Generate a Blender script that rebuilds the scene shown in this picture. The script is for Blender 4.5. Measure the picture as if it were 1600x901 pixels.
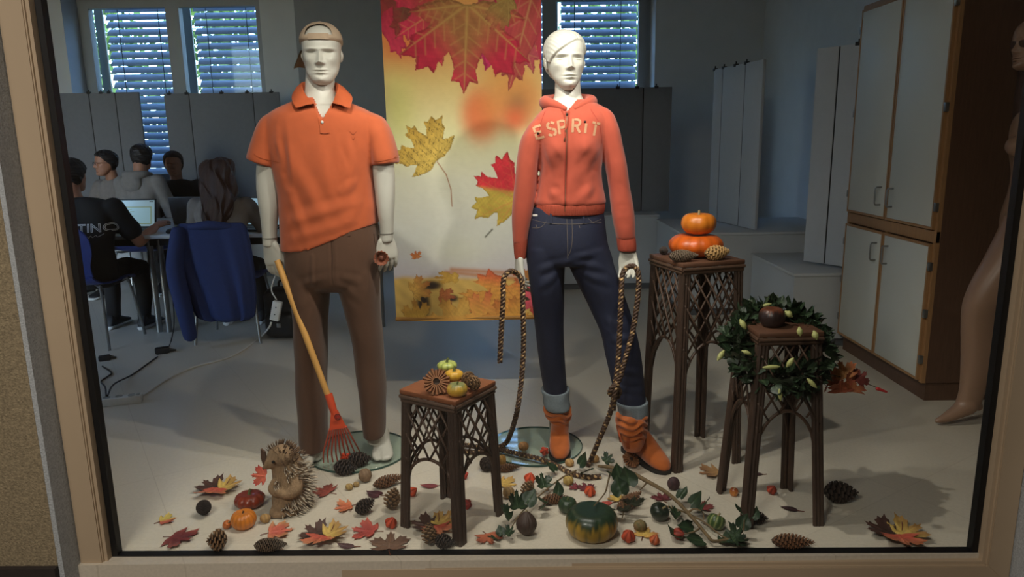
import bpy, bmesh, math, random
import numpy as np
from mathutils import Vector, Matrix, Euler
from mathutils.bvhtree import BVHTree

for o in list(bpy.data.objects): bpy.data.objects.remove(o)
scene = bpy.context.scene
COL = scene.collection
R = math.radians

# ------------------------------------------------------------------ camera
FPX, EYE = 1130.0, 1.38            # focal length in pixels of a 1600 px wide frame, eye height above the shop floor
def _n(v):
    v = np.array(v, float); return v/np.linalg.norm(v)
_F = _n([2, -233.5, FPX]); _D = _n([85, 5472, FPX]); _D = _n(_D-_F*(_D@_F)); _R = np.cross(_D, _F)
MC = np.stack([_R, _F, -_D], 1)    # world -> camera
cam = bpy.data.cameras.new('camera'); cam.sensor_width = 36.0; cam.lens = FPX/1600*36
cam.clip_start = 0.05; cam.clip_end = 200
camo = bpy.data.objects.new('camera', cam); COL.objects.link(camo)
mw = Matrix.Identity(4)
for i in range(3):
    mw[i][0] = MC[0][i]; mw[i][1] = -MC[1][i]; mw[i][2] = -MC[2][i]
mw[2][3] = EYE
camo.matrix_world = mw
scene.camera = camo
def ray(u, v): return MC.T@np.array([(u-800)/FPX, (v-450.5)/FPX, 1.0])
def fl(u, v, z=0.0):               # the point at height z seen at photo position u, v
    r = ray(u, v); return np.array([0, 0, EYE])+r*((z-EYE)/r[2])
def at(u, v, Y):                   # the point at depth Y seen at photo position u, v
    r = ray(u, v); return np.array([0, 0, EYE])+r*(Y/r[1])
def mpp(Y): return Y/FPX*1.0       # metres per photo pixel at depth Y

# ------------------------------------------------------------------ world, lights, exposure
wd = bpy.data.worlds.new('World'); scene.world = wd; wd.use_nodes = True
nt = wd.node_tree; nt.nodes.clear()
sky = nt.nodes.new('ShaderNodeTexSky'); sky.sky_type = 'NISHITA'; sky.sun_disc = False
sky.sun_elevation = R(42); sky.sun_rotation = R(180); sky.air_density = 1.2; sky.dust_density = 0.6
tint = nt.nodes.new('ShaderNodeMix'); tint.data_type = 'RGBA'; tint.blend_type = 'MULTIPLY'; tint.inputs[0].default_value = 1
tint.inputs[7].default_value = (0.80, 0.92, 1.10, 1)
bg = nt.nodes.new('ShaderNodeBackground'); bg.inputs[1].default_value = 1.25
wo = nt.nodes.new('ShaderNodeOutputWorld')
nt.links.new(sky.outputs[0], tint.inputs[6]); nt.links.new(tint.outputs[2], bg.inputs[0]); nt.links.new(bg.outputs[0], wo.inputs[0])

def light(name, kind, loc, power, color=(1, 1, 1), target=None, **kw):
    l = bpy.data.lights.new(name, kind); l.energy = power; l.color = color
    for k, v in kw.items(): setattr(l, k, v)
    o = bpy.data.objects.new(name, l); COL.objects.link(o); o.location = loc
    if target is not None:
        o.rotation_euler = (Vector(target)-Vector(loc)).to_track_quat('-Z', 'Y').to_euler()
    return o
# daylight on the garden behind the room (the building itself shades its windows)
light('sun', 'SUN', (0, -5, 12), 3.5, (0.85, 0.93, 1.0), target=(0, 4.5, 0), angle=R(1.0))
# track spotlights along the head of the shop window, just inside the pane
WARM = (1.0, 0.94, 0.84)
light('track_spotlight', 'SPOT', (0.00, 2.34, 2.20), 50, WARM, target=(0.10, 2.85, 0.0), spot_size=R(122), spot_blend=0.75, shadow_soft_size=0.02)
light('track_spotlight', 'SPOT', (0.55, 2.33, 2.13), 43, WARM, target=(-0.15, 3.45, 1.0), spot_size=R(96), spot_blend=0.6, shadow_soft_size=0.025)
light('track_spotlight', 'SPOT', (-0.60, 2.33, 2.15), 30, WARM, target=(-0.25, 2.95, 0.3), spot_size=R(124), spot_blend=0.8, shadow_soft_size=0.02)
# added area light, no such lamp seen, brightens the facade round the window
light('facade_fill', 'AREA', (-1.2, -0.4, 2.86), 82.0, (1.0, 0.92, 0.82), target=(-1.2, 0.2, 0), shape='RECTANGLE', size=1.2, size_y=0.3)
vs = scene.view_settings
vs.view_transform = 'Standard'; vs.look = 'None'; vs.gamma = 1; vs.exposure = 0.0; vs.use_curve_mapping = False

# ------------------------------------------------------------------ helpers
def lin(c):
    c = np.array(c, float)/255.0
    return np.where(c <= 0.04045, c/12.92, ((c+0.055)/1.055)**2.4)
def V3(p): return Vector((float(p[0]), float(p[1]), float(p[2])))
MATS = {}
def pm(name, rgb, rough=0.6, metal=0.0, noise=None, bump=None, attr=False, wave=None, spec=0.5, sheen=0.0, emit=None, stretch=None, coat=0.0):
    """procedural principled material; rgb in sRGB 0..255; noise=(scale, amount); bump=(scale, strength); wave=(scale, strength, axis)"""
    if name in MATS: return MATS[name]
    m = bpy.data.materials.new(name); m.use_nodes = True; t = m.node_tree; N = t.nodes; L = t.links
    b = N['Principled BSDF']; b.inputs['Roughness'].default_value = rough; b.inputs['Metallic'].default_value = metal
    b.inputs['Specular IOR Level'].default_value = spec; b.inputs['Sheen Weight'].default_value = sheen
    b.inputs['Coat Weight'].default_value = coat
    tc = N.new('ShaderNodeTexCoord'); vec = tc.outputs['Object']
    if stretch:
        mp = N.new('ShaderNodeMapping'); mp.inputs['Scale'].default_value = stretch; L.new(vec, mp.inputs[0]); vec = mp.outputs[0]
    c = lin(rgb)
    if attr:
        a = N.new('ShaderNodeAttribute'); a.attribute_name = 'Col'; col = a.outputs['Color']
    else:
        rg = N.new('ShaderNodeRGB'); rg.outputs[0].default_value = (*c, 1); col = rg.outputs[0]
    if noise is None: noise = (30, 0.12)
    nz = N.new('ShaderNodeTexNoise'); nz.inputs['Scale'].default_value = noise[0]; nz.inputs['Detail'].default_value = 5
    L.new(vec, nz.inputs['Vector'])
    mr = N.new('ShaderNodeMapRange'); mr.inputs[1].default_value = 0.25; mr.inputs[2].default_value = 0.75
    mr.inputs[3].default_value = 1-noise[1]; mr.inputs[4].default_value = 1+noise[1]*0.7; L.new(nz.outputs[0], mr.inputs[0])
    mx = N.new('ShaderNodeMix'); mx.data_type = 'RGBA'; mx.blend_type = 'MULTIPLY'; mx.inputs[0].default_value = 1
    L.new(col, mx.inputs[6]); L.new(mr.outputs[0], mx.inputs[7]); col = mx.outputs[2]
    L.new(col, b.inputs['Base Color'])
    h = None
    if bump:
        nb = N.new('ShaderNodeTexNoise'); nb.inputs['Scale'].default_value = bump[0]; nb.inputs['Detail'].default_value = 4
        L.new(vec, nb.inputs['Vector']); bp = N.new('ShaderNodeBump'); bp.inputs['Strength'].default_value = bump[1]; bp.inputs['Distance'].default_value = 0.004
        L.new(nb.outputs[0], bp.inputs['Height']); h = bp.outputs[0]
    if wave:
        wv = N.new('ShaderNodeTexWave'); wv.bands_direction = wave[2]; wv.inputs['Scale'].default_value = wave[0]; wv.inputs['Distortion'].default_value = wave[3] if len(wave) > 3 else 0
        L.new(vec, wv.inputs['Vector']); bp = N.new('ShaderNodeBump'); bp.inputs['Strength'].default_value = wave[1]; bp.inputs['Distance'].default_value = 0.004
        L.new(wv.outputs['Fac'], bp.inputs['Height'])
        if h: L.new(h, bp.inputs['Normal'])
        h = bp.outputs[0]
    if h: L.new(h, b.inputs['Normal'])
    if emit:
        L.new(col, b.inputs['Emission Color']); b.inputs['Emission Strength'].default_value = emit
    MATS[name] = m; return m

def new_mesh(name, V, F, mat, cols=None, smooth=True, sharp=None):
    me = bpy.data.meshes.new(name)
    V = np.asarray(V, float)
    me.from_pydata(V.tolist(), [], F.tolist() if isinstance(F, np.ndarray) else [tuple(int(i) for i in f) for f in F]); me.update()
    if cols is not None:
        at_ = me.color_attributes.new('Col', 'FLOAT_COLOR', 'POINT')
        cc = np.ones((len(V), 4)); cc[:, :3] = cols
        at_.data.foreach_set('color', cc.ravel())
    if smooth:
        me.polygons.foreach_set('use_smooth', [True]*len(me.polygons))
        if sharp:
            bm = bmesh.new(); bm.from_mesh(me); ca = R(sharp)
            for e in bm.edges:
                if len(e.link_faces) == 2 and e.calc_face_angle(0) > ca: e.smooth = False
            bm.to_mesh(me); bm.free()
    if mat: me.materials.append(mat)
    return me
ROOT = {}     # world location of the thing each object belongs to
def link(name, me, parent=None, loc=None):
    o = bpy.data.objects.new(name, me); COL.objects.link(o)
    if parent is not None: o.parent = parent
    if loc is not None: o.location = V3(loc)
    return o
def tag(o, label=None, cat=None, group=None, kind=None):
    if label: o['label'] = label
    if cat: o['category'] = cat
    if group: o['group'] = group
    if kind: o['kind'] = kind
    return o
def thing(name, label, cat, loc=(0, 0, 0), rz=0.0, group=None):
    o = bpy.data.objects.new(name, None); COL.objects.link(o); o.empty_display_size = 0.05
    o.location = V3(loc); o.rotation_euler = (0, 0, rz); tag(o, label, cat, group)
    ROOT[o.name] = np.array([float(x) for x in loc]); return o
def part(name, V, F, mat, parent, cols=None, smooth=True, sharp=40, label=None, local=False):
    """part whose vertices are given in world space (parent thing unrotated) or in the thing's space (local=True)"""
    V = np.asarray(V, float)
    base = ROOT[parent.name]
    if not local: V = V-base
    o = link(name, new_mesh(name, V, F, mat, cols, smooth, sharp), parent)
    ROOT[o.name] = base
    if label: o['label'] = label
    return o
def solo(name, V, F, mat, label, cat, group=None, cols=None, smooth=True, sharp=40, loc=None, kind=None):
    """a thing that is one mesh; vertices in world space, origin put at its base"""
    V = np.asarray(V, float)
    if loc is None: loc = np.array([(V[:, 0].min()+V[:, 0].max())/2, (V[:, 1].min()+V[:, 1].max())/2, V[:, 2].min()])
    o = link(name, new_mesh(name, V-loc, F, mat, cols, smooth, sharp), None, loc)
    ROOT[o.name] = np.array(loc, float); tag(o, label, cat, group, kind); return o
def struct(name, V, F, mat, smooth=False, sharp=40):
    o = link(name, new_mesh(name, V, F, mat, None, smooth, sharp)); o['kind'] = 'structure'; ROOT[o.name] = np.zeros(3); return o

# ---- mesh pieces: each returns (V, F)
def join(*ms):
    Vs, Fs, n = [], [], 0
    for V, F in ms:
        V = np.asarray(V, float); Vs.append(V); Fs += [tuple(int(i)+n for i in f) for f in F]; n += len(V)
    return np.concatenate(Vs), Fs
def box(x0, x1, y0, y1, z0, z1, bev=0.0):
    if bev <= 0:
        V = [(x, y, z) for x in (x0, x1) for y in (y0, y1) for z in (z0, z1)]
        F = [(0, 1, 3, 2), (4, 6, 7, 5), (0, 4, 5, 1), (2, 3, 7, 6), (0, 2, 6, 4), (1, 5, 7, 3)]
        return np.array(V, float), F
    bm = bmesh.new(); bmesh.ops.create_cube(bm, size=1)
    for v in bm.verts: v.co = Vector(((x0+x1)/2+v.co.x*(x1-x0), (y0+y1)/2+v.co.y*(y1-y0), (z0+z1)/2+v.co.z*(z1-z0)))
    bmesh.ops.bevel(bm, geom=bm.edges[:], offset=bev, segments=2, affect='EDGES', profile=0.5)
    return from_bm(bm)
def from_bm(bm):
    bm.verts.ensure_lookup_table(); bm.verts.index_update()
    V = np.array([v.co[:] for v in bm.verts]); F = [tuple(v.index for v in f.verts) for f in bm.faces]; bm.free(); return V, F
def xf(m, M):
    V, F = m; V = np.asarray(V, float); M = np.array(M); return V@M[:3, :3].T+M[:3, 3], F
def place(m, loc, rot=(0, 0, 0), scale=1.0):
    M = Matrix.Translation(V3(loc))@Euler(rot).to_matrix().to_4x4()
    s = scale if hasattr(scale, '__len__') else (scale,)*3
    M = M@Matrix.Diagonal((*s, 1)); return xf(m, M)
def bridge(rings, n, caps=True, closed=False):
    F = []
    k = len(rings)
    for i in range(k if closed else k-1):
        a, b = i*n, ((i+1) % k)*n
        for j in range(n): F.append((a+j, a+(j+1) % n, b+(j+1) % n, b+j))
    if caps:
        F.append(tuple(range(n-1, -1, -1))); F.append(tuple((k-1)*n+j for j in range(n)))
    return np.concatenate(rings), F
def crom(P, k):
    P = np.asarray(P, float); n = len(P)
    if k <= 1 or n < 3:
        if n == 2 and k > 1: return np.array([P[0]+(P[1]-P[0])*t for t in np.linspace(0, 1, k+1)])
        return P
    out = []
    for i in range(n-1):
        p0 = P[i-1] if i else 2*P[0]-P[1]; p1, p2 = P[i], P[i+1]; p3 = P[i+2] if i+2 < n else 2*P[-1]-P[-2]
        for t in np.arange(k)/k:
            out.append(0.5*((2*p1)+(-p0+p2)*t+(2*p0-5*p1+4*p2-p3)*t*t+(-p0+3*p1-3*p2+p3)*t**3))
    out.append(P[-1]); return np.array(out)
def frames(P):
    P = np.asarray(P, float); T = np.gradient(P, axis=0); T /= np.linalg.norm(T, axis=1)[:, None]+1e-12
    up = np.array([0, 0, 1.0]) if abs(T[0][2]) < 0.9 else np.array([1.0, 0, 0])
    a = np.cross(T[0], up); a /= np.linalg.norm(a); A = [a]
    for i in range(1, len(P)):
        a = A[-1]-T[i]*(A[-1]@T[i]); a /= np.linalg.norm(a)+1e-12; A.append(a)
    A = np.array(A); B = np.cross(T, A); return T, A, B
def tube(P, r, n=8, k=1, caps=True, closed=False):
    """tube through points P; r number or one per point; k smooths"""
    P = np.asarray(P, float); r = np.full(len(P), r) if np.isscalar(r) else np.asarray(r, float)
    if k > 1:
        Q = crom(np.c_[P, r], k); P, r = Q[:, :3], np.maximum(Q[:, 3], 1e-4)
    T, A, B = frames(P); th = np.arange(n)/n*2*np.pi
    rings = [P[i]+r[i]*(np.cos(th)[:, None]*A[i]+np.sin(th)[:, None]*B[i]) for i in range(len(P))]
    return bridge(rings, n, caps, closed)
def capsule(P, r, n=10, k=3):
    """tube with rounded ends"""
    P = np.asarray(P, float); r = np.full(len(P), r) if np.isscalar(r) else np.asarray(r, float)
    Q = crom(np.c_[P, r], k); P, r = Q[:, :3], Q[:, 3]
    d0 = P[0]-P[1]; d0 /= np.linalg.norm(d0); d1 = P[-1]-P[-2]; d1 /= np.linalg.norm(d1)
    a = np.array([0.985, 0.8, 0.5]); pre = [P[0]+d0*r[0]*s for s in a]; post = [P[-1]+d1*r[-1]*s for s in a[::-1]]
    ra = np.sqrt(1-a**2)+0.02
    P = np.concatenate([pre, P, post]); r = np.concatenate([ra*r[0], r, ra[::-1]*r[-1]])
    return tube(P, r, n)
def ellring(c, hw, hd, n, e=2.3, ax=np.array([1.0, 0, 0]), ay=np.array([0, 1.0, 0])):
    th = np.arange(n)/n*2*np.pi; co, si = np.cos(th), np.sin(th)
    x = np.sign(co)*np.abs(co)**(2/e)*hw; y = np.sign(si)*np.abs(si)**(2/e)*hd
    return np.asarray(c)+x[:, None]*ax+y[:, None]*ay
def vloft(rows, Y, n=40, k=6, e=2.3, caps=True):
    """limb or garment from silhouette rows (v, uL, uR, half depth m, dy): horizontal rings at depth Y+dy"""
    rows = np.array([tuple(r)+(0.0,)*(5-len(r)) for r in rows], float)
    Q = crom(rows, k); rings = []
    for v, a, b, hd, dy in Q:
        p, q = at(a, v, Y+dy), at(b, v, Y+dy); c = (p+q)/2
        rings.append(ellring(c, (q-p)[0]/2, hd, n, e))
    return bridge(rings, n, caps)
def lathe(prof, n=32, caps=True):
    th = np.arange(n)/n*2*np.pi; rings = [np.c_[r*np.cos(th), r*np.sin(th), np.full(n, z)] for r, z in prof]
    return bridge(rings, n, caps)
def sphere(c, r, n=20, m=12):
    r = r if hasattr(r, '__len__') else (r, r, r)
    pr = [(max(math.sin(math.pi*i/m), 0.01), -math.cos(math.pi*i/m)) for i in range(m+1)]
    V, F = lathe(pr, n); return V*np.array(r)+np.array(c), F
def union(parts, voxel, smooth=2):
    V, F = join(*parts); me = bpy.data.meshes.new('tmp'); me.from_pydata(V.tolist(), [], F); me.update()
    o = bpy.data.objects.new('tmp', me); COL.objects.link(o)
    md = o.modifiers.new('r', 'REMESH'); md.mode = 'VOXEL'; md.voxel_size = voxel; md.adaptivity = 0
    dg = bpy.context.evaluated_depsgraph_get(); dg.update(); e = o.evaluated_get(dg); m2 = bpy.data.meshes.new_from_object(e)
    V = np.empty(len(m2.vertices)*3); m2.vertices.foreach_get('co', V); V = V.reshape(-1, 3)
    nf = len(m2.polygons); ls = np.empty(len(m2.loops), int); m2.loops.foreach_get('vertex_index', ls)
    tot = np.empty(nf, int); m2.polygons.foreach_get('loop_total', tot)
    if (tot == 4).all(): F = ls.reshape(-1, 4)
    else: F = [tuple(p.vertices) for p in m2.polygons]
    E = np.empty(len(m2.edges)*2, int); m2.edges.foreach_get('vertices', E); E = E.reshape(-1, 2)
    bpy.data.objects.remove(o); bpy.data.meshes.remove(me); bpy.data.meshes.remove(m2)
    V = relax(V, E, smooth); return V, F, E
def relax(V, E, it, lam=0.55):
    n = len(V); deg = np.bincount(E.ravel(), minlength=n).astype(float); deg[deg == 0] = 1
    for _ in range(it):
        S = np.zeros_like(V)
        for a in range(3):
            S[:, a] = np.bincount(E[:, 0], V[E[:, 1], a], n)+np.bincount(E[:, 1], V[E[:, 0], a], n)
        V = V+lam*(S/deg[:, None]-V)
    return V
def normals(V, F):
    F = np.asarray(F); n = np.cross(V[F[:, 2]]-V[F[:, 0]], V[F[:, 3 if F.shape[1] > 3 else 1]]-V[F[:, 1]])
    if F.shape[1] == 3: n = np.cross(V[F[:, 1]]-V[F[:, 0]], V[F[:, 2]]-V[F[:, 0]])
    N = np.zeros_like(V)
    for c in range(F.shape[1]):
        for a in range(3): N[:, a] += np.bincount(F[:, c], n[:, a], len(V))
    return N/(np.linalg.norm(N, axis=1)[:, None]+1e-12)
def folds(V, N, fs):
    """cloth folds: (p0, p1, height, width) ridges (or grooves) along a line"""
    d = np.zeros(len(V))
    for p0, p1, A, w in fs:
        p0 = np.asarray(p0); p1 = np.asarray(p1); ab = p1-p0; L2 = ab@ab
        t = np.clip(((V-p0)@ab)/L2, 0, 1); q = p0+t[:, None]*ab; dist = np.linalg.norm(V-q, axis=1)
        fade = 0.35+0.65*np.sin(np.pi*np.clip(t, 0.03, 0.97))
        x = dist/w
        d += A*fade*np.exp(-x*x)
        d -= A*0.45*fade*np.exp(-((x-1.9)/0.8)**2)
    return V+N*d[:, None]
def wob(V, s, a, seed=0):
    """smooth pseudo-noise in 3-D"""
    rs = np.random.RandomState(seed); out = np.zeros(len(V))
    for i in range(5):
        k = rs.randn(3)*s; out += np.sin(V@k+rs.rand()*6.28)
    return out*a/2.2
def sstep(a, b, x):
    t = np.clip((x-a)/(b-a), 0, 1); return t*t*(3-2*t)
def drape(m, bvh, d, off):
    """lay a flat print or seam on a surface along direction d"""
    V, F = m; V = np.array(V, float); d = Vector(d)
    for i, p in enumerate(V):
        h = bvh.ray_cast(Vector(p)-d*0.6, d)
        if h[0] is not None: V[i] = np.array(h[0]-d*off)
    return V, F
def bvh_of(V, F): return BVHTree.FromPolygons([tuple(v) for v in V], [tuple(int(i) for i in f) for f in F])
def strip(P, w, k=1, side=None, n=None):
    """flat ribbon polygon strip along P, width w across direction side"""
    P = crom(P, k); s = np.array(side, float); s /= np.linalg.norm(s)
    V = np.concatenate([P-s*w/2, P+s*w/2]); m = len(P); return V, [(i, i+1, m+i+1, m+i) for i in range(m-1)]
def copy_tree(o, parent=None):
    c = o.copy(); COL.objects.link(c); c.parent = parent
    if o.name in ROOT: ROOT[c.name] = ROOT[o.name]
    for ch in [x for x in o.children]: copy_tree(ch, c)
    return c
# ================================================================== THE SETTING
def win_y(m):        # the shop window stands very slightly askew to the room
    V, F = m; V = np.array(V, float); V[:, 1] += 2.2265-0.0142*V[:, 0]; return V, F
def glass_mat(name, tintc=(0.93, 0.97, 0.96), ior=1.5, gl=0.02):
    m = bpy.data.materials.new(name); m.use_nodes = True; t = m.node_tree; N = t.nodes; L = t.links; N.clear()
    o = N.new('ShaderNodeOutputMaterial'); tr = N.new('ShaderNodeBsdfTransparent'); tr.inputs[0].default_value = (*tintc, 1)
    g = N.new('ShaderNodeBsdfGlossy'); g.inputs['Roughness'].default_value = gl
    fr = N.new('ShaderNodeFresnel'); ge = N.new('ShaderNodeNewGeometry'); mi = N.new('ShaderNodeMapRange')
    mi.inputs[3].default_value = ior; mi.inputs[4].default_value = 1/ior; L.new(ge.outputs['Backfacing'], mi.inputs[0]); L.new(mi.outputs[0], fr.inputs[0])   # both faces of a thin pane reflect alike
    nz = N.new('ShaderNodeTexNoise'); nz.inputs['Scale'].default_value = 3
    mr = N.new('ShaderNodeMapRange'); mr.inputs[3].default_value = gl; mr.inputs[4].default_value = gl*1.6
    L.new(nz.outputs[0], mr.inputs[0]); L.new(mr.outputs[0], g.inputs['Roughness'])
    mx = N.new('ShaderNodeMixShader'); L.new(fr.outputs[0], mx.inputs[0]); L.new(tr.outputs[0], mx.inputs[1]); L.new(g.outputs[0], mx.inputs[2]); L.new(mx.outputs[0], o.inputs[0])
    MATS[name] = m; return m
M_pane = glass_mat('pane_glass', (0.97, 0.985, 0.98))
M_pane2 = glass_mat('back_pane_glass', (0.92, 0.96, 0.97), 1.22)
M_plaster = pm('roughcast_plaster', (146, 131, 104), 0.95, noise=(140, 0.42), bump=(170, 0.9))
M_reveal = pm('reveal_plaster_cool_lit', (176, 180, 182), 0.95, noise=(160, 0.3), bump=(200, 0.7))
M_frame = pm('window_frame_paint', (182, 161, 134), 0.5, noise=(2.5, 0.06), bump=(60, 0.03))
M_gasket = pm('black_gasket', (9, 8, 8), 0.6)
M_dark = pm('dark_plinth', (48, 40, 36), 0.8, noise=(60, 0.2))
M_wall = pm('wall_paint', (204, 204, 202), 0.85, noise=(6, 0.05), bump=(120, 0.06))
M_ceil = pm('ceiling_paint', (222, 220, 216), 0.9, noise=(6, 0.04))
M_passage = pm('passage_paint', (120, 108, 92), 0.9, noise=(6, 0.06))

# floor: glossy vinyl sheet with faint welded seams
def floor_mat():
    m = pm('vinyl_floor', (206, 196, 178), 0.33, noise=(90, 0.09), bump=(8, 0.05)); t = m.node_tree; N, L = t.nodes, t.links
    b = N['Principled BSDF']; src = b.inputs['Base Color'].links[0].from_socket
    tc = N.new('ShaderNodeTexCoord'); mp = N.new('ShaderNodeMapping'); mp.inputs['Rotation'].default_value = (0, 0, R(57)); mp.inputs['Location'].default_value = (0.17, 0.36, 0)
    br = N.new('ShaderNodeTexBrick'); br.offset = 0.0; br.inputs['Scale'].default_value = 1.0; br.inputs['Mortar Size'].default_value = 0.0022; br.inputs['Mortar Smooth'].default_value = 0.3
    br.inputs['Brick Width'].default_value = 0.61; br.inputs['Row Height'].default_value = 0.61
    br.inputs['Color1'].default_value = (1, 1, 1, 1); br.inputs['Color2'].default_value = (0.965, 0.965, 0.96, 1); br.inputs['Mortar'].default_value = (0.86, 0.85, 0.83, 1)
    L.new(tc.outputs['Object'], mp.inputs[0]); L.new(mp.outputs[0], br.inputs['Vector'])
    mx = N.new('ShaderNodeMix'); mx.data_type = 'RGBA'; mx.blend_type = 'MULTIPLY'; mx.inputs[0].default_value = 1
    L.new(src, mx.inputs[6]); L.new(br.outputs['Color'], mx.inputs[7]); L.new(mx.outputs[2], b.inputs['Base Color'])
    nz = N.new('ShaderNodeTexNoise'); nz.inputs['Scale'].default_value = 5; nz.inputs['Detail'].default_value = 6
    mr = N.new('ShaderNodeMapRange'); mr.inputs[3].default_value = 0.24; mr.inputs[4].default_value = 0.5; L.new(nz.outputs[0], mr.inputs[0]); L.new(mr.outputs[0], b.inputs['Roughness'])
    return m
struct('floor', *box(-5.6, 2.88, 2.19, 8.65, -0.25, 0.0), floor_mat())
struct('ceiling', *box(-5.6, 2.88, 2.19, 8.75, 3.25, 3.4), M_ceil)
struct('wall_right', *box(2.74, 2.90, 2.3, 8.6, -0.2, 3.25), M_wall)
struct('wall_left', *box(-5.72, -5.5, 2.3, 8.6, -0.2, 3.25), M_wall)
YI, YO = 8.25, 8.60          # inner face of the back wall, plane of its windows
W2 = (-4.86, -2.72); W3 = (-0.95, 1.56); ZS, ZT = 0.92, 3.0
struct('wall_back', *join(box(-5.6, W2[0], YI, YO+0.1, 0, 3.25), box(W2[1], W3[0], YI, YO+0.1, 0, 3.25), box(W3[1], 2.88, YI, YO+0.1, 0, 3.25),
       box(W2[0], W2[1], YI, YO+0.1, 0, ZS), box(W3[0], W3[1], YI, YO+0.1, 0, ZS), box(W2[0], W2[1], YI, YO+0.1, ZT, 3.25), box(W3[0], W3[1], YI, YO+0.1, ZT, 3.25)), M_wall)
struct('trim_1', *box(-2.30, -1.00, YI-0.16, YI, 0, 2.94), pm('pillar_cladding', (150, 150, 150), 0.8, noise=(8, 0.05)))   # cladding of the pillar between the windows

# front wall: rough plaster round the window, passage outside
def fwall(x0, x1, z0, z1, y0=-0.13, y1=0.12): return win_y(box(x0, x1, y0, y1, z0, z1))
struct('wall_front', *join(fwall(-4.2, -1.500, 0.045, 3.4), fwall(1.640, 4.2, 0.03, 3.4), fwall(-1.5, 1.64, 2.55, 3.4)), M_plaster)
struct('trim_2', *join(fwall(-1.500, -1.484, -0.4, 2.55, -0.129, 0.1), fwall(1.626, 1.640, -0.4, 2.55, -0.129, 0.1)), M_reveal)           # reveal plaster, the cooler light on it put into its colour
struct('baseboard_front', *join(fwall(-4.2, -1.5, -0.4, 0.045, -0.15), fwall(1.640, 4.2, -0.4, 0.03, -0.15)), M_dark)
struct('trim_3', *win_y(box(-1.484, 1.626, -0.12, 0.1, -0.36, -0.105)), pm('sill_wood', (92, 66, 46), 0.6, noise=(20, 0.2), stretch=(1, 12, 12)))
# passage in front of the window; unseen ceiling and walls added against sky light
struct('floor_passage', *box(-4.2, 4.2, -3.2, 2.35, -0.5, -0.35), pm('passage_floor', (90, 84, 78), 0.6, noise=(12, 0.15)))
struct('ceiling_passage_unseen', *box(-4.2, 4.2, -3.2, 2.35, 2.9, 3.05), M_passage)
struct('wall_passage_unseen', *join(box(-4.2, 4.2, -3.2, -3.0, -0.4, 2.95), box(-4.3, -4.15, -3.2, 2.35, -0.4, 2.95), box(4.15, 4.3, -3.2, 2.35, -0.4, 2.95)), M_passage)

# window_1: the shop window
GX0, GX1, GZ0, GZ1 = -1.392, 1.532, 0.006, 2.42
def ringframe(x0, x1, z0, z1, w, y0, y1, bev=0.006):
    """four mitred frame bars as separate pieces"""
    out = []
    for k in range(4):
        if k == 0: q = [(x0, z0), (x1, z0), (x1-w, z0+w), (x0+w, z0+w)]
        if k == 1: q = [(x1, z0), (x1, z1), (x1-w, z1-w), (x1-w, z0+w)]
        if k == 2: q = [(x1, z1), (x0, z1), (x0+w, z1-w), (x1-w, z1-w)]
        if k == 3: q = [(x0, z1), (x0, z0), (x0+w, z0+w), (x0+w, z1-w)]
        V = [(x, y0, z) for x, z in q]+[(x, y1, z) for x, z in q]
        F = [(0, 1, 2, 3), (7, 6, 5, 4), (0, 4, 5, 1), (1, 5, 6, 2), (2, 6, 7, 3), (3, 7, 4, 0)]
        out.append((np.array(V, float), F))
    return out
w1 = link('window_1', new_mesh('window_1', *win_y(box(GX0-0.01, GX1+0.01, 0.008, 0.018, GZ0-0.01, GZ1+0.01)), M_pane, smooth=False)); w1['kind'] = 'structure'; ROOT[w1.name] = np.zeros(3)
for V, F in ringframe(-1.484, 1.626, -0.105, 2.55, 0.078, -0.045, 0.03):
    bm = bmesh.new(); vs_ = [bm.verts.new(Vector(p)) for p in V]; [bm.faces.new([vs_[i] for i in f]) for f in F]
    bmesh.ops.bevel(bm, geom=bm.edges[:], offset=0.004, segments=2, affect='EDGES')
    part('frame_bar', *win_y(from_bm(bm)), M_frame, w1)
for V, F in ringframe(-1.408, 1.549, -0.029, 2.474, 0.013, -0.034, 0.006): part('glazing_bead', *win_y((V, F)), M_frame, w1, smooth=False)
for V, F in ringframe(-1.397, 1.538, -0.018, 2.463, 0.022, -0.008, 0.022): part('gasket', *win_y((V, F)), M_gasket, w1, smooth=False)

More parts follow.
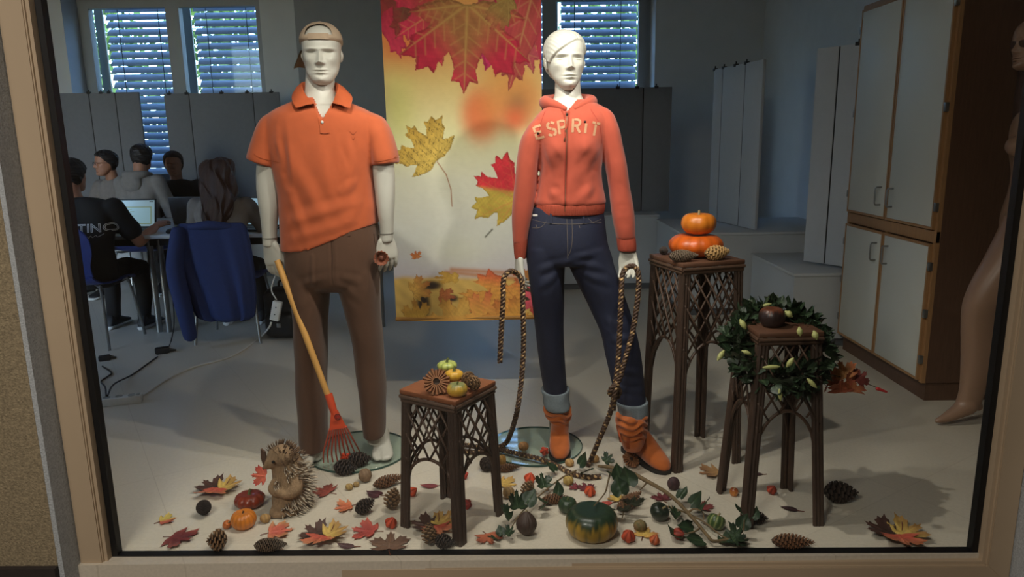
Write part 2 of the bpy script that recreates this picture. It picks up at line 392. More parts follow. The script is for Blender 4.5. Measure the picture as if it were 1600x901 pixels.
# window_2 and window_3: back windows with outside venetian blinds
M_wf = pm('grey_window_frame', (150, 152, 152), 0.5, noise=(4, 0.05))
M_slat = pm('blind_slat', (160, 172, 196), 0.42, noise=(3, 0.06))
M_cord = pm('blind_cord', (40, 44, 50), 0.8)
M_handle = pm('brushed_steel', (150, 150, 148), 0.35, metal=0.9)
def slat_mesh(wd):
    n = 5; V = []; a = R(-50)
    for x in (-wd/2, wd/2):
        for i in range(n):
            t = (i/(n-1)-0.5)*0.104; cur = 0.006*(1-(2*i/(n-1)-1)**2)
            V.append((x, t*math.cos(a)+cur*math.sin(a), -t*math.sin(a)+cur*math.cos(a)))
    return new_mesh('slat', np.array(V), [(i, i+1, n+i+1, n+i) for i in range(n-1)], M_slat)
def back_window(name, x0, x1, sashes):
    z0, z1 = ZS, ZT
    root = link(name, new_mesh(name, *join(*ringframe(x0, x1, z0, z1, 0.06, YO-0.05, YO+0.06)), M_wf, smooth=False)); root['kind'] = 'structure'; ROOT[root.name] = np.zeros(3)
    for sx0, sx1 in sashes:
        for V, F in ringframe(sx0, sx1, z0+0.05, z1-0.05, 0.075, YO-0.08, YO+0.02): part('sash_bar', V, F, M_wf, root, smooth=False)
        part('pane', *box(sx0+0.07, sx1-0.07, YO-0.035, YO-0.028, z0+0.12, z1-0.12), M_pane2, root, smooth=False)
        g0, g1 = sx0+0.075, sx1-0.075
        part('blind_rail', *box(g0-0.06, g0-0.035+0.07, YO+0.145, YO+0.17, z0, z1), M_wf, root, smooth=False)
        me = slat_mesh(g1-g0-0.06)
        for i in range(25):
            z = z0+0.06+i*0.0835
            o = link('slat', me, root, ((g0+g1)/2+0.04, YO+0.16, z)); ROOT[o.name] = np.zeros(3)
        for cx in (g0+0.22, g1-0.18):
            part('blind_cord', *box(cx, cx+0.006, YO+0.118, YO+0.124, z0, z1), M_cord, root, smooth=False)
    return root
back_window('window_2', *W2, [(-4.80, -3.79), (-3.79, -2.78)])
back_window('window_3', *W3, [(-0.89, 0.42), (0.42, 1.50)])
struct('trim_4', *join(box(W2[0]-0.03, W2[1]+0.03, YI-0.06, YO-0.05, ZS-0.04, ZS), box(W3[0]-0.03, W3[1]+0.03, YI-0.06, YO-0.05, ZS-0.04, ZS)), M_wall)   # window sills

# garden seen through the blinds
struct('ground_garden', *box(-30, 30, 8.7, 40, -0.5, -0.3), pm('garden_ground', (150, 158, 120), 0.95, noise=(0.8, 0.35)))
M_fol = pm('garden_foliage', (96, 128, 58), 0.7, noise=(1.5, 0.55))
rs = np.random.RandomState(3)
def shrub(cx, cy, rx, ry, h, n, label, seed):
    rs = np.random.RandomState(seed); root = thing('garden_shrub', label, 'shrub', (cx, cy, -0.3))
    P = rs.randn(n, 3); P /= np.linalg.norm(P, axis=1)[:, None]; P *= (rs.rand(n, 1)**0.4); P = P*np.array([rx, ry, h/2])+np.array([0, 0, h*0.52])
    A = rs.randn(n, 3); A /= np.linalg.norm(A, axis=1)[:, None]; B = np.cross(A, rs.randn(n, 3)); B /= np.linalg.norm(B, axis=1)[:, None]
    s = 0.07+0.06*rs.rand(n, 1)
    V = np.stack([P-A*s, P+B*s*0.5, P+A*s, P-B*s*0.5], 1).reshape(-1, 3)
    o = part('foliage', V, np.arange(4*n).reshape(-1, 4), M_fol, root, local=True, sharp=None); o['kind'] = 'stuff'
    for k in range(4):
        a = k*1.6; part('stem', *tube([(0.05*math.cos(a), 0.05*math.sin(a), 0), (0.3*rx*math.cos(a), 0.3*ry*math.sin(a), h*0.6)], [0.04, 0.015], 6), pm('bark', (70, 56, 42), 0.9), root, local=True)
for i, (cx, cy, rx, h, lab) in enumerate([(-7.5, 13.2, 1.3, 4.6, 'leafy shrub outside the left back window, behind its outer sash'), (-4.75, 13.0, 1.3, 5.0, 'leafy shrub outside the left back window, beside the mullion'),
        (-0.75, 13.2, 1.3, 4.8, 'leafy shrub outside the right back window, behind the hanging banner'), (2.0, 13.0, 1.3, 5.2, 'leafy shrub outside the right back window, behind the white female mannequin')]):
    shrub(cx, cy, rx, 1.2, h, 2600, lab, 10+i)
# ================================================================== THE ROOM BEHIND THE DISPLAY
M_white = pm('white_laminate', (176, 178, 178), 0.5, noise=(5, 0.04))
M_board = pm('pinboard_felt', (116, 116, 117), 0.9, noise=(40, 0.06), bump=(300, 0.1))
M_seam = pm('black_rubber', (16, 16, 17), 0.6)
M_birch = pm('birch_edge', (158, 118, 78), 0.55, noise=(14, 0.18), stretch=(10, 10, 1))
M_brown = pm('brown_veneer', (92, 66, 50), 0.5, noise=(12, 0.2), stretch=(8, 8, 0.7))
M_door = pm('cabinet_door_white', (196, 196, 186), 0.45, noise=(4, 0.04))
M_steel = M_handle
M_plastic_w = pm('white_plastic', (205, 203, 196), 0.45)
M_plastic_b = pm('black_plastic', (20, 20, 21), 0.5)

def screen(label, p0, p1, z0, z1, splits, clips, mat=M_board):
    """standing pin-board screen from p0 to p1 (floor plan), split into leaves at fractions"""
    p0, p1 = np.array(p0), np.array(p1); L = np.linalg.norm(p1-p0); d = (p1-p0)/L; rz = math.atan2(d[1], d[0])
    root = thing('display_screen', label, 'screen', (p0[0], p0[1], z0), rz, 'pinboard screens round the back room')
    ed = [0]+list(splits)+[1]
    for a, b in zip(ed[:-1], ed[1:]):
        part('board', *box(a*L+0.005, b*L-0.005, -0.012, 0.012, 0, z1-z0, 0.003), mat, root, local=True)
    for s in splits: part('seam_strip', *box(s*L-0.0055, s*L+0.0055, -0.009, 0.009, 0.005, z1-z0-0.004), M_seam, root, local=True, smooth=False)
    for c in clips: part('clip', *join(box(c*L-0.018, c*L+0.018, -0.016, 0.016, z1-z0-0.012, z1-z0+0.012, 0.003), tube([(c*L, 0, z1-z0), (c*L, 0, z1-z0+0.03)], 0.006, 8)), M_seam, root, local=True)
    return root
def xa(u, v, Y): return at(u, v, Y)[0]
Yp = 7.6
screen('dark grey pinboard screen at the far left, behind the student with glasses', (xa(60, 145, Yp), Yp), (xa(218, 145, Yp), Yp), 0.70, at(150, 145, Yp)[2], [0.5, 0.76], [0.50, 0.62, 0.70])
screen('dark grey pinboard screen behind the student with long hair, left of the orange polo', (xa(254, 145, Yp), Yp+0.02), (xa(436, 145, Yp), Yp+0.02), 0.70, at(340, 145, Yp)[2], [0.22, 0.77], [0.05, 0.2, 0.5, 0.72, 0.93])
screen('grey pinboard screen just right of the coral hoodie, under the back window', (xa(800, 138, 6.9), 6.9), (xa(1049, 138, 6.9), 6.85), 0.69, at(1000, 137, 6.9)[2], [0.42, 0.82], [0.34, 0.66, 0.78, 0.9])
screen('light grey folding screen above the stacked pumpkins, angled to the right wall', (xa(1117, 128, 6.4), 6.4), (xa(1195, 108, 5.6), 5.6), 0.66, 1.93, [0.2, 0.66], [0.0, 0.2, 0.45, 0.66], pm('pinboard_light', (176, 178, 180), 0.8, noise=(40, 0.04)))
screen('light grey screen half hidden behind the tall cabinet, left of its doors', (xa(1277, 90, 4.98), 4.98), (2.24, 4.64), 0.52, 1.93, [0.4], [0.7], MATS['pinboard_light'])

def lowbox(label, x0, x1, y0, y1, z1):
    root = thing('sideboard', label, 'sideboard', ((x0+x1)/2, (y0+y1)/2, 0), 0, 'white sideboards along the back')
    part('carcass', *box(x0+0.01, x1-0.01, y0+0.01, y1-0.01, 0.06, z1-0.022), M_white, root, smooth=False)
    part('worktop', *box(x0, x1, y0, y1, z1-0.022, z1, 0.003), M_white, root)
    part('plinth', *box(x0+0.03, x1-0.03, y0+0.04, y1-0.03, 0, 0.06), pm('grey_plinth', (90, 92, 94), 0.6), root, smooth=False)
lowbox('white sideboard under the pinboard screen right of the hoodie', xa(838, 340, 6.55), xa(1031, 335, 6.55), 6.55, 7.1, 0.69)
lowbox('white sideboard in the far right corner, behind the stacked pumpkins', xa(1031, 336, 6.25)+0.02, 2.55, 5.50, 6.5, 0.655)
lowbox('low white chest between the tall cabinet and the wicker stand with pumpkins', 1.80, 2.58, 4.60, 5.46, 0.50)
lowbox('white sideboard under the far left pinboard screen', -5.15, -3.85, 7.48, 7.9, 0.70)
lowbox('white sideboard under the pinboard screen behind the orange polo', -3.7, -2.4, 7.48, 7.9, 0.70)

# tall cabinet on the right
cx0, cy0, cy1 = 2.11, 3.60, 4.58
cab = thing('tall_cabinet', 'tall brown cabinet with four pale doors beside the right window jamb', 'cabinet', (2.36, 4.1, 0))
part('carcass', *box(cx0+0.02, 2.61, cy0, cy1, 0.10, 2.10), M_brown, cab, smooth=False)
part('plinth', *box(cx0+0.03, 2.60, cy0+0.01, cy1-0.01, 0, 0.10), M_brown, cab, smooth=False)
part('top_board', *box(cx0, 2.61, cy0, cy1, 2.10, 2.125), M_birch, cab, smooth=False)
part('middle_rail', *box(cx0-0.002, cx0+0.02, cy0, cy1, 0.835, 0.895, 0.002), M_birch, cab)
ymid = (cy0+cy1)/2+0.0
for y in (cy0, ymid-0.013, cy1-0.026): part('stile', *box(cx0, cx0+0.02, y, y+0.026, 0.10, 2.10), M_birch, cab, smooth=False)
for z0, z1, hz in ((0.125, 0.815, 0.66), (0.915, 2.085, 0.98)):
    for (a, b, hy) in ((cy0+0.03, ymid-0.017, ymid-0.065), (ymid+0.017, cy1-0.03, ymid+0.065)):
        d = part('door', *box(cx0-0.016, cx0+0.001, a, b, z0, z1, 0.002), M_door, cab)
        for V, F in [box(cx0-0.018, cx0, a-0.012, b+0.012, z0-0.013, z0), box(cx0-0.018, cx0, a-0.012, b+0.012, z1, z1+0.013), box(cx0-0.018, cx0, a-0.012, a, z0, z1), box(cx0-0.018, cx0, b, b+0.012, z0, z1)]:
            part('edge_band', V, F, M_birch, d, smooth=False)
        part('handle', *tube([(cx0-0.016, hy, hz), (cx0-0.045, hy, hz), (cx0-0.05, hy, hz+0.01), (cx0-0.05, hy, hz+0.09), (cx0-0.045, hy, hz+0.10), (cx0-0.016, hy, hz+0.10)], 0.005, 8), M_steel, d)
        hyy = cy0+0.012 if a < ymid-0.2 else cy1-0.012
        for zz in (z0+0.1, (z0+z1)/2, z1-0.1): part('hinge', *box(cx0-0.02, cx0, hyy-0.010, hyy+0.010, zz-0.022, zz+0.022, 0.003), M_steel, d)

# student table with steel legs
tab = thing('work_table', 'long grey table with silver legs where the students sit', 'table', (-2.3, 5.8, 0))
part('tabletop', *box(-3.75, -0.88, 5.16, 6.42, 0.715, 0.74, 0.004), pm('table_laminate', (178, 176, 170), 0.4, noise=(20, 0.05)), tab)
part('apron', *join(box(-3.6, -0.98, 5.24, 5.27, 0.655, 0.713), box(-3.6, -0.98, 6.3, 6.33, 0.655, 0.713)), M_plastic_b, tab, smooth=False)
for x, y in ((-2.607, 5.26), (-1.013, 5.32), (-2.68, 5.26), (-3.6, 5.26), (-2.6, 6.3), (-1.0, 6.3), (-3.6, 6.3)):
    part('leg', *tube([(x, y, 0.0), (x, y, 0.70)], 0.022, 14), M_steel, tab)

# shell chairs
M_blue = pm('blue_shell', (34, 50, 112), 0.4, noise=(6, 0.08))
def shell_chair(loc, rz, label):
    root = thing('shell_chair', label, 'chair', loc, rz, 'blue shell chairs of the students')
    prof = np.array([(0.0, 0.23, 0.43, 0.20), (0, 0.16, 0.455, 0.215), (0, 0.0, 0.445, 0.215), (0, -0.14, 0.45, 0.20), (0, -0.205, 0.50, 0.165), (0, -0.23, 0.58, 0.16), (0, -0.25, 0.68, 0.195), (0, -0.268, 0.78, 0.195), (0, -0.275, 0.84, 0.14), (0, -0.277, 0.855, 0.05)])
    Q = crom(prof, 5); n = 14; rows = []
    for _, y, z, w in Q:
        t = np.linspace(-1, 1, n); bend = 0.03*t*t if z > 0.5 else 0.012*t*t
        rows.append(np.c_[t*w, np.full(n, y)+(bend if z > 0.5 else 0), np.full(n, z)+(0 if z > 0.5 else bend)])
    m = len(rows); V = np.concatenate(rows+[r+np.array([0, -0.008, -0.008]) for r in rows]); F = []
    for i in range(m-1):
        for j in range(n-1):
            a = i*n+j; F.append((a, a+1, a+n+1, a+n)); b = a+m*n; F.append((b, b+n, b+n+1, b+1))
    for i in range(m-1):
        for j in (0, n-1):
            a = i*n+j; b = a+m*n; F.append((a, b, b+n, a+n) if j == 0 else (a, a+n, b+n, b))
    part('shell', V, F, M_blue, root, local=True)
    for sx in (-1, 1):
        for sy in (-1, 1):
            part('leg', *tube([(sx*0.06, sy*0.05, 0.437), (sx*0.15, sy*0.13, 0.43), (sx*0.185, sy*0.165, 0.40), (sx*0.225, sy*0.215, 0.0)], 0.010, 8, k=3), M_steel, root, local=True)
    return root
shell_chair((-3.0, 5.0, 0), R(-4), 'blue shell chair the student in the black shirt sits on')
shell_chair((-2.03, 5.10, 0), 0.05, 'blue shell chair hidden under the draped blue jacket')
shell_chair((at(187, 300, 7.0)[0], 7.04, 0), R(160), 'blue shell chair under the student with glasses')
shell_chair((at(216, 300, 6.55)[0], 6.56, 0), R(-12), 'blue shell chair under the student in the pale grey hoodie')
shell_chair((at(277, 300, 7.1)[0], 7.16, 0), R(190), 'blue shell chair under the half hidden student with cropped hair')

# blue jacket over the chair
def jacket():
    # a closed cloth body hung over the backrest: lofted rings with deep vertical folds
    c = np.array([-2.02, 4.80, 0]); rings = []
    for z, hw, hd, dx in [(0.20, 0.15, 0.05, 0.05), (0.24, 0.20, 0.065, 0.04), (0.40, 0.23, 0.07, 0.03), (0.58, 0.25, 0.065, 0.01), (0.74, 0.25, 0.055, 0.0), (0.83, 0.235, 0.045, 0), (0.862, 0.21, 0.03, 0)]:
        rings.append((z, hw, hd, dx))
    Q = crom(np.array(rings), 7); n = 72; out = []
    for z, hw, hd, dx in Q:
        r = ellring((c[0]+dx, c[1]-0.005, z), hw, hd, n, 2.6); th = np.arange(n)/n*2*np.pi
        f = 1+0.30*np.sin(th*8+z*4)*(0.95-z)*1.3+0.18*np.sin(th*15+z*7)*(0.95-z)
        r[:, 1] = c[1]+(r[:, 1]-c[1])*f; out.append(r)
    return bridge(out, n)
jr = thing('draped_jacket', 'blue jacket hung over the chair back in front of the long-haired student', 'jacket', (-2.02, 4.80, 0.10))
M_jk = pm('jacket_cloth', (32, 48, 96), 0.85, noise=(60, 0.12), bump=(200, 0.15))
part('body', *jacket(), M_jk, jr)
part('sleeve', *capsule([(-2.225, 4.755, 0.80), (-2.25, 4.71, 0.57), (-2.22, 4.70, 0.34), (-2.20, 4.71, 0.12)], [0.05, 0.058, 0.056, 0.045], 14, 5), M_jk, jr)
part('collar', *capsule([(-2.14, 4.77, 0.84), (-2.02, 4.75, 0.855), (-1.89, 4.775, 0.84)], [0.025, 0.03, 0.025], 10, 4), M_jk, jr)

# laptops: lid, base and a screen that gives light
def laptop(loc, rz, label, lit=True, tilt=12, w=0.34, dark=False):
    root = thing('laptop', label, 'laptop', loc, rz, 'laptops on the student table')
    mb = M_plastic_b if not dark else pm('laptop_grey', (120, 120, 122), 0.4, metal=0.3)
    part('base', *box(-w/2, w/2, -0.12, 0.12, 0, 0.016, 0.003), mb, root, local=True)
    part('keyboard', *box(-w/2+0.03, w/2-0.03, -0.02, 0.10, 0.016, 0.018), M_seam, root, local=True, smooth=False)
    T = Matrix.Translation((0, 0.12, 0.012))@Matrix.Rotation(R(-tilt), 4, 'X')
    lid = part('lid', *xf(box(-w/2, w/2, 0.0, 0.010, 0.0, 0.225, 0.003), T), mb, root, local=True)
    if lit:
        part('screen', *xf(box(-w/2+0.012, w/2-0.012, -0.0015, 0.0, 0.014, 0.214), T), M_scr, lid, local=True, smooth=False)
        part('window_print', *xf(box(-w/2+0.05, w/2-0.035, -0.0025, -0.0015, 0.03, 0.165), T), M_scr2, lid, local=True, smooth=False)
        part('window_print', *xf(box(-w/2+0.058, w/2-0.043, -0.0035, -0.0025, 0.037, 0.157), T), M_scr3, lid, local=True, smooth=False)
        for k in range(4): part('text_line', *xf(box(-w/2+0.07, -0.02+0.02*(k % 2), -0.0045, -0.0035, 0.14-0.016*k, 0.144-0.016*k), T), M_scr2, lid, local=True, smooth=False)
        part('menu_print', *xf(box(w/2-0.05, w/2-0.02, -0.003, -0.0015, 0.20, 0.205), T), M_seam, lid, local=True, smooth=False)
    return root
M_scr = pm('laptop_screen', (150, 178, 190), 0.4, noise=(3, 0.03), emit=0.55)
M_scr2 = pm('laptop_screen_window', (140, 156, 120), 0.4, noise=(3, 0.03), emit=0.42)
M_scr3 = pm('laptop_screen_page', (152, 186, 196), 0.4, noise=(3, 0.03), emit=0.55)
laptop((-2.93, 5.42, 0.741), -0.05, 'open laptop with a lit page beside the black-shirted student')
laptop((-1.95, 5.42, 0.741), -0.22, 'open laptop with a lit screen right of the long-haired student', w=0.30)
laptop((-2.62, 5.98, 0.741), math.pi+0.06, 'grey laptop seen from behind in front of the student in the grey hoodie', lit=False, dark=True, tilt=16, w=0.30)
def mouse():
    V, F = sphere((0, 0, 0.012), (0.033, 0.055, 0.022), 20, 10); V[:, 2] = np.maximum(V[:, 2], 0); return V, F
ms = thing('computer_mouse', 'black computer mouse on the table beside the lit laptop', 'mouse', (-2.53, 5.30, 0.741))
part('body', *mouse(), M_plastic_b, ms, local=True); part('wheel', *tube([(-0.004, 0.03, 0.03), (0.004, 0.03, 0.03)], 0.008, 10), M_steel, ms, local=True)
cup = thing('drinking_can', 'blue drinking cup standing on the table in front of the student with glasses', 'cup', (*at(189, 312, 6.2)[:2], 0.741))
part('body', *lathe([(0.026, 0), (0.032, 0.006), (0.034, 0.06), (0.036, 0.115), (0.033, 0.12), (0.030, 0.116), (0.028, 0.02)], 24), pm('cup_blue', (40, 70, 150), 0.4), cup, local=True)
part('band', *lathe([(0.0352, 0.05), (0.0365, 0.085)], 24, caps=False), M_plastic_w, cup, local=True)
for k, (pts, lab) in enumerate([([(-2.46, 5.55, 0.747), (-2.38, 5.7, 0.75), (-2.5, 5.78, 0.76), (-2.36, 5.62, 0.775), (-2.28, 5.50, 0.75), (-2.42, 5.42, 0.747), (-2.30, 5.33, 0.747)], 'tangled black cable on the table behind the mouse'),
                                ([(-2.52, 5.68, 0.747), (-2.3, 5.74, 0.765), (-2.15, 5.62, 0.75), (-2.33, 5.56, 0.76), (-2.5, 5.48, 0.75)], 'black cable loop on the table left of the long-haired student')]):
    solo('cable', *tube(pts, 0.004, 6, k=8), M_plastic_b, lab, 'cable', 'table cables')

# power strips, plugs and floor cables
ps = thing('power_strip', 'white power strip on the floor at the left jamb', 'power strip', (*fl(180, 632)[:2], 0), 0.30)
part('housing', *box(-0.15, 0.135, -0.028, 0.028, 0, 0.045, 0.006), M_plastic_w, ps, local=True)
for k in range(4): part('socket', *place(lathe([(0.019, 0.0), (0.0195, 0.003), (0.017, 0.003), (0.016, 0.001)], 18), (-0.1+k*0.062, 0, 0.0445)), pm('socket_grey', (160, 158, 150), 0.5), ps, local=True)
part('switch', *box(0.11, 0.127, -0.012, 0.012, 0.045, 0.051, 0.002), pm('socket_grey', (160, 158, 150)), ps, local=True)
def cable(label, pts, r=0.005, mat=M_plastic_b): return solo('floor_cable', *tube(pts, r, 7, k=8), mat, label, 'cable', 'cables on the floor')
z = 0.006
a = fl(210, 622)
cable('white cable running along the floor from the power strip to the hanging socket', [tuple(fl(208, 622, 0.03)), tuple(fl(225, 616, z)), tuple(fl(262, 592, z)), tuple(fl(300, 574, z)), tuple(fl(352, 560, z)), tuple(fl(382, 545, z)), tuple(fl(405, 528, z)), tuple(at(420, 512, 4.75)), tuple(at(424, 503, 4.75))], 0.0065, M_plastic_w)
cable('black cable curling from the power strip up to the round plug', [tuple(fl(166, 618, 0.06)), tuple(fl(164, 604, 0.05)), tuple(fl(158, 596, z)), tuple(fl(168, 588, z)), tuple(fl(174, 582, z)), tuple(fl(160, 572, z))])
cable('black cable arching from the power strip to the plug block in the middle', [tuple(fl(168, 618, 0.06)), tuple(fl(178, 600, 0.04)), tuple(fl(205, 586, z)), tuple(fl(228, 570, z)), tuple(fl(246, 557, z))])
def plug(u, v, label, s=1.0, rz=0.5):
    p = fl(u, v); t = thing('power_plug', label, 'plug', p, rz, 'black plugs on the floor')
    part('body', *box(-0.045*s, 0.045*s, -0.028*s, 0.028*s, 0, 0.045*s, 0.012*s), M_plastic_b, t, local=True)
    part('strain_relief', *tube([(0.04*s, 0, 0.02), (0.085*s, 0, 0.012)], [0.012, 0.006], 8), M_plastic_b, t, local=True)
plug(164, 563, 'black plug on the floor behind the power strip', 0.8)
plug(254, 552, 'black plug block on the floor left of the blue jacket', 1.0)
cable('black cable rising from the plug block to the table', [tuple(fl(262, 545, z)), tuple(fl(268, 530, z)), tuple(at(272, 500, 5.1)), tuple(at(268, 440, 5.2)), tuple(at(262, 372, 5.25))], 0.004)
hs = thing('extension_socket', 'white extension socket hanging behind the left hand of the polo mannequin', 'socket', at(429, 500, 4.75), 0)
T = Matrix.Rotation(R(14), 4, 'Y')
part('housing', *xf(box(-0.030, 0.030, -0.02, 0.02, 0, 0.135, 0.006), T), M_plastic_w, hs, local=True)
for k in range(2): part('socket', *xf(place(lathe([(0.004, 0), (0.0045, 0.002), (0.003, 0.003)], 10), (0, -0.02, 0.045+k*0.05), (R(90), 0, 0)), T), M_plastic_b, hs, local=True)
solo('hanging_cable', *tube([tuple(at(432, 468, 4.75)), tuple(at(424, 452, 4.76)), tuple(at(430, 430, 4.8)), tuple(at(440, 400, 5.0)), tuple(at(442, 372, 5.15))], 0.004, 6, k=6), M_plastic_w, 'white cable from the hanging socket up to the table', 'cable')
bag = thing('school_bag', 'black rucksack on the floor behind the brown trousers', 'bag', (*fl(440, 531)[:2]+np.array([0, 0.12]), 0))
M_bag = pm('bag_nylon', (20, 20, 22), 0.55, noise=(50, 0.2), bump=(60, 0.3))
part('body', *place(union([box(-0.13, 0.13, -0.1, 0.1, 0.0, 0.36, 0.05), box(-0.11, 0.11, -0.15, -0.05, 0.02, 0.2, 0.035)], 0.012, 3)[:2], (0, 0, 0)), M_bag, bag, local=True)
part('carry_loop', *tube([(-0.04, 0.03, 0.355), (-0.03, 0.03, 0.40), (0.03, 0.03, 0.40), (0.04, 0.03, 0.355)], 0.008, 7, k=4), M_bag, bag, local=True)
part('buckle', *box(-0.015, 0.015, -0.158, -0.148, 0.10, 0.13, 0.003), M_steel, bag, local=True)
# ================================================================== FIGURES: heads, hands, feet
def head_mesh(Hh, male=True, nA=112, nZ=112, hairfn=None, soft=1.0):
    """head in its own space: chin at z=0, crown at z=Hh, face towards -y; returns V, F, (x, z, angle) fields"""
    T = np.array([(0.00, 0.07, 0.30, -0.12), (0.02, 0.13, 0.365, -0.06), (0.06, 0.185, 0.40, 0.0), (0.12, 0.225, 0.405, 0.06), (0.20, 0.262, 0.40, 0.15), (0.30, 0.288, 0.40, 0.27), (0.40, 0.306, 0.40, 0.345),
        (0.50, 0.318, 0.395, 0.39), (0.60, 0.326, 0.40, 0.42), (0.70, 0.328, 0.395, 0.43), (0.80, 0.308, 0.36, 0.405), (0.88, 0.262, 0.295, 0.34), (0.94, 0.195, 0.215, 0.25), (0.98, 0.11, 0.12, 0.14), (1.0, 0.015, 0.015, 0.015)])
    if male: T[1:6, 1] *= np.array([0.95, 0.96, 0.97, 1.0, 1.0])
    else: T[1:6, 1] *= np.array([0.66, 0.74, 0.82, 0.90, 0.97])
    s = np.concatenate([np.linspace(0, 0.62, int(nZ*0.68), endpoint=False), 0.62+0.38*np.sin(np.linspace(0, np.pi/2, nZ-int(nZ*0.68)))]); s[-1] = 1
    def ip(c):
        P = crom(T, 12); return np.interp(s, P[:, 0], P[:, c])
    w, f, b = ip(1), ip(2), ip(3); th = np.arange(nA)/nA*2*np.pi
    th = th-0.28*np.sin(th*1+np.pi/2)*0    # even spread
    rows = []
    for i, z in enumerate(s):
        mid = (b[i]-f[i])/2; half = (b[i]+f[i])/2; co, si = np.cos(th), np.sin(th); e = np.interp(z, [0, 0.12, 0.3, 0.5], [1.75, 1.85, 2.0, 2.25] if male else [1.65, 1.75, 1.95, 2.2])
        x = np.sign(co)*np.abs(co)**(2/e)*w[i]; y = mid+np.sign(si)*np.abs(si)**(2/e)*half
        rows.append(np.c_[x, y, np.full(nA, z)])
    V = np.concatenate(rows); x, y, z = V.T.copy()
    front = sstep(0.10, -0.18, y)
    def g(cx, cz, sx, sz): return np.exp(-((x-cx)/sx)**2-((z-cz)/sz)**2)
    d = np.zeros(len(V)); k = 1.0 if male else 0.82
    # nose
    amp = np.interp(z, [0.30, 0.335, 0.36, 0.42, 0.50, 0.56, 0.60], [0, 0.07, 0.125, 0.10, 0.055, 0.022, 0])*k
    sg = np.interp(z, [0.32, 0.38, 0.5, 0.58], [0.052, 0.042, 0.03, 0.035]); d += amp*np.exp(-(x/sg)**2)
    for q in (-1, 1):
        d += 0.040*k*g(q*0.052, 0.345, 0.028, 0.026)-0.02*g(q*0.03, 0.318, 0.018, 0.010)
        d += -(0.066 if male else 0.066)*g(q*0.145, 0.508, 0.082, 0.044)+(0.030 if male else 0.050)*g(q*0.150, 0.492, 0.055, 0.026)
        d += -0.012*g(q*0.15, 0.482, 0.06, 0.007)*(0.6 if male else 1.8)-0.016*g(q*0.15, 0.524, 0.065, 0.008)
        d += (0.036 if male else 0.018)*g(q*0.13, 0.572, 0.10, 0.024)+0.022*g(q*0.215, 0.40, 0.07, 0.06)-0.016*g(q*0.20, 0.26, 0.06, 0.07)
    d += (0.030 if male else 0.042)*g(0, 0.238, 0.080 if male else 0.066, 0.016)+(0.036 if male else 0.048)*g(0, 0.190, 0.066 if male else 0.055, 0.019)-0.030*g(0, 0.2145, 0.092, 0.0075)-0.026*g(0, 0.150, 0.085, 0.02)+0.034*g(0, 0.085, 0.075, 0.05)-0.010*g(0, 0.275, 0.018, 0.022)
    V[:, 1] -= d*front
    F = []
    nR = len(s)
    for i in range(nR-1):
        for j in range(nA):
            a = i*nA+j; c = i*nA+(j+1) % nA; F.append((a, c, c+nA, a+nA))
    ang = np.arctan2(x, -y)     # 0 at the face, + to viewer's right
    if hairfn is not None:
        off = hairfn(x, y, z, ang); c = np.array([0, 0.03, 0.6]); n = V-c; n /= np.linalg.norm(n, axis=1)[:, None]+1e-9; V = V+n*off[:, None]
    # caps
    V = np.vstack([V, [[0, V[:nA, 1].mean(), -0.004]]]); m = len(V)-1
    F += [(m, (j+1) % nA, j) for j in range(nA)]
    F.append(tuple((nR-1)*nA+j for j in range(nA)))
    return V*Hh, F, (x, y, z, ang, nA, nR)
def ear(q, Hh):
    rows = []
    for t in np.linspace(0, 1, 13):
        zz = 0.385+0.20*t; wd = 0.075*math.sin(math.pi*(0.1+0.85*t))*(0.75+0.4*t)+0.008
        rows.append((np.array([q*(0.30+0.035*math.sin(math.pi*t)), 0.045+0.02*t, zz]), wd))
    rings = []
    for c, wd in rows:
        r = ellring(c, 0.026, wd, 18, 2.0); rings.append(r)
    V, F = bridge(rings, 18); x = V[:, 0]*q; V[:, 0] -= q*0.022*np.exp(-((V[:, 1]-0.05)/0.035)**2-((V[:, 2]-0.485)/0.055)**2)*(x > 0.315)
    return V*Hh, F
